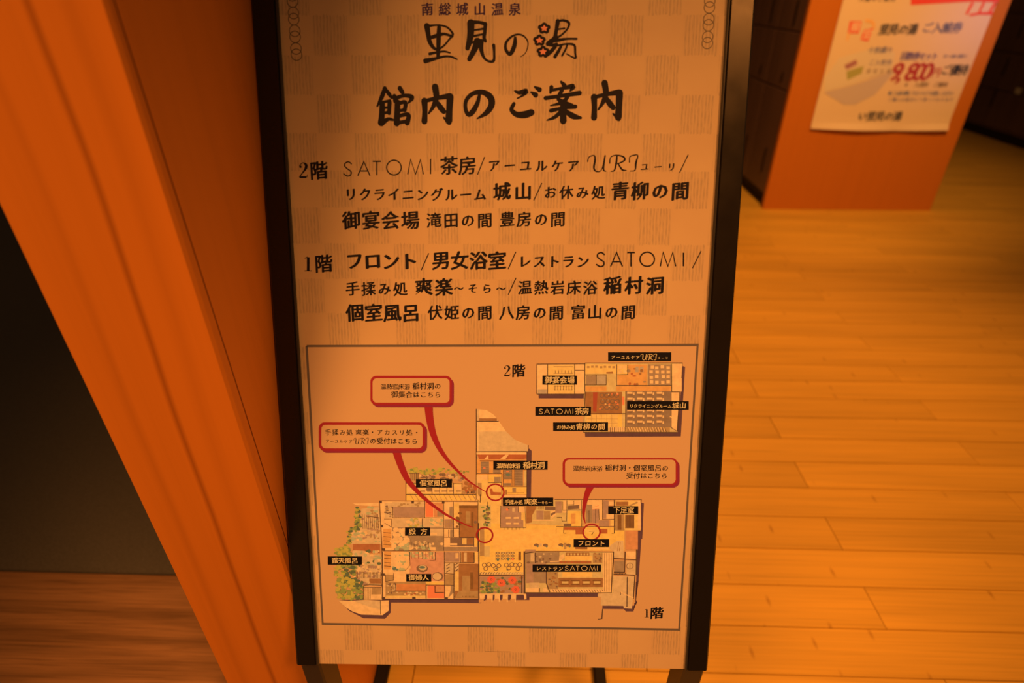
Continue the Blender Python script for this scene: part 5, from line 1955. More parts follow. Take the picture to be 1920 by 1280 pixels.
d 11 22 18 690 1039 12.5 12.4
d 11 27 26 677 1151 14.3 12.7
s 11 13 27 0 465 1092 3.7 462 1020 3.7
s 11 13 33 0 480 1092 3.7 477 1021 3.7
s 11 13 33 0 495 1092 3.7 492 1021 3.7
s 11 13 22 0 510 1092 3.7 507 1021 3.7
s 11 13 33 0 526 1093 3.7 523 1021 3.7
s 11 13 33 0 541 1093 3.7 538 1021 3.7
s 11 13 33 0 556 1093 3.7 553 1022 3.7
s 11 13 33 0 571 1093 3.7 568 1022 3.7
s 11 13 33 0 586 1093 3.6 583 1022 3.6
s 11 13 21 0 601 1094 3.6 598 1022 3.6
s 11 13 21 0 616 1094 3.6 613 1022 3.6
s 11 13 20 0 631 1094 3.6 628 1023 3.6
s 11 13 29 0 646 1094 3.6 643 1023 3.6
s 11 13 29 0 661 1094 3.6 659 1023 3.6
s 11 13 29 0 676 1095 3.6 674 1023 3.6
s 11 13 28 0 691 1095 3.6 689 1023 3.6
s 11 13 28 0 706 1095 3.6 704 1024 3.6
s 11 13 28 0 722 1095 3.6 719 1024 3.6
p 11 15 20 600 1017 726 1019 724 962 598 961
d 11 27 18 544 966 17.9 14.8
d 11 22 19 521 972 17.2 12.2
d 11 27 20 544 971 17.5 14.2
d 11 22 34 506 1001 18.5 9.2
d 11 27 21 525 952 13 11.3
d 11 27 35 488 1015 17.6 10
d 11 27 21 567 958 17.6 10.3
d 11 22 22 592 976 17.5 10.8
d 11 27 22 546 950 15.8 15
d 11 22 23 580 977 15.9 10.9
d 11 26 2 347 1057 18.3 13.2
d 11 26 2 409 962 28.2 16.1
d 11 25 27 440 1074 17.4 18.5
d 11 25 3 362 966 19.7 14.3
d 11 25 3 382 1056 20.4 13.5
d 11 26 2 361 1113 27 18.9
d 11 25 3 389 1155 21.9 17.6
d 11 25 2 337 1009 23.3 15.7
d 11 26 19 419 1002 27.3 21.2
d 11 25 4 353 1001 20.8 20.3
d 11 26 4 354 1047 16.3 13.8
d 11 25 4 346 1179 21.4 18.6
d 11 25 5 326 976 26.4 15.8
d 11 26 4 400 1162 27.3 19.7
d 11 25 28 446 1156 25.3 13
d 11 26 28 432 1068 18.9 13.1
d 11 26 29 409 1090 16.3 22.1
d 11 25 30 442 1111 24.7 13.5
d 11 25 33 454 1146 27.2 18.7
d 11 26 30 364 1070 24.2 14.1
d 11 26 6 369 984 18.7 21.4
d 11 26 31 366 1083 25.1 16.4
d 11 26 7 361 1009 27.1 20.3
d 11 25 31 370 1019 27.6 15.2
d 11 26 31 401 1143 21.2 13
d 11 26 34 440 1146 25.8 12.1
d 11 25 30 440 1064 21.3 16.5
d 11 26 32 364 1062 15.5 15.8
d 11 25 35 421 1101 20.6 17
d 11 25 20 396 968 22.5 22.1
d 11 26 33 341 1030 20.2 19.9
d 11 26 34 384 1033 25.1 12.8
d 11 25 33 340 1087 26.8 16.4
d 11 25 5 354 1175 15.8 15.9
d 11 25 35 407 1159 25.7 15.8
d 11 25 36 444 1079 17.2 17.4
d 11 26 6 331 1142 26.5 14.1
d 11 26 36 453 1017 18.1 17.9
d 11 25 36 370 1151 21.5 13.1
d 11 25 35 338 1065 17.1 21.2
d 11 26 36 361 1062 23.6 19.7
d 11 26 37 433 1095 27.3 19.9
d 11 26 8 341 965 23.1 12.1
d 11 26 38 430 1146 27.5 22.4
d 11 25 2 460 876 20.4 13.1
d 11 26 3 487 904 18.7 13.2
d 11 25 3 421 809 25.1 19.2
d 11 25 23 530 920 25.2 15.4
d 11 25 4 455 794 18.1 16.8
d 11 25 21 424 925 24.3 16.6
d 11 25 37 469 993 18.6 14.1
d 11 26 22 431 912 22.2 12.8
d 11 26 5 445 831 22.9 18
d 11 26 38 463 998 20.1 16.6
d 11 25 23 444 929 18.2 18.3
d 11 26 39 438 965 21.1 19.3
d 11 25 3 520 787 13.6 11.5
d 11 26 24 477 902 16.8 18.3
d 11 25 23 416 877 23.1 21
d 11 25 6 476 791 25.7 20.9
d 11 25 25 497 874 19.3 13.4
d 11 26 7 497 811 22.3 16.4
d 11 25 40 470 934 23.4 20.2
d 11 25 41 436 928 15.8 11.1
d 11 26 41 478 942 15.6 18.2
d 11 25 42 466 915 25.1 13.8
d 11 26 7 436 821 23.2 13.2
d 11 25 43 428 891 14.3 14.1
d 11 25 24 451 840 14.8 16.2
d 11 25 44 437 910 19.1 20.5
d 11 25 8 453 796 26.3 11.1
d 11 26 43 483 923 23.5 16.1
d 11 26 9 463 779 17.9 12.3
d 11 25 44 466 962 19.6 18
d 11 25 10 436 787 17.9 13.6
d 11 26 44 515 956 15.4 16.8
d 11 25 43 494 875 23 20.4
d 11 26 45 464 953 19.6 15.5
d 11 26 46 436 931 15.6 14.5
d 11 26 44 493 854 20.4 17.3
d 11 26 46 480 995 26.1 14.7
d 11 26 25 421 826 17.9 15.3
d 11 26 45 505 934 15 19.3
d 11 25 46 528 907 13.4 10.7
d 11 25 8 516 800 25.6 16.2
d 11 26 10 498 791 24.9 16.5
d 11 26 46 485 939 24.5 21
d 11 25 45 515 859 20.8 13.6
d 11 25 11 475 804 18 15.6
d 11 26 47 522 976 16 17.2
d 11 25 45 450 882 23.2 20.1
d 11 25 46 461 886 17.9 19.6
d 11 25 46 430 972 16.6 16.1
d 11 26 47 468 908 13.7 12.8
d 11 25 48 492 915 18.5 16.6
d 11 26 12 511 779 25.2 10.7
d 11 25 13 507 797 15.9 19.7
d 11 26 26 447 803 15.2 16.7
d 11 25 47 481 861 24.4 18.5
d 11 26 27 472 799 16.2 14.2
d 11 25 47 436 990 19.5 12
d 11 26 49 471 930 22.3 12.1
d 11 25 48 516 822 25.7 14.6
d 11 26 27 423 821 16 17
d 11 25 22 318 1272 17.1 16.9
d 11 25 23 391 1274 18.9 16.8
d 11 25 24 374 1279 20.1 16.6
d 11 25 7 308 1194 26.2 21.3
d 11 30 2 392 1214 15.3 21.4
d 11 30 17 265 1303 18.4 14.2
d 11 25 23 304 1272 15.4 21.5
d 11 30 25 356 1271 20.4 19.4
d 11 30 8 269 1208 18 12.8
d 11 25 8 339 1203 23.6 14.7
d 11 30 24 279 1260 20.4 19.9
d 11 30 25 309 1267 24.4 15.1
d 11 30 26 305 1255 15.2 21.8
d 11 30 26 397 1248 26.5 11.2
d 11 25 27 289 1288 22.1 10.9
d 11 30 29 399 1301 27.8 12.5
d 11 30 27 361 1232 18.9 13.5
d 11 25 27 278 1224 27 10.7
d 11 30 28 332 1288 22 12.4
d 11 25 28 280 1213 21.6 11.1
d 11 25 29 276 1208 14 10.7
d 11 25 28 264 1304 24.4 13.7
d 11 25 29 340 1298 16 14.3
d 11 30 37 322 1192 27.5 13.2
d 11 30 38 350 1232 26.4 13
d 11 30 30 350 1330 18.3 21.7
d 11 30 30 264 1205 24.8 13.8
d 11 25 39 311 1202 15.5 20.6
d 11 25 39 326 1253 25.7 17.5
d 11 30 29 292 1304 14.4 14.5
d 11 25 40 322 1203 25.1 11.4
d 11 30 31 376 1328 15.2 11
d 11 30 31 312 1310 18.4 21.1
d 11 25 41 328 1224 23.2 20
d 11 30 32 332 1335 15.4 15.2
d 11 30 42 351 1206 13.5 10.5
d 11 25 38 305 1148 23.2 18.9
d 11 25 39 305 1158 13.4 15.6
d 11 25 2 247 1056 23.3 16.5
d 11 30 40 275 1142 21.2 14.1
d 11 30 3 252 1082 14 18
d 11 30 4 253 1092 23.3 14.2
d 11 30 41 296 1134 19.8 13.7
d 11 25 42 281 1123 23.8 11
d 11 30 3 279 1041 21.5 12
d 11 30 41 288 1173 18.8 14.8
d 11 25 42 279 1174 13.4 16.6
d 11 30 5 274 1063 22.1 11
d 11 30 43 284 1165 24.2 11.3
d 11 25 43 254 1087 23.3 13.6
d 11 25 44 248 1098 17.3 12.8
d 11 30 44 285 1141 20.3 14
d 11 25 42 325 1156 15.5 14.6
d 11 30 45 268 1127 18.3 18.6
d 11 30 37 325 1072 24.3 14.5
d 11 30 46 251 1139 20.4 11.1
d 11 30 47 279 1159 15.5 16.3
d 11 30 44 249 1055 15.3 15.3
d 11 30 48 285 1156 22.4 11.7
d 11 25 43 318 1099 16 13.4
d 11 30 49 301 1174 15 14
d 11 30 44 324 1073 19.8 12.3
d 11 25 3 275 821 27.4 12.6
d 11 25 26 388 855 16.5 10.8
d 11 30 9 307 978 25.5 12.2
d 11 25 2 329 850 21.4 16.3
d 11 30 10 284 992 21.5 11.4
d 11 30 48 394 944 26.2 16
d 11 25 49 385 973 16.9 11.5
d 11 25 3 341 798 17.3 13.7
d 11 30 50 357 949 24.4 18.1
d 11 25 51 320 913 26.4 22
d 11 30 28 417 819 20.6 18.7
d 11 30 11 262 970 21.2 17.7
d 11 30 12 296 980 19.7 16.1
d 11 30 52 354 938 26.4 15.4
d 11 25 29 423 831 19.2 11.8
d 11 30 50 415 962 22.5 16.9
d 11 30 34 339 1010 18.6 14.2
d 11 25 51 437 950 14.4 15.1
d 11 30 13 263 957 15.3 17.9
d 11 30 4 307 806 26.2 21.5
d 11 30 27 376 863 15.5 15.9
d 11 25 53 317 969 20.8 21.6
d 11 25 5 350 793 28.1 18.3
d 11 30 4 258 872 27.5 16.9
d 11 30 51 415 989 20.3 14.1
d 11 30 50 369 1010 22.5 11.7
d 11 30 29 386 801 16.9 16.4
d 11 30 45 309 1029 27 15.9
d 11 25 30 399 782 20.3 21.8
d 11 30 54 313 1005 19.5 18.4
d 11 30 30 397 866 16.3 14
d 11 30 52 422 960 24.6 16.1
d 11 25 6 308 823 21.5 12.2
d 11 25 30 371 826 16.8 13.6
d 11 30 31 398 848 26.9 20.2
d 11 30 49 416 915 18.8 11.7
d 11 30 54 309 948 26.9 14.9
d 11 30 55 277 931 17.6 18.2
d 11 30 5 266 843 17.8 14.2
d 11 30 32 410 812 26.2 20
d 11 30 55 317 988 14.7 21.6
d 11 30 53 386 952 22 17.3
d 11 30 3 327 862 13.7 16.1
d 11 25 52 307 881 17.7 17.5
d 11 30 54 400 914 27 13.3
d 11 25 56 283 1012 24.5 16.6
d 11 25 54 377 970 25.1 22.6
d 11 30 55 380 977 19.9 14.7
d 11 30 54 429 993 18.8 22.1
d 11 30 31 343 814 13.6 14.7
d 11 30 55 430 912 21.3 11.4
d 11 30 33 384 789 14.6 21.6
d 11 30 56 385 960 15.3 19.3
d 11 25 34 399 781 25.1 13.2
d 11 30 55 344 912 17.1 12
d 11 30 56 363 1023 25.9 16.7
d 11 25 55 379 869 23.1 17.5
d 11 30 56 265 894 24.4 21.8
d 11 30 57 281 856 24 13.4
d 11 30 58 315 861 25.1 15.7
d 11 25 34 372 825 16.9 13.9
d 11 25 35 361 819 15.7 18.8
d 11 30 58 265 853 15.7 20.9
d 11 30 59 278 834 17 12.3
d 11 30 36 348 791 13.3 16.2
d 11 25 59 343 881 20.5 15.3
d 11 30 60 267 799 20.8 13.8
d 11 30 56 296 951 21.2 15.2
d 11 30 57 398 963 26.8 10.8
d 11 25 57 275 993 20.5 19.2
d 11 25 58 395 937 27.4 21.5
d 11 25 60 292 860 27.8 18.4
d 11 25 61 258 861 21.1 20.4
d 11 25 57 255 937 19.1 14.6
d 11 30 57 370 1021 21.6 15.6
d 11 30 62 288 818 26.2 19.4
d 11 30 59 418 961 20.7 19.2
d 11 30 56 348 921 13.5 16.1
d 11 25 60 378 840 19.1 21
d 11 30 37 379 784 20.2 11.3
d 11 30 61 351 809 18.5 18.2
d 11 30 59 399 923 16.5 11.6
d 11 30 62 377 808 22.7 18.4
d 11 30 60 420 954 28 13.8
d 11 25 63 315 786 23.5 14.9
d 11 25 63 322 868 26.5 17.7
d 11 30 63 422 829 24.3 15.1
d 11 30 61 409 933 18.4 16
d 11 30 62 259 886 21.4 16.8
d 11 30 61 398 1000 23.3 20.9
p 11 7 49 535 927 732 921 727 775 529 776
p 11 12 50 619 920 723 921 720 839 616 837
s 11 13 50 0 551 919 3.7 546 779 3.7
s 11 13 50 0 565 919 3.7 560 780 3.7
s 11 13 50 0 579 919 3.7 574 780 3.7
s 11 13 50 0 594 919 3.7 588 780 3.7
s 11 13 50 0 608 920 3.7 602 780 3.7
s 11 13 45 0 536 944 7.3 602 950 7.3 733 947 7.3
s 11 13 50 0 535 929 7.3 529 776 7.3
s 11 13 51 0 535 919 6.1 723 921 6.1
p 11 7 64 259 765 377 759 557 774 708 766 798 772 794 651 726 597 503 601 409 635 336 686
p 11 22 65 424 760 708 764 704 662 592 692
s 11 13 66 0 710 768 6.1 706 604 6.1
p 11 10 65 717 764 795 765 791 653 713 652
p 11 10 17 741 1889 1745 1893 1743 1350 758 1337
p 11 22 18 790 1868 870 1869 865 1707 785 1706
p 11 22 19 871 1879 1200 1882 1199 1832 869 1829
p 11 27 20 878 1827 1199 1830 1196 1716 875 1713
p 11 22 18 865 1697 1390 1703 1388 1607 862 1601
d 11 22 19 859 1761 10.8 9.8
d 11 12 19 812 1804 18.6 10.1
d 11 22 20 823 1824 13.5 8.1
d 11 12 21 860 1737 17.9 10
d 11 19 19 816 1755 11.4 9.6
d 11 19 22 840 1761 16.8 8.8
d 11 19 21 864 1820 12.1 8.9
d 11 19 23 840 1728 16.2 14.4
d 11 22 22 848 1809 12.4 13.6
d 11 19 21 814 1829 18.2 12.8
d 11 22 23 832 1832 10.5 13.4
d 11 19 20 798 1766 17.4 10.2
d 11 22 24 865 1729 16.8 9.9
d 11 19 23 814 1787 17 7.9
d 11 22 24 850 1816 13 11.2
d 11 22 25 832 1729 18.4 9.7
d 11 22 20 1174 1846 10.6 11.6
d 11 22 20 1090 1864 17.3 13.9
d 11 22 21 1100 1862 15.4 12.3
d 11 12 21 938 1835 17.2 8.9
d 11 22 20 1008 1854 11.9 14.5
d 11 12 20 1137 1867 16.9 11.1
d 11 22 21 1179 1838 16.4 10.2
d 11 12 22 964 1853 18.2 14.1
d 11 12 21 1134 1841 12.4 11.2
d 11 12 23 990 1859 16.7 13
d 11 22 22 920 1863 14.2 13.3
d 11 12 22 1111 1854 18.7 10.8
d 11 22 23 932 1850 17.2 9.4
d 11 12 21 1028 1856 9.8 10.1
d 11 12 21 1146 1872 13.9 13.4
d 11 22 24 987 1840 11.1 14.8
p 11 2 18 1209 1883 1289 1883 1286 1720 1206 1719
p 11 29 18 1294 1878 1392 1880 1390 1722 1291 1720
p 11 14 19 1330 1793 1391 1794 1390 1724 1329 1723
p 11 7 18 1402 1880 1458 1880 1456 1724 1399 1724
p 11 14 19 1455 1835 1490 1836 1489 1723 1453 1722
p 11 9 18 1502 1881 1557 1881 1554 1665 1499 1664
p 11 28 19 1555 1851 1744 1853 1744 1818 1554 1816
p 11 15 20 1556 1816 1744 1818 1742 1494 1552 1491
p 11 12 21 1622 1787 1669 1787 1668 1656 1620 1655
p 11 28 21 1678 1777 1701 1778 1700 1616 1677 1615
d 11 12 21 1537 1666 17.7 15.4
d 11 12 22 1530 1693 19.3 15.4
d 11 28 18 1532 1616 15.5 13.4
d 11 28 22 1559 1648 18.7 18
d 11 28 21 1563 1763 21.6 14.4
d 11 28 23 1536 1714 20.7 14.8
d 11 12 24 1552 1697 15 18.9
d 11 28 25 1543 1696 21.6 18.3
d 11 19 21 1720 1669 17 17
p 11 16 18 766 1584 850 1585 843 1369 759 1368
s 11 13 19 0 767 1543 6.2 846 1536 6.2
s 11 13 19 0 765 1497 6.2 845 1490 6.2
s 11 13 19 0 763 1451 6.2 843 1444 6.2
s 11 13 19 0 762 1410 6.2 842 1402 6.2
p 11 10 19 767 1610 862 1611 861 1588 766 1587
p 11 7 19 759 1370 878 1372 878 1349 758 1348
p 11 14 20 857 1601 1388 1607 1384 1345 848 1338
d 11 10 21 1021 1457 28.1 26.2
d 11 10 21 943 1398 23.3 23.1
d 11 32 22 1016 1413 18 27
d 11 32 22 953 1422 25.8 17.5
d 11 7 23 948 1391 28.2 26
d 11 10 21 854 1359 21.3 16.8
d 11 10 24 989 1388 30.1 23.1
d 11 32 21 954 1539 28.4 16.2
d 11 10 22 942 1559 18.9 19.6
d 11 10 23 987 1470 32.5 16.9
d 11 32 24 971 1515 26.8 22.4
d 11 10 23 915 1445 22.8 21.2
d 11 7 25 1020 1467 28.5 14.5
d 11 7 25 1020 1534 25.2 16.3
d 11 32 25 928 1459 34 22.7
d 11 7 23 940 1578 25.8 12.7
d 11 10 25 942 1394 18.2 19.8
d 11 10 26 1002 1478 32 15.1
d 11 10 26 891 1471 31.8 16.9
d 11 7 27 902 1482 33.9 12.9
d 11 32 25 1017 1395 22.3 20.2
d 11 10 27 965 1529 18.1 21.2
d 11 10 27 870 1422 18.2 12.8
d 11 10 28 966 1564 24.1 18.9
d 11 7 29 996 1517 31.6 21.5
d 11 10 24 899 1575 30.3 26.5
d 11 10 29 916 1515 31.3 26
d 11 32 27 962 1434 21.7 21.3
d 11 10 30 869 1544 28.1 13.4
d 11 7 28 863 1457 22.8 17
d 11 10 28 999 1392 20.7 24.3
d 11 10 31 888 1520 27 23.3
d 11 32 26 903 1365 23.1 26
d 11 7 30 945 1461 17.3 23.3
d 11 32 29 889 1437 21.8 24.1
d 11 10 28 941 1403 24.7 16.5
d 11 10 31 944 1476 22.3 20.4
d 11 10 30 1001 1470 21.9 16.2
d 11 10 32 904 1500 29.8 13.5
d 11 7 33 922 1447 27.6 18.8
d 11 7 34 871 1393 29.2 25.9
d 11 32 29 947 1379 34.2 16
d 11 10 30 992 1374 31.3 16.2
d 11 10 34 891 1451 16.5 24.8
d 11 7 30 976 1559 33.2 22.3
d 11 7 31 1023 1465 26.7 14.7
d 11 10 31 961 1559 24.9 13.7
d 11 10 32 975 1514 17.4 14.6
d 11 7 35 910 1440 19.2 19.7
d 11 10 34 961 1401 29.8 27.3
d 11 32 35 997 1364 30.2 27.3
d 11 10 35 985 1433 32.7 25
d 11 10 32 986 1581 31.7 15.1
d 11 32 36 969 1383 22.7 22.9
d 11 32 37 999 1411 23.8 23.8
d 11 10 36 861 1446 34.1 23.4
d 11 10 37 862 1435 22.7 13.2
d 11 10 38 953 1412 30.2 23.3
d 11 10 39 990 1440 31.9 13
d 11 10 40 994 1439 20.1 21.3
d 11 32 19 1036 1636 21 18
d 11 32 21 1164 1615 21 19.7
d 11 10 19 1099 1642 15 19.2
d 11 32 21 1071 1614 26.2 12.9
d 11 30 20 1094 1674 26.3 11.6
d 11 10 22 1054 1623 14.8 14.3
d 11 22 22 1134 1610 16.7 18.7
d 11 32 21 1131 1675 14.8 14.8
d 11 32 21 1069 1667 17.7 21
d 11 22 22 1059 1654 16.6 11.6
d 11 10 22 1152 1687 22.1 20.4
d 11 22 23 1047 1671 18.8 20.6
d 11 32 24 1070 1660 18.1 14.9
d 11 32 25 1064 1685 18.5 20.9
d 11 30 26 1108 1690 25.1 17.4
d 11 22 25 1084 1641 21.5 11.8
d 11 10 26 1028 1664 25.9 16.6
d 11 30 26 1105 1616 14.5 20.6
d 11 10 27 1057 1656 16.1 19.9
d 11 30 27 1127 1635 14.7 14
d 11 30 26 1053 1611 14.6 18.7
d 11 22 27 1111 1676 20.8 17.8
d 11 32 19 1274 1652 25.3 19.6
d 11 10 19 1329 1632 22.1 15.5
d 11 10 19 1380 1674 26 11.8
d 11 10 20 1368 1690 24.3 21.1
d 11 22 21 1362 1668 23.8 10.9
d 11 32 20 1308 1662 24.9 13.9
d 11 32 21 1284 1645 16.9 17
d 11 10 22 1265 1669 20.6 13.7
d 11 32 22 1372 1686 19.3 17.8
d 11 10 22 1307 1639 20.5 17.9
d 11 10 23 1267 1673 23.5 14.2
d 11 32 23 1364 1678 22.4 10.6
d 11 32 24 1360 1645 17.3 11
d 11 32 24 1270 1687 19.1 19.1
d 11 10 25 1339 1681 25 20.8
d 11 10 26 1294 1655 20.4 14.5
p 11 22 26 1037 1587 1388 1592 1386 1512 1035 1508
p 11 14 32 1039 1506 1386 1510 1385 1448 1038 1444
d 11 22 21 1246 1413 16.5 16.5
d 11 32 21 1157 1382 13.4 10
d 11 22 36 1042 1362 15.8 16.1
d 11 10 22 1175 1403 11.8 14.9
d 11 10 37 1072 1380 22.3 12.9
d 11 22 38 1101 1377 11.9 12.7
d 11 32 39 1124 1378 21.4 11.1
d 11 32 40 1163 1411 12.4 19.6
d 11 22 41 1151 1411 15.1 12.3
d 11 32 22 1175 1369 17.9 12.2
d 11 22 33 1201 1430 15.6 15.3
d 11 22 38 1043 1392 19.8 16.7
d 11 10 21 1280 1421 11.5 13.7
d 11 22 41 1195 1440 20.2 14
d 11 22 33 1093 1430 16.7 14
d 11 22 22 1228 1400 13.4 13.7
d 11 22 23 1231 1400 13.3 10.8
d 11 10 40 1109 1375 12.3 19.4
d 11 10 39 1058 1377 20 17.6
d 11 22 24 1247 1391 14.4 17.7
d 11 32 25 1240 1368 17.2 13.3
d 11 10 42 1143 1421 12.6 17.4
d 11 32 26 1215 1394 13.3 11.9
d 11 32 42 1184 1377 24.5 19.5
d 11 10 43 1177 1411 14.1 12.2
d 11 10 43 1139 1438 12.5 10.9
d 11 22 40 1049 1393 11.8 16.4
d 11 22 41 1070 1392 20.2 9.6
d 11 22 34 1104 1436 16.7 18.4
d 11 22 43 1219 1398 19.7 11
s 11 13 42 0 1053 1439 3.7 1051 1367 3.7
s 11 13 42 0 1083 1439 3.7 1081 1367 3.7
s 11 13 41 0 1113 1440 3.7 1111 1368 3.7
s 11 13 44 0 1142 1440 3.7 1141 1368 3.7
s 11 13 44 0 1172 1440 3.7 1171 1368 3.7
s 11 13 44 0 1202 1441 3.7 1201 1369 3.7
s 11 13 44 0 1232 1441 3.7 1231 1369 3.7
p 11 7 27 1254 1547 1321 1548 1320 1519 1254 1518
d 11 7 21 1369 1422 17.1 17.1
p 11 7 26 1251 1385 1305 1385 1304 1349 1250 1349
p 11 14 21 1308 1388 1737 1393 1736 1347 1307 1342
p 11 27 20 1402 1698 1493 1699 1492 1603 1400 1602
p 11 12 21 1414 1679 1431 1679 1430 1653 1414 1653
p 11 12 21 1407 1636 1424 1637 1423 1611 1407 1611
p 11 12 21 1436 1684 1453 1684 1452 1658 1436 1658
p 11 12 21 1437 1642 1454 1643 1454 1617 1437 1616
p 11 12 21 1470 1688 1486 1688 1486 1662 1469 1662
p 11 12 21 1464 1643 1480 1643 1480 1617 1463 1617
p 11 7 18 1406 1576 1454 1577 1453 1516 1405 1515
p 11 14 18 1459 1582 1492 1583 1491 1501 1457 1500
p 11 7 18 1511 1578 1549 1578 1548 1517 1510 1516
p 11 19 21 1457 1492 1704 1495 1703 1401 1456 1398
p 11 7 18 1405 1487 1446 1488 1446 1470 1405 1469
p 11 7 22 1456 1431 1531 1432 1530 1409 1456 1408
p 11 9 22 1583 1490 1628 1490 1627 1420 1582 1420
p 11 15 22 1633 1490 1699 1491 1699 1421 1632 1420
p 11 21 21 1709 1493 1740 1494 1740 1401 1708 1401
d 11 23 40 972 1474 7.6 7.6
s 11 13 19 0 735 1892 6.1 1745 1893 6.1 1761 1909 6.1
s 11 13 28 0 739 1889 6.1 747 1045 6.1
s 11 13 37 0 758 1339 6.2 1255 1344 6.2
s 11 13 22 0 1748 1894 6.1 1741 1058 6.1
s 11 13 22 0 1205 1893 6.1 1198 1711 6.1 1390 1713 6.1
s 11 13 33 0 1397 1890 6.1 1388 1345 6.1
s 11 13 21 0 1496 1888 6.1 1494 1501 6.1
s 11 13 27 0 874 1829 6.1 870 1707 6.1 1196 1711 6.1
s 11 13 21 0 779 1691 6.2 855 1692 6.2 857 1601 6.2 783 1646 6.2
s 11 13 34 0 1397 1597 6.2 1553 1599 6.2
s 11 13 34 0 1396 1498 6.2 1704 1501 6.2 1703 1396 6.2
s 11 13 23 0 1172 1701 6.1 1170 1609 6.1
s 11 13 10 0 600 1720 6.2 728 1706 6.2
s 11 13 35 0 1554 1665 6.1 1552 1502 6.1
s 11 13 35 0 1444 1582 6.2 1443 1500 6.2
p 11 13 29 737 1891 764 1892 763 1866 736 1865
p 11 13 23 1067 1893 1093 1893 1092 1867 1066 1867
p 11 13 29 740 1627 767 1627 766 1600 739 1600
p 11 13 34 1380 1896 1406 1897 1405 1871 1379 1870
p 11 10 46 758 1328 1752 1341 1749 803 732 789
p 11 34 47 1034 1327 1391 1331 1386 1002 1025 997
p 11 16 47 767 1329 841 1329 835 1127 760 1126
s 11 13 48 0 768 1293 6 838 1288 6
s 11 13 48 0 766 1253 6 837 1248 6
s 11 13 48 0 765 1207 6.1 835 1202 6.1
s 11 13 48 0 763 1167 6.1 834 1162 6.1
d 11 7 48 1002 1248 28.2 25
d 11 7 47 925 1268 28.8 12.1
d 11 10 49 865 1290 26.9 24.9
d 11 32 50 878 1285 17.9 19.1
d 11 7 51 870 1302 28 16.4
d 11 32 49 958 1197 26.2 16.9
d 11 32 48 1020 1312 29.6 24.3
d 11 10 50 920 1185 25.2 19.4
d 11 10 49 972 1256 21.7 18.5
d 11 7 47 935 1129 30.2 17.7
d 11 10 50 976 1257 20 16.3
d 11 7 51 914 1188 16.9 15.7
d 11 32 52 893 1207 30.4 20.3
d 11 32 51 949 1291 30.3 12
d 11 7 53 892 1197 17.8 21.6
d 11 32 52 989 1317 17.4 21.4
d 11 10 52 951 1266 22.6 18.4
d 11 10 54 856 1172 24.8 20.3
d 11 7 52 899 1315 22.1 14.9
d 11 7 53 942 1233 24.2 20
d 11 32 54 886 1229 29.2 16.9
d 11 10 50 990 1199 21.5 14.8
d 11 32 53 1017 1280 19.4 23.9
d 11 32 54 968 1315 27.6 15.9
d 11 10 51 1020 1163 17.7 24.3
d 11 10 52 999 1154 25.4 25.4
d 11 10 55 858 1198 27.7 20.4
d 11 10 56 891 1229 27.6 20
d 11 7 53 993 1165 30.1 16.8
d 11 10 55 1001 1311 27.4 20.3
d 11 10 57 863 1180 24.4 22.4
d 11 10 58 849 1134 24.8 15.3
d 11 10 59 851 1128 20.1 12.1
d 11 7 54 971 1158 29 17.5
d 11 10 55 991 1206 18 21
d 11 10 57 875 1228 16.9 22.8
d 11 7 56 1018 1265 21.3 21.3
d 11 7 57 982 1293 28.2 24.4
d 11 10 60 864 1152 21.4 19.7
d 11 32 55 925 1137 20.4 19.6
d 11 7 57 1000 1235 21.2 19.5
d 11 10 57 923 1244 15.9 17.3
d 11 10 58 958 1304 23.9 17.7
d 11 10 58 926 1195 31.6 16.4
d 11 7 58 951 1247 18.6 19.9
d 11 10 59 971 1263 16.7 24.3
d 11 10 55 1020 1153 21.9 19.9
d 11 7 52 859 1278 16.4 16.3
d 11 32 60 961 1221 31.1 20.7
d 11 10 61 903 1161 31.2 24.5
d 11 10 56 1012 1183 15.2 13.2
d 11 10 60 957 1309 26.4 20.3
d 11 7 62 887 1144 20 24.1
d 11 10 61 970 1316 18.5 12.7
d 11 32 63 862 1150 16.1 20.7
d 11 7 61 987 1178 20.4 20.6
d 11 7 53 869 1277 15.7 12.2
d 11 32 62 993 1295 23.1 12.6
d 11 7 61 963 1235 22.8 14.5
d 11 32 62 953 1130 29.3 18.9
d 11 32 64 866 1129 13 9.7
d 11 23 65 874 1132 16.8 10.2
d 11 23 66 864 1129 13.8 8.6
d 11 23 66 895 1130 16.3 11.3
d 11 23 67 862 1142 14.4 10.3
d 11 23 68 878 1148 13.8 10.1
d 11 32 48 1162 1316 11.6 11.9
d 11 32 48 1199 1262 22.3 12.2
d 11 22 49 1239 1293 21.8 11.3
d 11 10 49 1141 1317 11.3 12.7
d 11 22 50 1226 1316 14.5 9.5
d 11 22 50 1241 1279 12.7 14.6
d 11 22 50 1274 1314 19.8 16.8
d 11 10 51 1207 1318 15.2 11.9
d 11 32 50 1112 1318 19.2 13.5
d 11 22 51 1079 1296 17.9 14
d 11 22 49 1193 1279 12.1 16.9
d 11 22 52 1060 1318 14.5 11.1
d 11 32 53 1060 1293 13.9 12.1
d 11 32 51 1236 1272 12.4 9.3
d 11 10 52 1236 1267 20.7 13.1
d 11 32 50 1170 1268 13.1 11.4
d 11 10 51 1156 1276 16.4 13.2
d 11 22 48 1282 1267 20.6 16.7
d 11 22 50 1195 1279 11.7 10.3
d 11 22 57 1052 1294 11.6 17.1
d 11 32 52 1146 1285 16.4 10.4
d 11 10 52 1203 1318 21.4 13.4
d 11 10 53 1161 1298 13.7 9.6
d 11 10 53 1273 1295 14.7 17.5
d 11 22 58 1075 1278 20 9.5
d 11 32 59 1074 1284 18.5 15.2
d 11 32 54 1257 1314 20.5 17
d 11 32 54 1166 1303 13.4 13.5
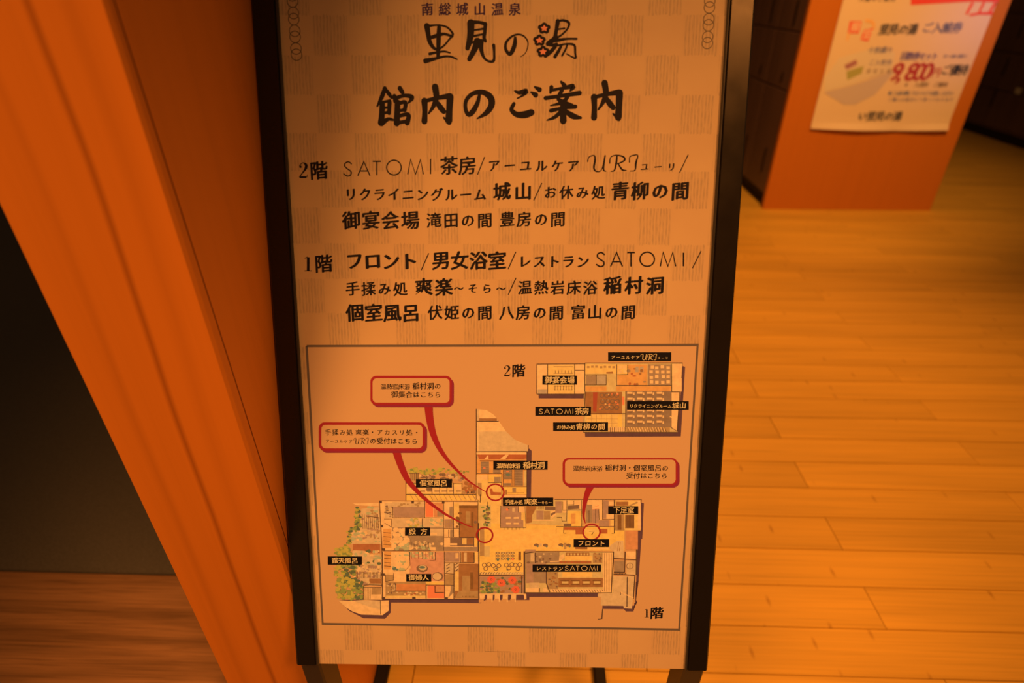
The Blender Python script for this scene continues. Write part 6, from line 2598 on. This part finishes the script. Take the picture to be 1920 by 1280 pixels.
d 11 22 60 1100 1278 19.5 11.4
d 11 22 55 1145 1298 20.4 11.5
s 11 13 58 0 1053 1327 3.6 1051 1252 3.6
s 11 13 61 0 1090 1328 3.6 1088 1252 3.6
s 11 13 56 0 1127 1328 3.6 1125 1252 3.6
s 11 13 56 0 1164 1328 3.6 1162 1253 3.6
s 11 13 53 0 1201 1329 3.6 1199 1253 3.6
s 11 13 55 0 1238 1329 3.6 1237 1254 3.6
s 11 13 55 0 1275 1330 3.6 1274 1254 3.6
s 11 13 69 0 1034 1241 3.6 1035 1181 3.6 982 1119 3.6 860 1112 3.6
s 11 13 56 0 1301 1335 3.6 1299 1240 3.6 1208 1228 3.6
d 11 19 48 1160 1144 63.4 44.7
d 11 22 49 1165 1152 44.7 31.7
d 11 23 50 1160 1157 33.5 14.9
d 11 19 48 1321 1054 61.6 52.3
d 11 22 49 1315 1054 48.5 41.1
p 11 7 70 761 1086 861 1119 865 1097 770 1065
p 11 12 71 775 1070 857 1072 855 995 772 994
s 11 13 72 0 770 1076 4.9 772 989 4.9 855 1010 4.9 860 1087 4.9
p 11 12 73 772 989 1194 994 1190 814 766 808
p 11 35 74 874 964 1193 969 1191 886 872 882
d 11 22 74 859 950 10.7 11
d 11 22 75 872 931 15.5 8.9
d 11 19 74 832 925 11.9 10
d 11 19 74 798 864 13.7 14.6
d 11 12 75 814 928 17.5 13.3
d 11 22 76 833 960 17.5 11
d 11 19 74 830 892 13.1 14.9
d 11 22 77 829 949 11.2 8.1
d 11 19 78 812 956 18.7 10.9
d 11 22 79 795 943 18.5 8.6
d 11 19 75 857 878 12 10.8
d 11 19 76 869 962 17.9 15
d 11 19 76 857 895 12.8 12.2
d 11 22 75 797 866 10.2 11
d 11 12 77 862 954 17.5 7.7
d 11 12 80 818 970 18.6 11.2
d 11 22 78 868 943 17.7 12.5
d 11 19 74 829 861 11.4 14
d 11 22 77 871 896 10 9.4
d 11 12 77 842 882 16 10.1
d 11 22 78 848 895 17.2 8.7
d 11 19 81 820 964 12.7 11.8
d 11 22 79 873 909 11.1 9.4
d 11 12 79 819 881 17 10.4
d 11 22 74 994 859 8.9 6.9
d 11 7 74 1041 833 10.4 9.9
d 11 22 74 1071 857 13.9 9.4
d 11 7 75 1068 840 11.9 8.9
d 11 12 74 1180 861 13.5 9
d 11 17 75 988 857 10.1 11.3
d 11 12 74 1111 852 13.7 9.6
d 11 22 76 1007 870 10.8 11.5
d 11 12 75 1138 845 14.5 9.4
d 11 22 75 1162 871 10.1 11.3
d 11 22 74 1021 843 9.1 9.3
d 11 7 75 1101 869 11.1 11.4
d 11 12 76 1169 859 8.6 7.4
d 11 17 74 965 839 10.3 8.9
d 11 7 76 1012 833 14.4 11.4
d 11 12 75 956 838 13 8.3
d 11 17 75 1041 840 12.3 9.6
d 11 22 74 910 862 9.7 7.2
d 11 7 76 1136 854 11.3 11.9
d 11 17 75 910 864 14.8 7.1
d 11 7 76 1096 867 14.9 11
d 11 7 74 1033 866 12.8 8
d 11 22 76 891 866 14.9 8.4
d 11 17 77 1075 855 13.9 9.8
d 11 7 76 972 847 13.1 7.5
d 11 12 77 919 862 14.2 6.8
p 11 9 77 771 827 1190 833 1190 808 771 802
p 11 21 49 1198 994 1385 997 1385 956 1198 953
p 11 2 47 1211 950 1388 953 1385 804 1208 802
p 11 29 48 1300 944 1385 946 1383 874 1299 872
p 11 7 47 1401 953 1485 954 1483 806 1398 805
p 11 14 48 1455 957 1485 957 1484 870 1425 805 1454 890
p 11 15 47 1500 1202 1748 1205 1746 806 1495 803
p 11 9 48 1502 1116 1543 1116 1540 891 1499 891
p 11 12 48 1578 1066 1662 1067 1660 893 1576 892
p 11 28 49 1662 1108 1695 1108 1693 914 1660 913
p 11 12 49 1538 891 1744 894 1744 812 1500 806
s 11 28 50 0 1582 835 4.7 1582 818 4.7
s 11 28 50 0 1595 835 4.7 1595 818 4.7
s 11 28 50 0 1608 835 4.7 1608 818 4.7
s 11 28 50 0 1621 836 4.7 1621 818 4.7
s 11 28 50 0 1634 836 4.7 1634 818 4.7
s 11 28 50 0 1647 836 4.7 1647 818 4.7
s 11 28 50 0 1661 836 4.7 1660 819 4.7
s 11 28 50 0 1674 836 4.7 1674 819 4.7
s 11 28 50 0 1687 837 4.7 1687 819 4.7
s 11 28 50 0 1700 837 4.7 1700 819 4.7
p 11 27 47 1405 1331 1553 1333 1552 1223 1403 1221
p 11 7 48 1511 1323 1542 1323 1541 1263 1510 1262
p 11 15 47 1571 1334 1701 1335 1700 1219 1570 1218
p 11 22 48 1599 1329 1629 1329 1628 1224 1598 1223
p 11 9 47 1705 1335 1745 1336 1745 1230 1705 1230
p 11 22 47 1403 1206 1486 1207 1485 1095 1401 1094
p 11 22 48 1500 1202 1544 1202 1543 1126 1499 1126
s 11 13 48 0 1413 1175 7.3 1451 1201 7.3
s 11 13 49 0 1505 1187 7.2 1542 1215 7.2
s 11 13 48 0 1413 1140 7.3 1451 1166 7.3
s 11 13 50 0 1504 1151 7.3 1542 1180 7.3
s 11 13 48 0 1412 1104 7.3 1450 1130 7.3
s 11 13 51 0 1504 1116 7.3 1541 1145 7.3
p 11 12 47 1399 1079 1489 1080 1488 962 1397 961
s 11 13 81 0 750 1328 7.2 731 789 7.2 803 783 7.2
s 11 13 82 0 731 789 7.4 1749 799 7.4
s 11 13 83 0 1396 1341 7.2 1391 798 7.2
s 11 13 84 0 1394 1214 7.2 1561 1216 7.2 1705 1218 7.2
s 11 13 85 0 1562 1338 7.2 1561 1216 7.2
s 11 13 85 0 1705 1335 7.2 1705 1220 7.2
s 11 13 83 0 1198 964 7.3 1194 802 7.3
s 11 13 84 0 1198 958 7.3 1390 959 7.3
s 11 13 85 0 1494 1207 7.2 1488 803 7.2
s 11 13 86 0 1399 1094 7.3 1492 1087 7.3
s 11 13 86 0 1397 959 7.3 1488 960 7.3
s 11 13 83 0 1752 1341 7.2 1749 799 7.2
s 11 13 85 0 875 970 7.3 872 882 7.3 1191 886 7.3
s 11 13 84 0 1291 949 7.3 1290 872 7.3 1383 874 7.3
s 11 13 70 0 1034 1332 7.2 1032 1241 7.2
s 11 13 57 0 1301 1240 7.2 1303 1335 7.2
p 11 13 83 1049 818 1083 819 1082 792 1048 791
p 11 13 82 732 1084 766 1085 765 1058 731 1058
p 11 13 84 1389 819 1423 819 1423 793 1389 792
p 11 13 38 745 1367 779 1368 778 1342 744 1341
p 11 13 83 726 812 760 812 759 785 725 785
s 12 36 33 1 1263 2911 82.2 1273 2768 74.2 1302 2618 62.6 1359 2473 48.8 1437 2349 37.1 1522 2248 27.6 1634 2135 19.1 1726 2067 13.3 1824 2004 8.5
p 12 37 34 1455 3187 1472 3185 1487 3179 1500 3169 1510 3155 1516 3140 1518 3123 1515 2958 1513 2941 1506 2925 1496 2911 1483 2901 1467 2894 1451 2891 770 2886 753 2888 738 2894 725 2905 716 2918 710 2934 708 2951 715 3117 717 3133 724 3149 735 3163 748 3173 764 3180 780 3182
p 12 37 35 734 2921 1446 2927 1467 2892 754 2886
p 12 37 36 700 2948 734 2918 754 2886 712 2913
p 12 36 37 1440 3211 1455 3209 1469 3204 1481 3194 1490 3182 1495 3168 1497 3152 1495 2977 1492 2961 1486 2947 1477 2934 1465 2924 1451 2918 1435 2916 744 2910 729 2912 715 2918 703 2928 694 2940 689 2954 688 2970 695 3146 697 3162 704 3176 713 3188 726 3198 740 3204 755 3206
p 12 4 38 1434 3186 1445 3185 1455 3180 1464 3174 1471 3165 1475 3154 1476 3143 1473 2981 1472 2970 1467 2959 1461 2950 1452 2943 1441 2939 1430 2937 751 2932 740 2933 730 2937 722 2944 715 2953 711 2964 710 2975 716 3137 718 3148 723 3159 730 3168 739 3175 749 3179 760 3181
t 12 1 39 温熱岩床浴 794 1083 3096 57 0.7
t 12 1 40 稲村洞の 1112 1391 3104 67.7 0.9
t 12 1 39 御集合はこちら 898 1390 3016 68.1 0.8
s 13 36 36 1 927 2429 78.1 971 2276 69 1037 2120 56.6 1146 1982 43.1 1255 1876 34 1395 1766 25.9 1515 1694 18.9 1630 1635 11.9 1696 1612 8.1
p 13 37 37 1180 2710 1196 2708 1212 2701 1225 2691 1235 2677 1241 2661 1243 2644 1239 2481 1236 2464 1230 2447 1219 2433 1205 2422 1190 2415 1173 2413 230 2404 213 2406 198 2413 185 2423 175 2437 170 2453 168 2471 177 2634 180 2651 188 2667 199 2681 213 2692 228 2699 245 2701
p 13 37 38 194 2439 1168 2448 1189 2413 214 2404
p 13 37 39 160 2467 194 2436 214 2404 172 2432
p 13 36 40 1164 2733 1180 2732 1194 2726 1206 2716 1215 2703 1220 2689 1222 2673 1218 2500 1216 2484 1209 2469 1200 2456 1187 2446 1173 2439 1157 2437 204 2428 189 2430 175 2436 163 2446 154 2458 149 2473 148 2489 157 2663 160 2679 167 2694 177 2707 190 2717 204 2723 220 2725
p 13 4 41 1158 2707 1169 2705 1179 2701 1188 2694 1194 2685 1198 2674 1200 2663 1196 2507 1194 2495 1190 2484 1183 2475 1174 2468 1163 2463 1152 2461 215 2452 204 2454 194 2458 185 2465 179 2475 175 2485 174 2497 183 2653 185 2665 190 2676 197 2685 206 2692 217 2697 228 2698
t 13 1 42 手揉み処 219 496 2619 64.3 0.7
t 13 1 43 爽楽 526 660 2621 64.3 0.7
t 13 1 44 ・アカスリ処・ 665 1169 2624 64.2 0.8
t 13 1 42 アーユルケア 217 491 2525 42.2 0.7
s 13 1 43 1 504 2539 4.8 509 2557 3.9 525 2561 4.8 526 2544 7.3 522 2513 7.8 529 2499 4.8 544 2507 3.4 557 2562 5.8
s 13 1 44 1 557 2562 5.8 550 2509 6.8 557 2501 3.4
s 13 1 42 1 567 2531 4.8 571 2555 3.9 588 2563 4.8 608 2558 6.3 613 2545 6.8 597 2532 4.8 584 2530 3.4
s 13 1 43 1 590 2561 6.3 587 2532 7.7 580 2504 5.8 570 2499 3.4
s 13 1 44 1 592 2530 4.8 604 2506 7.3 616 2503 3.4
s 13 1 42 1 625 2535 4.8 627 2556 3.9 640 2563 4.8 653 2563 3.9 646 2532 7.7 642 2503 4.8 627 2500 3.4
t 13 1 43 の受付はこちら 664 1148 2533 67.4 0.8
s 14 36 25 1 2892 2079 75.5 2859 1992 56.6 2838 1899 43.2 2829 1824 33.4 2828 1748 22.7 2848 1671 7
p 14 37 26 3709 2361 3726 2359 3742 2352 3756 2342 3767 2328 3774 2312 3777 2294 3786 2138 3784 2120 3779 2103 3769 2089 3757 2078 3741 2071 3725 2068 2696 2057 2679 2059 2663 2066 2649 2077 2639 2091 2632 2108 2629 2125 2626 2282 2628 2300 2634 2316 2644 2331 2657 2342 2673 2348 2689 2351
p 14 37 27 2657 2091 3718 2103 3741 2068 2679 2057
p 14 37 28 2621 2120 2657 2088 2679 2057 2636 2085
p 14 36 29 3692 2383 3707 2381 3722 2375 3735 2366 3745 2353 3751 2338 3754 2322 3763 2155 3762 2138 3757 2123 3748 2110 3737 2100 3723 2093 3708 2091 2668 2080 2653 2082 2638 2088 2626 2098 2616 2111 2610 2126 2607 2142 2604 2310 2606 2327 2611 2342 2621 2355 2633 2365 2647 2371 2662 2373
p 14 4 30 3691 2365 3702 2363 3713 2359 3722 2352 3729 2343 3734 2332 3736 2320 3745 2157 3744 2145 3740 2134 3734 2124 3726 2117 3715 2112 3704 2110 2675 2100 2664 2101 2654 2106 2644 2113 2637 2122 2633 2133 2631 2145 2628 2309 2629 2321 2633 2332 2640 2341 2648 2348 2659 2353 2670 2355
t 14 1 31 温熱岩床浴 2710 3005 2261 59.7 0.7
t 14 1 32 稲村洞・個室風呂の 3032 3666 2273 68 0.8
t 14 1 31 受付はこちら 3249 3662 2191 68.4 0.8
o 15 36 34 1925 1998 88 16.3
o 16 36 37 1815 1526 82.7 16.5
o 17 36 26 2915 1573 86.5 16.4
p 18 38 2 3022 3457 3634 3461 3638 3371 3025 3367
t 18 39 3 アーユルケア 3053 3332 3405 42.3 0.6
s 18 39 4 1 3340 3419 4.7 3343 3435 3.7 3359 3439 4.7 3362 3423 7 3360 3395 7.4 3368 3383 4.7 3384 3390 3.3 3393 3439 5.6
s 18 39 5 1 3393 3439 5.6 3390 3392 6.5 3398 3385 3.3
s 18 39 3 1 3406 3412 4.6 3408 3433 3.7 3425 3440 4.6 3447 3436 6 3453 3424 6.5 3437 3412 4.6 3424 3411 3.3
s 18 39 4 1 3428 3438 6 3426 3412 7.4 3422 3387 5.6 3412 3383 3.3
s 18 39 5 1 3432 3411 4.6 3446 3389 7 3460 3386 3.3
s 18 39 6 1 3466 3415 4.6 3467 3435 3.7 3479 3441 4.6 3493 3440 3.7 3488 3413 7.4 3487 3386 4.6 3471 3383 3.3
t 18 39 7 ユーリ 3505 3605 3403 26.4 0.6
p 19 38 9 2388 3220 2727 3222 2729 3131 2389 3128
t 19 39 10 御宴会場 2415 2702 3175 69.9 0.6
p 20 38 15 2322 2903 2872 2908 2874 2815 2323 2810
s 20 39 16 1 2394 2872 4.8 2381 2879 4.8 2366 2874 4.8 2364 2864 4.8 2377 2854 4.8 2392 2846 4.8 2390 2834 4.8 2376 2830 4.8 2360 2837 4.8
s 20 39 16 0 2413 2830 4.8 2438 2880 4.8 2464 2830 4.8
s 20 39 17 0 2423 2847 4.8 2453 2847 4.8
s 20 39 16 0 2475 2880 4.7 2509 2880 4.7
s 20 39 17 0 2492 2880 4.7 2492 2831 4.7
s 20 39 16 0 2592 2856 4.7 2590 2849 4.7 2586 2842 4.7 2580 2836 4.7 2571 2833 4.7 2562 2831 4.7 2552 2832 4.7 2544 2836 4.7 2537 2841 4.7 2533 2848 4.7 2531 2856 4.7 2532 2863 4.7 2536 2870 4.7 2543 2876 4.7 2551 2879 4.7 2561 2881 4.7 2570 2880 4.7 2579 2876 4.7 2586 2871 4.7 2590 2864 4.7 2592 2856 4.7
s 20 39 16 0 2614 2832 4.8 2624 2881 4.8 2645 2832 4.8 2663 2882 4.8 2675 2832 4.8
s 20 39 16 0 2694 2882 4.7 2695 2832 4.7
t 20 39 17 茶房 2717 2852 2860 71.2 0.6
p 21 38 15 3225 2968 3830 2973 3835 2884 3228 2879
t 21 39 16 リクライニングルーム 3250 3667 2918 43.6 0.6
t 21 39 17 城山 3672 3805 2926 65.3 0.6
p 22 38 13 2501 2744 3045 2749 3048 2658 2503 2653
t 22 39 14 お休み処 2536 2721 2692 49.8 0.6
t 22 39 15 青柳の間 2729 3015 2701 69.1 0.6
p 23 38 19 1906 2335 2452 2340 2453 2246 1905 2240
t 23 39 20 温熱岩床浴 1938 2180 2282 54 0.6
t 23 39 21 稲村洞 2207 2422 2290 73.8 0.6
p 24 38 35 2003 1942 2515 1948 2517 1856 2003 1850
t 24 39 36 手揉み処 2019 2207 1891 52.4 0.6
t 24 39 37 爽楽 2221 2354 1896 69.8 0.6
t 24 39 38 ～そら～ 2357 2501 1892 37.8 0.6
p 25 38 37 1119 2132 1485 2136 1484 2045 1117 2041
t 25 39 38 個室風呂 1159 1436 2089 69.1 0.6
p 26 38 37 993 1602 1253 1605 1251 1513 990 1510
t 26 39 38 殿 1030 1105 1556 71.4 0.6
t 26 39 39 方 1155 1221 1557 71.4 0.6
p 27 38 50 176 1269 534 1273 530 1179 172 1174
t 27 39 51 露天風呂 216 488 1222 66.8 0.6
p 28 38 74 992 1081 1254 1085 1253 997 990 994
t 28 39 75 御婦人 1019 1227 1040 70.5 0.6
p 29 38 27 2733 1492 3098 1497 3101 1408 2735 1403
t 29 39 28 フロント 2775 3061 1447 71.5 0.6
p 30 38 28 2312 1203 3024 1212 3027 1128 2313 1118
t 30 39 29 レストラン 2349 2632 1159 54.6 0.6
s 30 39 30 1 2684 1182 5 2671 1189 5 2656 1183 5 2654 1173 5 2667 1164 5 2682 1155 5 2681 1143 5 2666 1139 5 2650 1146 5
s 30 39 29 0 2703 1139 5 2728 1189 5 2754 1140 5
s 30 39 30 0 2713 1156 5 2744 1157 5
s 30 39 29 0 2765 1190 5 2799 1190 5
s 30 39 30 0 2782 1190 5 2783 1140 5
s 30 39 29 0 2882 1166 5 2881 1159 5 2877 1152 5 2870 1146 5 2862 1143 5 2852 1141 5 2843 1142 5 2834 1146 5 2828 1151 5 2823 1158 5 2821 1166 5 2823 1173 5 2827 1180 5 2833 1186 5 2842 1190 5 2851 1191 5 2861 1190 5 2869 1186 5 2876 1181 5 2880 1174 5 2882 1166 5
s 30 39 29 0 2905 1142 5 2914 1192 5 2935 1142 5 2953 1192 5 2966 1143 5
s 30 39 29 0 2985 1193 5 2986 1143 5
p 31 38 30 3077 1860 3382 1863 3385 1776 3080 1772
t 31 39 31 下足室 3131 3340 1816 69.9 0.6
p 32 40 0 2751 5891 6517 5927 6713 5305 5601 5339 2969 5202
s 32 40 1 0 5615 5306 124.2 5515 4839 114.7
s 32 40 1 0 6093 5305 114.6 6022 4839 95.5
s 32 40 1 0 6579 5284 124.1 6470 4860 124.1
s 32 40 2 0 5669 4818 96.5 6076 4882 96.5 6654 4881 115.8
t 32 41 0 入館のご案内 679 2216 5435 209.9 1.3
p 32 40 0 525 4581 1039 4581 1065 4098 571 4098
p 32 40 0 1246 4230 1661 4319 1583 3786 1222 3830
s 32 42 1 1 1228 4602 107.6 1542 4537 117.3 1661 4319 97.8
s 32 42 1 1 620 4098 89 626 3830 69.2
t 32 43 2 限 597 1065 4340 395.2 1
t 32 43 3 定 1227 1697 4054 399.5 1
t 32 41 4 里見の湯 1928 3597 4253 439.8 1.6
t 32 44 5 ご入館券 3819 5528 4319 437.9 1.6
t 32 45 0 回数券セット 3232 4933 3176 343.8 1.5
t 32 44 1 （お一人様一回限り） 5058 6304 3178 160.2 1.2
t 32 46 0 9,800 3168 4865 2549 775 0.7
t 32 46 1 円 4907 5262 2504 399.5 1
t 32 41 2 ご優待 5277 6512 2600 467.9 1.4
t 32 47 0 ※_入浴料_ご優待 3848 5791 1981 215.9 1.6
t 32 48 0 ●ご入浴の際にフロントにてお渡しください 3178 6244 1604 204.4 1.3
t 32 44 0 ご購入は受付にて承っております 3297 6300 1325 167.2 1.2
t 32 41 0 い里見の湯 2122 4177 569 430.6 1.6
p 32 49 1 188 1630 1345 1924 3193 2548 2602 1539 1804 1092 1281 1090
p 32 50 2 66 2257 488 3102 1968 3516 2927 3335 3025 2594 1331 1972 226 1679
p 32 51 3 804 2801 1265 3034 1398 2849 961 2614
p 32 52 4 982 2543 1698 2779 1698 2450 1120 2164
t 32 44 3 十枚綴り 1697 2796 3425 272.8 1.2
t 32 44 3 ご入館券 1907 2916 2920 231.8 1.2
t 32 47 3 里見の湯 1898 2990 2546 188.2 1.2
s 32 49 4 0 1915 2733 25.3 2935 3013 25.3
s 32 49 5 0 1989 2498 25.4 3013 2782 25.4
s 32 49 6 0 2064 2261 25.6 3092 2548 25.6"""
LAYER = 1.2e-5
import collections
rows = [r.split(' ') for r in PRINTS.split('\n')]
chars = set()
def bkey(b): return round(float(b), 1)
for r in rows:
    if r[0] == 't':
        for ch in r[4]:
            if ch != '_': chars.add((ch, bkey(r[9])))
tmp = {}
for ch, b in sorted(chars):
    c = bpy.data.curves.new('glyph', 'FONT'); c.body = ch; c.size = 1; c.resolution_u = 2
    c.offset = .003
    o = bpy.data.objects.new('glyph', c); COL.objects.link(o); tmp[(ch, b)] = o
dg = bpy.context.evaluated_depsgraph_get(); GL = {}
for k, o in tmp.items():
    me = o.evaluated_get(dg).to_mesh()
    GL[k] = ([(p.co.x, p.co.y) for p in me.vertices], [tuple(p.vertices) for p in me.polygons])
for o in tmp.values():
    c = o.data; bpy.data.objects.remove(o); bpy.data.curves.remove(c)
KANA = lambda ch: '\u3040' <= ch <= '\u30ff' or ch in '～・'
class PM:
    def __init__(s): s.v = []; s.f = []; s.mi = []; s.cols = []
    def face(s, pts, z, faces, col):
        if col not in s.cols: s.cols.append(col)
        o = len(s.v); mi = s.cols.index(col)
        s.v += [(x, y, z) for x, y in pts]
        for q in faces: s.f.append(tuple(i + o for i in q)); s.mi.append(mi)
from mathutils.geometry import tessellate_polygon
def catmull(p, n=5):
    out = []
    q = [p[0]] + p + [p[-1]]
    for i in range(1, len(q) - 2):
        a, b, c, d = q[i - 1:i + 3]
        for k in range(n):
            t = k / n
            out.append(tuple(.5 * ((2 * b[j]) + (-a[j] + c[j]) * t + (2 * a[j] - 5 * b[j] + 4 * c[j] - d[j]) * t * t + (-a[j] + 3 * b[j] - 3 * c[j] + d[j]) * t ** 3) for j in range(3)))
    out.append(p[-1]); return out
U = 1e-4
pms = collections.OrderedDict()
for r in rows:
    kind, oi, ci, ly = r[0], int(r[1]), int(r[2]), int(r[3]); col = COLS[ci]
    pm = pms.setdefault(oi, PM())
    z = (6e-5 if OBJ_NAMES[oi][0] == 'b' else 2.4e-3) + ly * (LAYER if OBJ_NAMES[oi][0] == 'b' else 4e-5)
    if kind == 't':
        s = r[4]; x0, x1, yc, H = [float(a) * U for a in r[5:9]]; b = bkey(r[9])
        em = H * .95 / .9; nch = len(s)
        pitch = (x1 - x0 - em * .9) / (nch - 1) if nch > 1 else 0
        small = s == '9,800'
        if small: em = H / .72; pitch = (x1 - x0) / nch
        for i, ch in enumerate(s):
            if ch == '_': continue
            gv, gf = GL[(ch, b)]
            cxx = x0 + em * .45 + pitch * i if nch > 1 else (x0 + x1) / 2
            k = em * (.90 if KANA(ch) else 1.0); kb = 1.35 if KANA(ch) else 1.0
            sx = 1.0
            if not small and nch > 1 and pitch < em * .88: sx = max(.72, pitch / (em * .88))
            rep = ((-.020 * b, -.006 * b), (.020 * b, .006 * b), (0, .010 * b), (0, -.010 * b)) if not small else ((-.03, 0), (.03, 0), (0, .02), (0, -.02))
            if small: gx = .28; cxx = x0 + pitch * (i + .5)
            else: gx = .5
            for dx, dy in rep:
                pts = []
                for x, y in gv:
                    X_ = (x - gx + dx * kb) * sx; Y_ = (y - .358) + .085 * (x - gx) + dy
                    if small: X_ += .12 * (y - .358)
                    pts.append((cxx + X_ * k, yc + Y_ * k))
                pm.face(pts, z, gf, col); z += 1e-6
    elif kind == 'p':
        d = [float(a) * U for a in r[4:]]; pts = list(zip(d[0::2], d[1::2]))
        tri = tessellate_polygon([[Vector((x, y, 0)) for x, y in pts]])
        fs = []
        for a, b_, c in tri:
            A, B, Cc = pts[a], pts[b_], pts[c]
            cr = (B[0] - A[0]) * (Cc[1] - A[1]) - (B[1] - A[1]) * (Cc[0] - A[0])
            fs.append((a, b_, c) if cr > 0 else (a, c, b_))
        pm.face(pts, z, fs, col)
    elif kind == 's':
        sm = int(r[4]); d = [float(a) * U for a in r[5:]]; p = list(zip(d[0::3], d[1::3], d[2::3]))
        if sm and len(p) > 2: p = catmull(p)
        Lp = []; Rp = []
        for i in range(len(p)):
            a = p[max(0, i - 1)]; b_ = p[min(len(p) - 1, i + 1)]
            tx, ty = b_[0] - a[0], b_[1] - a[1]; L = math.hypot(tx, ty) or 1e-9
            nx, ny = -ty / L, tx / L; h = p[i][2] / 2
            if not sm and 0 < i < len(p) - 1:      # mitre
                q0 = Vector((p[i][0] - a[0], p[i][1] - a[1])).normalized(); q1 = Vector((b_[0] - p[i][0], b_[1] - p[i][1])).normalized()
                h /= max(.5, math.sqrt(max(0, (1 + q0.dot(q1)) / 2)))
            Lp.append((p[i][0] + nx * h, p[i][1] + ny * h)); Rp.append((p[i][0] - nx * h, p[i][1] - ny * h))
        n_ = len(p); pm.face(Lp + Rp, z, [(n_ + i, n_ + i + 1, i + 1, i) for i in range(n_ - 1)], col)
        if sm:
            for e_ in (p[0], p[-1]):
                if e_[2] > 6e-4:
                    q = [(e_[0] + e_[2] / 2 * math.cos(t_ * math.pi / 5), e_[1] + e_[2] / 2 * math.sin(t_ * math.pi / 5)) for t_ in range(10)]
                    pm.face(q, z + 1e-6, [tuple(range(10))], col)
    elif kind == 'o':
        x, y, R_, t = [float(a) * U for a in r[4:8]]; k = 36
        q = [(x + rr_ * math.cos(2 * math.pi * i / k), y + rr_ * math.sin(2 * math.pi * i / k)) for rr_ in (R_ - t / 2, R_ + t / 2) for i in range(k)]
        pm.face(q, z, [(i, k + i, k + (i + 1) % k, (i + 1) % k) for i in range(k)], col)
    elif kind == 'd':
        x, y, a, b_ = [float(c) * U for c in r[4:8]]; k = 9
        q = [(x + a * math.cos(2 * math.pi * i / k), y + b_ * math.sin(2 * math.pi * i / k)) for i in range(k)]
        pm.face(q, z, [tuple(range(k))], col)
for oi, pm in pms.items():
    surf, name = OBJ_NAMES[oi]; name = name.split('#')[0]
    me = bpy.data.meshes.new(name); me.from_pydata(pm.v, [], pm.f)
    for c in pm.cols: me.materials.append(INK[c])
    me.polygons.foreach_set('material_index', pm.mi); me.update()
    o = bpy.data.objects.new(name, me); COL.objects.link(o)
    o.parent = panel if surf == 'b' else sheet
